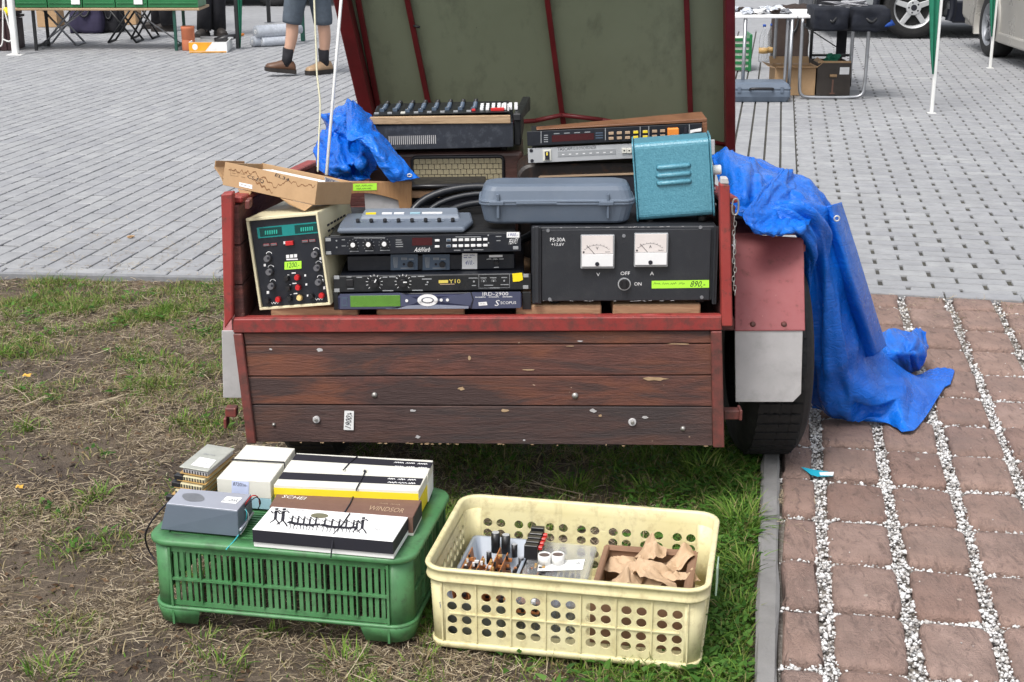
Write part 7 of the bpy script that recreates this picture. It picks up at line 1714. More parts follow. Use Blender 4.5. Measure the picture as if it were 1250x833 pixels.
def sack(name, label, cat, px0, px1, pyb, h, dep, m, seed, parts=True):
    Yc = gy(pyb); s_ = (Yc*CT+H*ST)/F; x0, x1 = (px0-625)*s_, (px1-625)*s_; xc, w_ = (x0+x1)/2, (x1-x0)/2
    bm = bmesh.new(); bmesh.ops.create_cube(bm, size=2); bmesh.ops.subdivide_edges(bm, edges=bm.edges, cuts=7, use_grid_fill=True); vs = []
    for v in bm.verts:
        d = v.co; q = Vector(d); k = 1-.10*(d.x**2+d.y**2+d.z**2-1)/2; q = q*k; nn = mnoise.noise((q.x*1.7+seed, q.y*1.7, q.z*1.7))*.14+(1-2*abs(mnoise.noise((q.x*3+seed, q.y*3, q.z*3))))*.05
        q = q*(1+nn); vs.append((xc+q.x*w_*.95, Yc+dep/2+q.y*dep/2, max(.004, h/2+q.z*h/2)))
    fs = [tuple(v.index for v in p.verts) for p in bm.faces]; bm.free(); g = thing(name, label, cat, (xc, Yc, 0)); mb = MB(); mb.add(vs, fs, 0, True); mb.build('body', m, g)
    rod([(xc-w_*.4, Yc+.01, h*.95), (xc-w_*.2, Yc-.02, h*.55), (xc+w_*.2, Yc-.02, h*.55), (xc+w_*.4, Yc+.01, h*.95)], .012, 'black_metal', 'strap', g, 6, 2); return g
sack('travel_bag', 'dark purple travel bag lying under the bench', 'bag', 84, 126, 41, .34, .3, 'purple_cloth', 2); sack('travel_bag', 'black bag lying beside the purple bag under the bench', 'bag', 122, 146, 40, .28, .3, 'dark_cloth', 5)
def carton(label, px0, px1, pyb, h, dep, m='cardboard', yaw=0, flaps=True, name='cardboard_box'):
    Yc = gy(pyb); s_ = (Yc*CT+H*ST)/F; x0, x1 = (px0-625)*s_, (px1-625)*s_; W = x1-x0; M = Matrix.Translation((x0, Yc, .003)) @ Matrix.Rotation(yaw, 4, 'Z'); g = thing(name, label, 'box', M); mb = MB()
    for q in ((0, W, 0, .006), (0, W, dep-.006, dep)): mb.box(q[0], q[1], q[2], q[3], 0, h)
    for q in (0, W-.006): mb.box(q, q+.006, .0065, dep-.0065, 0, h)
    mb.box(.007, W-.007, .007, dep-.007, .001, .006); mb.build('box_wall', m, g, M)
    if flaps:
        for k, (p0, p1, d) in enumerate((((0, 0), (W, 0), (0, -.06)), ((W, dep), (0, dep), (0, .05)), ((0, dep), (0, 0), (-.06, 0)), ((W, 0), (W, dep), (.06, 0)))):
            mb = MB(); a, b = Vector((*p0, h+.001)), Vector((*p1, h+.001)); e_ = Vector((d[0], d[1], .05 if k % 2 else .015)); tq = Vector((0, 0, .004)); mb.hexa([a, b, b+e_, a+e_, a+tq, b+tq, b+e_+tq, a+e_+tq]); mb.build('flap', m, g, M)
    return g, M, W
carton('brown carton under the left end of the bench', 46, 70, 33, .30, .3); carton('brown carton far under the middle of the bench', 147, 166, 30, .26, .3)
# pot, white-orange box, film rolls
Yp = gy(62); xp = gz(230, 62).x; r = 8*(Yp*CT+H*ST)/F
mb = MB(); mb.lathe((xp, Yp+r, 0), (0, 0, 1), [(r*.96, 0), (r, .01), (r*1.0, .10), (r*.95, .105), (r*1.0, .11), (r, .20), (r*1.03, .205), (r*1.03, .235), (r*.92, .235), (r*.9, .05), (.001, .05)], 24); tag(mb.build('clay_pipe', 'terracotta'), 'round terracotta pipe standing at the green bench leg', 'pipe')
g, M, W = carton('flat white and orange box of tools on the paving beside the terracotta pipe', 231, 277, 64.5, .10, .45, 'paper', R(4), False, 'flat_box')
ff = Fr(M @ Vector((0, -.0008, 0)), M.to_3x3() @ Vector((1, 0, 0)), (0, 0, 1)); mb = MB(); mb.add([(.0, 0, .015), (W*.42, 0, .015), (W*.62, 0, .099), (0, 0, .099)], [(0, 1, 2, 3)]); mb.add([(.0, -.0004, .001), (W*.98, -.0004, .001), (W*.98, -.0004, .012), (0, -.0004, .012)], [(0, 1, 2, 3)]); mb.build('print', 'orange_label' if 'orange_label' in MT else simple('orange_label', (.80, .36, .02), .5).m, g, ff.M, keepn=True)
mb = MB(); mb.add([(W*.16+.026*math.cos(a), -.001, .055+.03*math.sin(a)) for a in [6.283*i/16 for i in range(16)]], [tuple(range(16))]); mb.add([(W*.66, -.001, .03), (W*.72, -.001, .03), (W*.72, -.001, .055), (W*.66, -.001, .055)], [(0, 1, 2, 3)]); mb.build('logo', 'paper', g, ff.M, keepn=True)
Yt = gy(62); a = U(262, 50, Y=Yt+.2); b = U(298, 42, Y=Yt+.3)
g = thing('hand_tool', 'black hand tool with an orange tip lying on the flat box', 'tool', a); rod([a, a*.6+b*.4, a*.2+b*.8], [.03, .035, .02], 'black_plastic', 'body', g, 10); rod([a*.2+b*.8, b], [.018, .012], 'orange_plastic', 'tip', g, 8); rod([U(245, 46, Y=Yt+.25), U(285, 47, Y=Yt+.22)], .014, 'silver_paint', 'tube', g)
for k, (px, py, rp, lb) in enumerate(((312, 44, 8.5, 'topmost of the three rolls of clear film on the paving'), (308, 51, 7, 'lower left roll of clear film on the paving'), (319, 50.5, 6.4, 'lower right roll of clear film on the paving'))):
    Yc = gy(57); s_ = (Yc*CT+H*ST)/F; r = rp*s_*.9; c = U(px, py, Y=Yc); c.z = [.30, r, r][k] if k else r*2.35
    ax = Vector((.80, .60, 0)); g = thing('film_roll', lb, 'roll', c, 'rolls of clear film'); L = .36
    mb = MB(); mb.lathe(c, ax, [(r*.45, .0), (r*.98, 0), (r, .02), (r*1.02, .2), (r, L-.02), (r*.98, L), (r*.45, L)], 20); mb.build('film', 'film_grey', g); mb = MB(); mb.lathe(c, ax, [(r*.2, -.002), (r*.36, -.002), (r*.36, L+.002), (r*.2, L+.002), (r*.2, -.002)], 14, cap=False); mb.build('core', 'paper', g)
    if k == 0: rod([c+ax*.2+Vector((0, 0, 0)), c+ax*.52], [r*.9, r*.7], 'film_grey', 'loose_end', g, 12)
# tent poles on the left
def gpole(px, pyb, r, m, label, hgt=2.3, name='tent_pole', drape=None, lean=0):
    c = gz(px, pyb); g = thing(name, label, 'pole', c); mb = MB(); mb.box(c.x-r, c.x+r, c.y-r, c.y+r, .006, hgt); mb.build('post', m, g, None, r*.3); mb = MB(); mb.box(c.x-r*2.4, c.x+r*2.4, c.y-r*2.2, c.y+r*2.2, 0, .0055); mb.build('foot_plate', 'dull_steel' if m != 'white_plastic' else m, g); return g, c
gpole(19.5, 67, .030, 'white_plastic', 'white tent pole at the left edge beside a dark crate')
g, c = gpole(291, 60, .020, 'black_metal', 'dark tent pole with green curtain beside the film rolls')
mb = MB(); n = 7; lo = [[(c.x+.022+.13*k/n*(z/2.2)**.7+.0, c.y-.02+.02*math.sin(k*2.2), z) for k in range(n+1)] for z in (.02, .2, .5, 1.2, 2.2)]; mb.loft(lo, 0, True, False, False); o = mb.build('curtain', 'green_fabric', g); md = o.modifiers.new('thickness', 'SOLIDIFY'); md.thickness = .004
gpole(328.5, 28, .022, 'black_metal', 'thin dark tent pole far behind the film rolls'); gpole(370, 51, .022, 'green_paint', 'green tent pole behind the walking legs')
f = FY(gy(64)); g = thing('guy_rope', 'white rope loop with a yellow tensioner beside the white tent pole', 'rope', (f.px(8, 40)[0], gy(64), .2))
P_ = lambda x, y: Vector((f.px(x, y)[0], gy(64), f.px(x, y)[1])); rod([P_(3.5, -20), P_(3.5, 48), P_(2.5, 55), P_(0, 57)], .008, 'white_plastic', 'rope', g, 6, 1); rod([P_(3.5, 48), P_(12, 52), P_(15, 46), P_(8, 22), P_(5, 10), P_(5, -18)], .008, 'white_plastic', 'rope', g, 6, 2); rod([P_(6, 10), P_(11.5, 19)], .020, 'yellow_tag', 'tensioner', g, 6)
Yc = gy(62); s_ = (Yc*CT+H*ST)/F
for k in range(2):
    x1 = (17-625)*s_; g = thing('dark_crate', ['lower', 'upper'][k]+' dark brown slatted crate at the left edge', 'crate', (x1-.6, Yc, .33*k), 'dark crates at the left edge'); mb = MB(); z0 = .33*k+.002; mb.box(x1-.6, x1-.012, Yc+.012, Yc+.39, z0+.002, z0+.29); mb.build('liner', 'dark_brown_plastic', g)
    for i in range(9): mb = MB(); xx = x1-.6+i*.072; mb.box(xx, xx+.03, Yc, Yc+.0115, z0, z0+.30); mb.build('slat', 'dark_brown_plastic', g, None, .003)
    mb = MB(); mb.box(x1-.61, x1+.005, Yc-.006, Yc+.41, z0+.301, z0+.325); mb.build('rim', 'dark_brown_plastic', g, None, .004)
# ---- people
def skinned(name, verts, edges, radii, m, parent, lev=2):
    me = bpy.data.meshes.new(name); me.from_pydata([tuple(v) for v in verts], edges, []); ob = bpy.data.objects.new(name, me); C.objects.link(ob)
    md = ob.modifiers.new('skin', 'SKIN'); md.use_smooth_shade = True
    for i, r in enumerate(radii): me.skin_vertices[0].data[i].radius = (r, r) if not isinstance(r, tuple) else r
    me.skin_vertices[0].data[0].use_root = True; ss = ob.modifiers.new('sub', 'SUBSURF'); ss.levels = lev; ss.render_levels = lev
    bpy.context.view_layer.update(); m2 = bpy.data.meshes.new_from_object(ob.evaluated_get(bpy.context.evaluated_depsgraph_get())); bpy.data.objects.remove(ob); m2.name = name
    Pm = WM[parent.name].inverted(); m2.transform(Pm); m2.materials.clear(); m2.materials.append(MT[m]); o = bpy.data.objects.new(name, m2); C.objects.link(o); o.parent = parent; WM[o.name] = WM[parent.name]; return o
def limb(mb, pts, rad, n=12, mi=0): mb.tube(pts, rad, n, mi)
def person(label, c, ank, knee, hip, face, trousers, shoes, long=False, arms=None):
    """ank/knee/hip: two world points each; face: horizontal facing vector"""
    g = thing('person', label, 'person', c); hc = (hip[0]+hip[1])/2; fw = Vector(face).normalized(); sd_ = Vector((-fw.y, fw.x, 0)); Z = Vector((0, 0, 1))
    pel = hc+Z*.04; v = [pel, pel+Z*.18, pel+Z*.40, pel+Z*.53, pel+Z*.60+fw*.02, pel+Z*.70+fw*.02, pel+Z*.80+fw*.02]; e = [(i, i+1) for i in range(6)]; r = [(.15, .12), (.135, .11), (.16, .12), (.08, .07), .055, .09, .07]
    for s_ in (0, 1):
        sg = 1 if (hip[s_]-hc).dot(sd_) > 0 else -1; b = len(v)
        v += [hip[s_], (hip[s_]+knee[s_])/2+fw*.01, knee[s_], knee[s_]*.62+ank[s_]*.38-fw*.015, ank[s_], ank[s_]-Z*.04+fw*.06]; e += [(0, b)]+[(b+i, b+i+1) for i in range(5)]; r += [.09, .075, .056, .056, .036, .035]
        b = len(v); sh = pel+Z*.48+sd_*sg*.19; el = pel+Z*.20+sd_*sg*.25-fw*.02; wr = pel-Z*.02+sd_*sg*.22+fw*.12; hd = wr-Z*.07+fw*.03
        v += [sh, el, wr, hd]; e += [(2, b), (b, b+1), (b+1, b+2), (b+2, b+3)]; r += [.055, .042, .028, (.038, .018)]
        for k in range(4): b2 = len(v); q = hd-Z*.025+fw*(.025-.016*k); v += [q, q-Z*(.045-.006*abs(k-1))+fw*.006, q-Z*(.075-.008*abs(k-1))]; e += [(b+3, b2), (b2, b2+1), (b2+1, b2+2)]; r += [.0095, .009, .008]
        b2 = len(v); q = hd+fw*.035+Z*.02; v += [q, q-Z*.04+fw*.02]; e += [(b+3, b2), (b2, b2+1)]; r += [.011, .009]
    skinned('body', v, e, r, 'skin', g)
    hd_ = pel+Z*.78+fw*.02
    mb = MB(); mb.lathe(hd_-Z*.02-fw*.012, Z, [(.094, 0), (.100, .05), (.088, .09), (.05, .118), (.002, .128)], 18); mb.build('hair', 'hair', g)
    for s_ in (-1, 1): mb = MB(); mb.lathe(hd_+fw*.082+sd_*s_*.033-Z*.02, fw, [(.011, 0), (.009, .006), (.002, .010)], 10); mb.build('eye', 'paper', g)
    mb = MB(); mb.tube([hd_+fw*.085-Z*.02, hd_+fw*.115-Z*.055, hd_+fw*.09-Z*.062], [.010, .014, .010], 8); mb.build('nose', 'skin', g)
    mb = MB(); mb.tube([hd_+fw*.085+sd_*.025-Z*.088, hd_+fw*.094-Z*.09, hd_+fw*.085-sd_*.025-Z*.088], .007, 6); mb.build('mouth', 'red_worn', g)
    for s_ in (-1, 1): mb = MB(); mb.lathe(hd_+sd_*s_*.088-Z*.035, sd_*s_, [(.026, 0), (.030, .008), (.02, .016)], 10); mb.build('ear', 'skin', g)
    # shirt: torso and sleeves
    mb = MB(); sec = [(.02, .205, .15), (.20, .185, .145), (.42, .215, .155), (.50, .19, .13), (.555, .085, .08)]
    mb.loft([[pel+Z*h+sd_*(a*math.cos(6.283*i/20))+fw*(b*math.sin(6.283*i/20)) for i in range(20)] for h, a, b in sec], 0, True)
    mb.build('shirt', 'shirt', g)
    for s_ in (-1, 1):
        sh = pel+Z*.47+sd_*s_*.17; el = pel+Z*.24+sd_*s_*.245-fw*.015; mb = MB(); mb.tube([sh, sh*.5+el*.5, el], [.085, .072, .066], 14); mb.build('sleeve', 'shirt', g)
    # trousers or shorts
    mb = MB(); mb.loft([[pel+Z*h+sd_*(a*math.cos(6.283*i/20))+fw*(b*math.sin(6.283*i/20)) for i in range(20)] for h, a, b in ((.06, .195, .145), (-.05, .20, .155), (-.16, .17, .13))], 0, True)
    for s_ in (0, 1):
        hp, kn, an = hip[s_], knee[s_], ank[s_]
        if long: pts = [hp+Z*.02, hp*.5+kn*.5, kn, kn*.5+an*.5, an-Z*.02]; rr = [.105, .10, .085, .078, .08]
        else: pts = [hp+Z*.02, hp*.66+kn*.34, hp*.3+kn*.7, kn+(kn-an).normalized()*-.01, kn+(an-kn)*.10]; rr = [.108, .100, .092, .084, .080]
        mb.tube(pts, rr, 16)
    mb.build('trousers' if long else 'shorts', trousers, g)
    for s_ in (0, 1):
        an = ank[s_]; d = Vector(shoes[s_][1]).normalized(); m_ = shoes[s_][0]; pit = shoes[s_][2]; sdv = Vector((-d.y, d.x, 0)).normalized(); up = Z
        if not long: mb = MB(); ax = (knee[s_]-an).normalized(); mb.tube([an-ax*.03, an+ax*.03, an+ax*.12], [.047, .044, .049], 14); mb.build('sock', 'dark_cloth', g)
        base = Vector((an.x, an.y, an.z-.085)); tilt = lambda q: base+d*q[0]*math.cos(pit)+up*(q[0]*math.sin(pit)+q[2])+sdv*q[1]
        lo = []
        for x, w_, zt in ((-.075, .030, .07), (-.06, .040, .10), (-.01, .044, .108), (.045, .047, .10), (.09, .052, .082), (.13, .052, .070), (.165, .042, .060), (.182, .02, .042)):
            lo.append([tilt((x, w_*math.cos(a)*1.0, .022+(zt-.022)*max(0, math.sin(a))**.7)) for a in [math.pi*i/10 for i in range(11)]])
        mb = MB(); mb.loft(lo, 0, True); sh_ = mb.build('shoe', m_, g)
        mb = MB(); ol = [(-.08, .0), (-.07, .040), (-.01, .046), (.05, .049), (.09, .056), (.14, .055), (.175, .040), (.192, .0)]; ol = ol+[(x, -y) for x, y in ol[-2:0:-1]]
        mb.loft([[tilt((x, y, z-(.006 if .0 < x < .05 and z < .01 else 0)*-1)) for x, y in ol] for z in (-.004, .030)]); mb.build('sole', 'sole', sh_)
        mb = MB(); [mb.tube([tilt((x, .022, z)), tilt((x+.004, 0, z+.008)), tilt((x, -.022, z))], .0035, 6) for x, z in ((.03, .088), (.05, .082), (.07, .074))]; tag(mb.build('shoe_lace', 'sole', sh_), kind='stuff')
    return g
def at(px, z, Y): return Vector(((px-625)/F*(Y*CT+(H-z)*ST), Y, z))
Yp = 12.62
person('person in grey denim shorts and brown shoes walking left across the paving', at(372, 0, Yp), [at(350, .115, Yp-.05), at(395.5, .095, Yp+.10)], [at(357, .48, Yp-.06), at(394, .47, Yp+.04)], [at(366, .88, Yp-.06), at(384, .88, Yp+.08)], (-1, -.25, 0), 'denim', [('shoe', (-1, -.18, 0), .12), ('shoe_tan', (-.72, -.62, 0), 0.0)])
Y2 = 16.0
person('person in black trousers standing behind the bench near the terracotta pipe', at(257, 0, Y2), [at(249, .09, Y2), at(267, .09, Y2+.1)], [at(250, .48, Y2), at(266, .48, Y2+.05)], [at(251, .9, Y2), at(265, .9, Y2+.05)], (.2, -1, 0), 'dark_cloth', [('sole', (-.2, -1, 0), 0), ('sole', (.5, -.9, 0), 0)], True)
Y3 = 16.6
person('person in black trousers standing far behind the middle of the bench', at(200, 0, Y3), [at(205, .09, Y3), at(193, .09, Y3+.35)], [at(198, .46, Y3), at(191, .46, Y3+.3)], [at(190, .9, Y3), at(199, .9, Y3+.2)], (-1, -.1, 0), 'dark_cloth', [('sole', (-1, -.1, 0), 0), ('sole', (-1, -.1, 0), 0)], True)
# ---- right: tables, chair, bags and boxes
def steel_table(x0, x1, Y0, dep, z, label, group):
    g = thing('folding_table', label, 'table', ((x0+x1)/2, Y0, 0), group)
    mb = MB(); mb.box(x0, x1, Y0, Y0+dep, z-.022, z); mb.build('tabletop', 'print_white', g, None, .005)
    for x, s_ in ((x0+.06, 1), (x1-.06, -1)):
        for yy in (Y0+.05, Y0+dep-.05): rod([(x, yy, z-.024), (x, yy, .09), (x+.02*s_, yy, .03), (x+.08*s_, yy, .014), (x+.20*s_, yy, .013)], .013, 'steel', 'leg', g, 8, 2)
        rod([(x+.10*s_, Y0+.05, .0135), (x+.10*s_, Y0+dep-.05, .0135)], .010, 'steel', 'foot_bar', g)
    return g
Y0 = gy(121); f = FY(Y0); zt = f.px(940, 19)[1]
xa, xb, xc = f.px(880, 19)[0], f.px(974.5, 19)[0], f.px(1076, 19)[0]
steel_table(xa-.75, xb-.004, Y0, .60, zt, 'left grey folding table covered with small goods beside the trailer lid', 'folding tables on the right')
g = thing('folding_table', 'right grey folding table carrying two navy bags', 'table', ((xb+xc)/2, Y0, 0), 'folding tables on the right')
mb = MB(); mb.box(xb+.004, xc-.12, Y0, Y0+.60, zt-.022, zt); mb.build('tabletop', 'print_white', g, None, .005)
for yy in (Y0+.0, Y0+.52):
    l, r_ = f.px(978, 60)[0], f.px(1059, 60)[0]
    rod([(l, yy, zt-.024), (l, yy, .08), (l+.02, yy, .03), (l+.07, yy, .014), (r_-.07, yy, .014), (r_-.02, yy, .03), (r_, yy, .08), (r_, yy, zt-.024)], .013, 'steel', 'leg_frame', g, 8, 2)
for px in (966, 909): x = f.px(px, 60)[0]; rod([(x, Y0+.02, zt-.025), (x, Y0+.02, .0)], .014, 'steel', 'extra_leg', bpy.data.objects['folding_table'])
rd = random.Random(6)
for i in range(22):      # small bagged goods on the left table
    x = xa+.05+(xb-xa-.1)*rd.random(); y = Y0+.05+.45*rd.random(); s_ = rd.uniform(.035, .08); vs, fs = crumple((x, y, zt+s_*.3), s_, s_, s_*.38, i+60, rd.uniform(0, 3)); mb = MB(); mb.add(vs, fs)
    qm = rd.randrange(6); tag(mb.build('goods_bag', ['clear_plastic', 'print_white', 'film_grey', 'film_grey', 'brown_cloth', 'dull_steel'][qm]), ['clear', 'white', 'grey film', 'grey film', 'brown', 'dull metallic'][qm]+' small bag of parts at the '+('front ' if y < Y0+.28 else 'back ')+['left', 'middle', 'right'][min(2, int(3*(x-xa)/(xb-xa)))]+' of the left grey table', 'bag', 'bags of parts on the left grey table')
for i, (px0, px1, py, lb) in enumerate(((990, 1032, 36, 'left navy blue bag with blue corner, on the right grey table'), (1036, 1081, 37, 'right navy blue bag with blue corner, hanging over the table edge'))):
    x0, x1 = f.px(px0, 20)[0], f.px(px1, 20)[0]; z0, z1 = f.px(px0, py)[1], f.px(px0, 8)[1]; g = thing('travel_bag', lb, 'bag', ((x0+x1)/2, Y0, z0)); bm = bmesh.new(); bmesh.ops.create_cube(bm, size=2); bmesh.ops.subdivide_edges(bm, edges=bm.edges, cuts=8, use_grid_fill=True); vs = []
    for v in bm.verts:
        d = v.co; q = Vector(d)*(1-.09*(d.length_squared-1)/2); q = q*(1+.10*mnoise.noise((q.x*1.8+i*7, q.y*1.8, q.z*1.8))+.05*(1-2*abs(mnoise.noise((q.x*3+i*7, q.y*3, q.z*3))))); vs.append(((x0+x1)/2+q.x*(x1-x0)/2, Y0+.02+q.y*.17, (z0+z1)/2+q.z*(z1-z0)/2))
    fs = [tuple(v.index for v in p.verts) for p in bm.faces]; bm.free(); mb = MB(); mb.add(vs, fs, 0, True); mb.build('body', 'navy_cloth', g)
    a = .10 if i == 0 else .80; xx = x0+(x1-x0)*a; ff = FY(Y0-.165)
    mb = MB(); zz = z1-.05 if i == 0 else z0+.03
    mb.loft([[(xx+dx*k, Y0-.13-.02*math.sin(k*3.1), zz+dz*k) for k in (0, .25, .5, .75, 1)] for dx, dz in ((.10, .02), (.07, -.05 if i == 0 else .06))], 0, True, False, False); o = mb.build('blue_panel', 'blue_cloth', g); md = o.modifiers.new('thickness', 'SOLIDIFY'); md.thickness = .012
    rod([(x0+.06, Y0-.10, z1-.03), (x0+.12, Y0-.16, z1-.10), (x1-.12, Y0-.16, z1-.10), (x1-.06, Y0-.10, z1-.03)], .010, 'black_metal', 'handle', g, 6, 2)
g = thing('grey_cloth', 'crumpled grey cloth lying on top of the navy bags', 'cloth', (f.px(1040, 8)[0], Y0, zt+.15)); vs, fs = crumple((f.px(1036, 8)[0], Y0+.06, f.px(1030, 7)[1]), .24, .12, .035, 81, .1); mb = MB(); mb.add(vs, fs); mb.build('fabric', 'shirt', g)
# black chair behind
Yc = Y0+.75; fc = FY(Yc); g = thing('folding_chair', 'black metal folding chair behind the right grey table', 'chair', (fc.px(1012, 60)[0], Yc, 0))
l, r_ = fc.px(990, 60)[0], fc.px(1040, 60)[0]
for x in (l, r_): rod([(x, Yc, 0), (x, Yc, .45), (x, Yc-.02, .85)], .013, 'black_metal', 'leg', g); rod([(x, Yc+.4, 0), (x, Yc+.38, .44)], .013, 'black_metal', 'leg', g)
for z in (.25,): rod([(l, Yc, z), (r_, Yc, z)], .010, 'black_metal', 'stretcher', g); rod([(l, Yc+.0, .44), (r_, Yc+.38, .25)], .005, 'black_metal', 'brace', g)
mb = MB(); mb.box(l-.01, r_+.01, Yc-.01, Yc+.42, .44, .465); mb.build('seat', 'dark_cloth', g, None, .006); mb = MB(); mb.box(l+.015, r_-.015, Yc-.034, Yc-.012, .60, .85); mb.build('backrest', 'dark_cloth', g, None, .006)
mb = MB(); mb.box(r_-.10, r_-.02, Yc+.12, Yc+.13, .22, .43); mb.build('hanging_strap', 'dark_cloth', g)
carton('tan cardboard box on the paving under the folding tables', 945, 994, 116.5, .205, .30, 'cardboard', R(-1), True)
g, M, W = carton('dark printed fruit carton with a pale label under the right table', 996, 1037, 116.5, .245, .32, 'cardboard_dark', 0, False, 'fruit_carton')
mb = MB(); mb.box(W*.66, W*.94, -.0016, -.0004, .16, .215); mb.build('label_sticker', 'paper', g, M); mb = MB(); mb.tube([(W*.37, -.002, .15), (W*.58, -.002, .15)], .012, 8); mb.build('hand_hole', 'cardboard', g, M); mb = MB(); mb.box(W*.45, W*.50, -.0014, -.0004, .01, .12); mb.box(W*.40, W*.55, -.0018, -.0006, .008, .02); mb.build('print', 'brown_card', g, M)
mb = MB(); mb.box(.004, W-.004, .003, .0075, .246, .262); mb.build('inner_lip', 'cardboard', g, M)
vs, fs = crumple(tuple(M @ Vector((W*.52, .14, .27))), .075, .07, .055, 7, .4); mb = MB(); mb.add(vs, fs); tag(mb.build('green_cloth', 'green_fabric'), 'bunched dark green cloth on top of the dark fruit carton', 'cloth')
# grey tool case on the paving
Yc = gy(125); fc = FY(Yc); M = Matrix.Translation((fc.px(884, 125)[0], Yc, .003)); W = fc.px(965, 125)[0]-fc.px(884, 125)[0]
g = thing('tool_case', 'blue grey plastic tool case standing on the paving under the left table', 'case', M)
mb = MB(); mb.loft([[(x, y, z) for x, y in rrect(0+i, W-i, 0+i, .26-i, .02, 3)] for z, i in ((0, .02), (.04, .0), (.075, 0), (.09, .004))]); mb.build('lower_shell', 'case_grey', g, M, .001)
mb = MB(); mb.loft([[(x, y, z) for x, y in rrect(0+i, W-i, 0+i, .26-i, .02, 3)] for z, i in ((.0905, .001), (.10, -.002), (.13, .012), (.142, .03))]); mb.build('lid', 'case_grey', g, M, .001)
mb = MB(); mb.tube(chaikin([(W*.38, -.002, .095), (W*.38, -.03, .105), (W*.72, -.03, .105), (W*.72, -.002, .095)], 2), .009, 8); mb.build('handle', 'black_plastic', g, M)
for x in (.22, .86): mb = MB(); mb.box(W*x-.012, W*x+.012, -.008, .002, .07, .115); mb.build('latch', 'case_grey', g, M, .002)
# backpack, bottles, green slatted crate behind the table legs
sack('backpack', 'dark brown backpack standing behind the left grey table', 'bag', 942, 987, 76, .50, .25, 'brown_cloth', 11)
for i, (px, pyb) in enumerate(((931, 76), (940, 75))):
    c = gz(px, pyb); mb = MB(); mb.lathe((c.x, c.y, 0), (0, 0, 1), [(.035, 0), (.042, .01), (.042, .20), (.036, .24), (.014, .30), (.013, .32)], 16); g = thing('plastic_bottle', ['left', 'right'][i]+' clear plastic bottle beside the brown backpack', 'bottle', c, 'bottles beside the backpack'); mb.build('body', 'clear_plastic', g); mb = MB(); mb.cyl((c.x, c.y, .321), (0, 0, 1), .015, .02, 12); mb.build('cap', 'blue_cloth', g); mb = MB(); mb.cyl((c.x, c.y, .08), (0, 0, 1), .0425, .05, 16); mb.build('label_band', 'pcb_edge', g)
Yc = gy(87); fc = FY(Yc); x1 = fc.px(917, 80)[0]; g = thing('green_crate', 'dark green slatted crate far behind the trailer lid', 'crate', (x1-.5, Yc, 0)); mb = MB(); mb.box(x1-.5, x1-.012, Yc+.012, Yc+.36, .004, .27); mb.build('liner', 'white_oil_card', g)
for k in range(6): mb = MB(); mb.box(x1-.5, x1-.025, Yc, Yc+.0115, .01+k*.05, .037+k*.05); mb.build('slat', 'green_box', g, None, .002)
mb = MB(); mb.box(x1-.0245, x1, Yc-.003, Yc+.37, .0, .32); mb.build('end_post', 'green_box', g, None, .004)
# tent poles with green drapes
for px, pyb, lb, wd in ((1137, 138.5, 'white tent pole with narrow green drape before the silver car wheel', .095), (1208.5, 83.5, 'short white tent pole with green drape beside the beige van', .09)):
    g, c = gpole(px, pyb, .0115, 'white_plastic', lb, 2.2); lo = []
    for z, k in ((.28, .05), (.45, .35), (.8, .75), (1.3, 1), (2.1, 1.4)): lo.append([(c.x-.017-wd*k*q, c.y-.02+.018*math.sin(q*7), z) for q in (0, .15, .3, .45, .6, .75, .9, 1)])
    mb = MB(); mb.loft(lo, 0, True, False, False); o = mb.build('drape', 'green_fabric', g); md = o.modifiers.new('thickness', 'SOLIDIFY'); md.thickness = .004
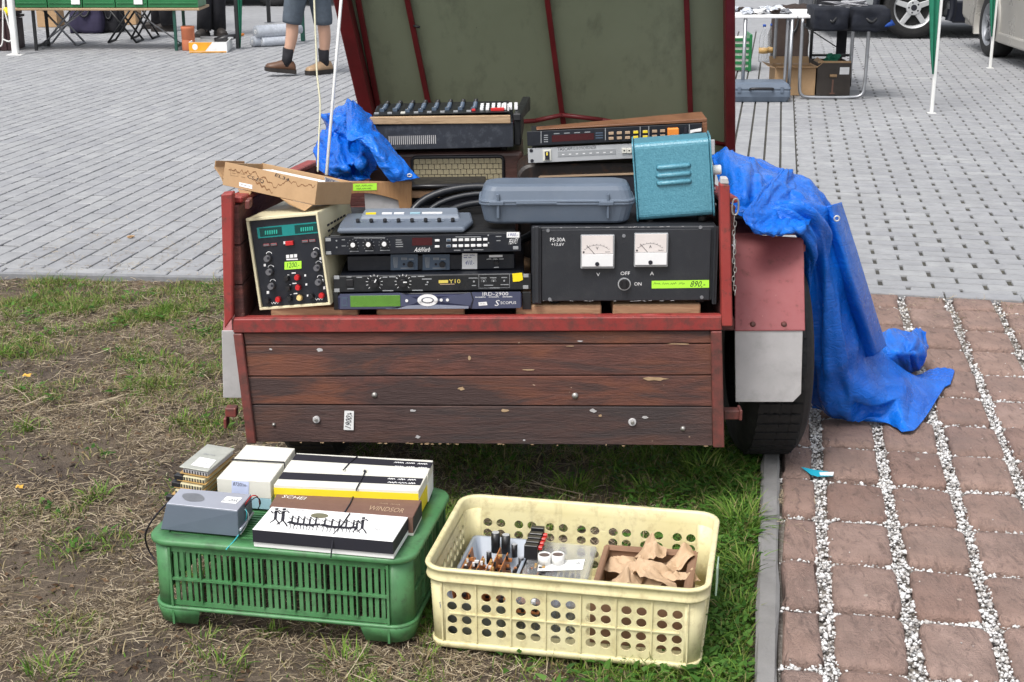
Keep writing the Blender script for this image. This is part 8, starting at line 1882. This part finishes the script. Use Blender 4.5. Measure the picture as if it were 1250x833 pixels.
# ---- cars
def car(label, M, paint, L=4.3, Wd=1.74, hgt=1.48, rims='silver_paint', clad='car_dark', spokes=5, wb=2.55, r=.315, clad_h=.34, van=False):
    """local: x forward along the length (front at +x), y across, z up; wheels at x = +-wb/2"""
    g = thing('parked_car', label, 'car', M); hw = Wd/2; fxw, rxw = wb/2, -wb/2
    def arch(xc, z0): return [(xc+(r+.06)*math.cos(R(a)), max(z0, r+(r+.06)*math.sin(R(a)))) for a in range(180, -1, -15)]
    zb_ = .20
    low = [(-L/2+.05, .30)]+[(rxw-(r+.06), zb_)]+arch(rxw, zb_)[1:-1]+[(rxw+(r+.06), zb_), (fxw-(r+.06), zb_)]+arch(fxw, zb_)[1:-1]+[(fxw+(r+.06), zb_), (L/2-.04, .28)]
    upb = [(L/2, .55), (L/2-.12, .78), (L/2-.75 if not van else L/2-.35, .92), (-L/2+.10, .98), (-L/2, .6)]
    mb = MB(); mb.prism(low+upb, -hw, hw); mb.build('body', paint, g, M, .04, 2, ang=30)
    for s_ in (-1, 1):
        mb = MB(); mb.box(rxw+r+.08, fxw-r-.08, s_*(hw-.03) if s_ > 0 else -hw-.012, hw+.012 if s_ > 0 else -(hw-.03), zb_-.03, clad_h); mb.build('sill', clad, g, M, .02, 2)
        for xw in (fxw, rxw):
            ra, rb = r+.055, r+.12
            lo = [[(xw+q*math.cos(R(a)), s_*(hw+o_), max(zb_-.02, r+q*math.sin(R(a)))) for q, o_ in ((ra, -.10), (ra, .014), (rb, .012), (rb+.004, -.02))] for a in range(-20, 201, 10)]
            mb = MB(); mb.loft(lo, 0, True, False, False); mb.build('arch_trim', clad, g, M)
    for x0, x1 in ((L/2-.16, L/2+.03), (-L/2-.03, -L/2+.16)): mb = MB(); mb.box(x0, x1, -hw+.06, hw-.06, .22, .46); mb.build('bumper', clad, g, M, .02, 2)
    cb = [(L/2-1.05 if not van else L/2-.45, .915), (L/2-1.75 if not van else L/2-1.1, hgt-.06), (L/2-2.3, hgt), (-L/2+.8, hgt-.02), (-L/2+.25, .975)]
    mb = MB(); sec = []
    mb.prism(cb, -hw+.12, hw-.12); mb.build('cabin', paint, g, M, .05, 2)
    for s_ in (-1, 1):
        mb = MB(); y = s_*(hw-.115); q = [(cb[0][0]-.14, .96), (cb[1][0]-.02, hgt-.13), (cb[3][0]+.02, hgt-.13), (cb[4][0]+.16, 1.0)]; mb.prism(q, min(y, y+s_*.006), max(y, y+s_*.006)); mb.build('side_window', 'glass_dark', g, M)
    mb = MB(); mb.hexa([(cb[0][0]-.02, -hw+.2, .955), (cb[0][0]-.02, hw-.2, .955), (cb[1][0]+.045, hw-.25, hgt-.115), (cb[1][0]+.045, -hw+.25, hgt-.115)]+[(cb[0][0]+.03, -hw+.2, .965), (cb[0][0]+.03, hw-.2, .965), (cb[1][0]+.085, hw-.25, hgt-.1), (cb[1][0]+.085, -hw+.25, hgt-.1)]); mb.build('windscreen', 'glass_dark', g, M)
    for s_ in (-1, 1):
        mb = MB(); mb.box(L/2-.20, L/2-.02, s_*(hw-.26)-.16, s_*(hw-.26)+.16, .62, .74); mb.build('headlight', 'print_white', g, M, .03, 2); mb = MB(); mb.box(-L/2-.01, -L/2+.10, s_*(hw-.18)-.10, s_*(hw-.18)+.10, .66, .92); mb.build('tail_light', 'red_plastic', g, M, .02, 2)
    for xw in (fxw, rxw):
        for s_ in (-1, 1):
            y = s_*(hw-.012); c = Vector((xw, y, r)); inn = Vector((0, -s_, 0)); mb = MB(); mb.lathe(c, inn, [(r*.66, .0), (r*.80, -.006), (r*.93, .0), (r, .03), (r, .17), (r*.93, .20), (r*.66, .20)], 40, 0, True, False); wv_ = mb.build('wheel', 'rubber', g, M)
            mb = MB(); mb.lathe(c, inn, [(r*.665, .0), (r*.64, .012), (r*.60, .02), (r*.58, .12), (r*.02, .13)], 36, 0, True, False); mb.build('rim', rims if spokes else 'dull_steel', wv_, M)
            if spokes:
                mb = MB()
                for k in range(spokes):
                    a = 2*math.pi*k/spokes+.3; d = Vector((math.cos(a), 0, math.sin(a))); p_ = Vector((-math.sin(a), 0, math.cos(a))); A0, A1 = c+d*r*.08+inn*.012, c+d*r*.63+inn*.016
                    for sg in (1,): mb.hexa([A0-p_*.030*1.0, A0+p_*.030, A1+p_*.026, A1-p_*.026]+[q+inn*.03 for q in (A0-p_*.030, A0+p_*.030, A1+p_*.026, A1-p_*.026)])
                mb.cyl(c+inn*.006, inn, r*.24, .05, 20); mb.build('spoke', rims, wv_, M, .004)
                mb = MB(); mb.lathe(c, inn, [(r*.56, .06), (.03, .065)], 24, 0, True, False); mb.build('brake_disc', 'rubber', wv_, M)
                mb = MB(); mb.cyl(c+inn*.0045, inn, r*.10, .004, 14); [mb.cyl(c+inn*.005+Vector((math.cos(6.283*k/5), 0, math.sin(6.283*k/5)))*r*.165, inn, .010, .01, 8) for k in range(5)]; tag(mb.build('hub_cap', 'ink', wv_, M), kind='stuff')
    return g
# first car: its wheel stands at (1113, 48); the car's front points left
w1 = gz(1113, 48); r1 = .325
car('silver car with dark lower cladding and five-spoke alloy wheels behind the navy bags', Matrix.Translation((w1.x+1.275*1.0, w1.y+.86, 0)) @ Matrix.Rotation(math.pi, 4, 'Z'), 'car_silver', clad_h=.40, r=r1, wb=2.55)
w2 = gz(1200, 69); ang = R(-93)
car('beige van parked at the right edge with a grey steel wheel', Matrix.Translation((w2.x+.84, w2.y-1.35, 0)) @ Matrix.Rotation(R(-91), 4, 'Z'), 'car_beige', clad='car_beige', L=4.5, Wd=1.72, hgt=1.8, spokes=5, wb=2.65, r=.30, clad_h=.27, van=True, rims='dull_steel')
w3 = gz(330, 8); car('dark car standing far behind the walking legs', Matrix.Translation((w3.x-1.2, w3.y+.85, 0)), 'car_dark', L=4.2, spokes=5, wb=2.5, r=.31)
for o in bpy.data.objects:
    if o.parent and o.type == 'MESH' and o.name.split('.')[0] in ('lettering', 'foot', 'screw', 'top_spacer', 'bottom_flap', 'marking', 'button_pad', 'mounting_hole', 'scale_strip', 'logo', 'label_strip', 'push_button', 'red_switch', 'white_fader', 'print', 'dial_scale', 'handwriting'): o['kind'] = 'stuff'
print('objects', len(bpy.data.objects))
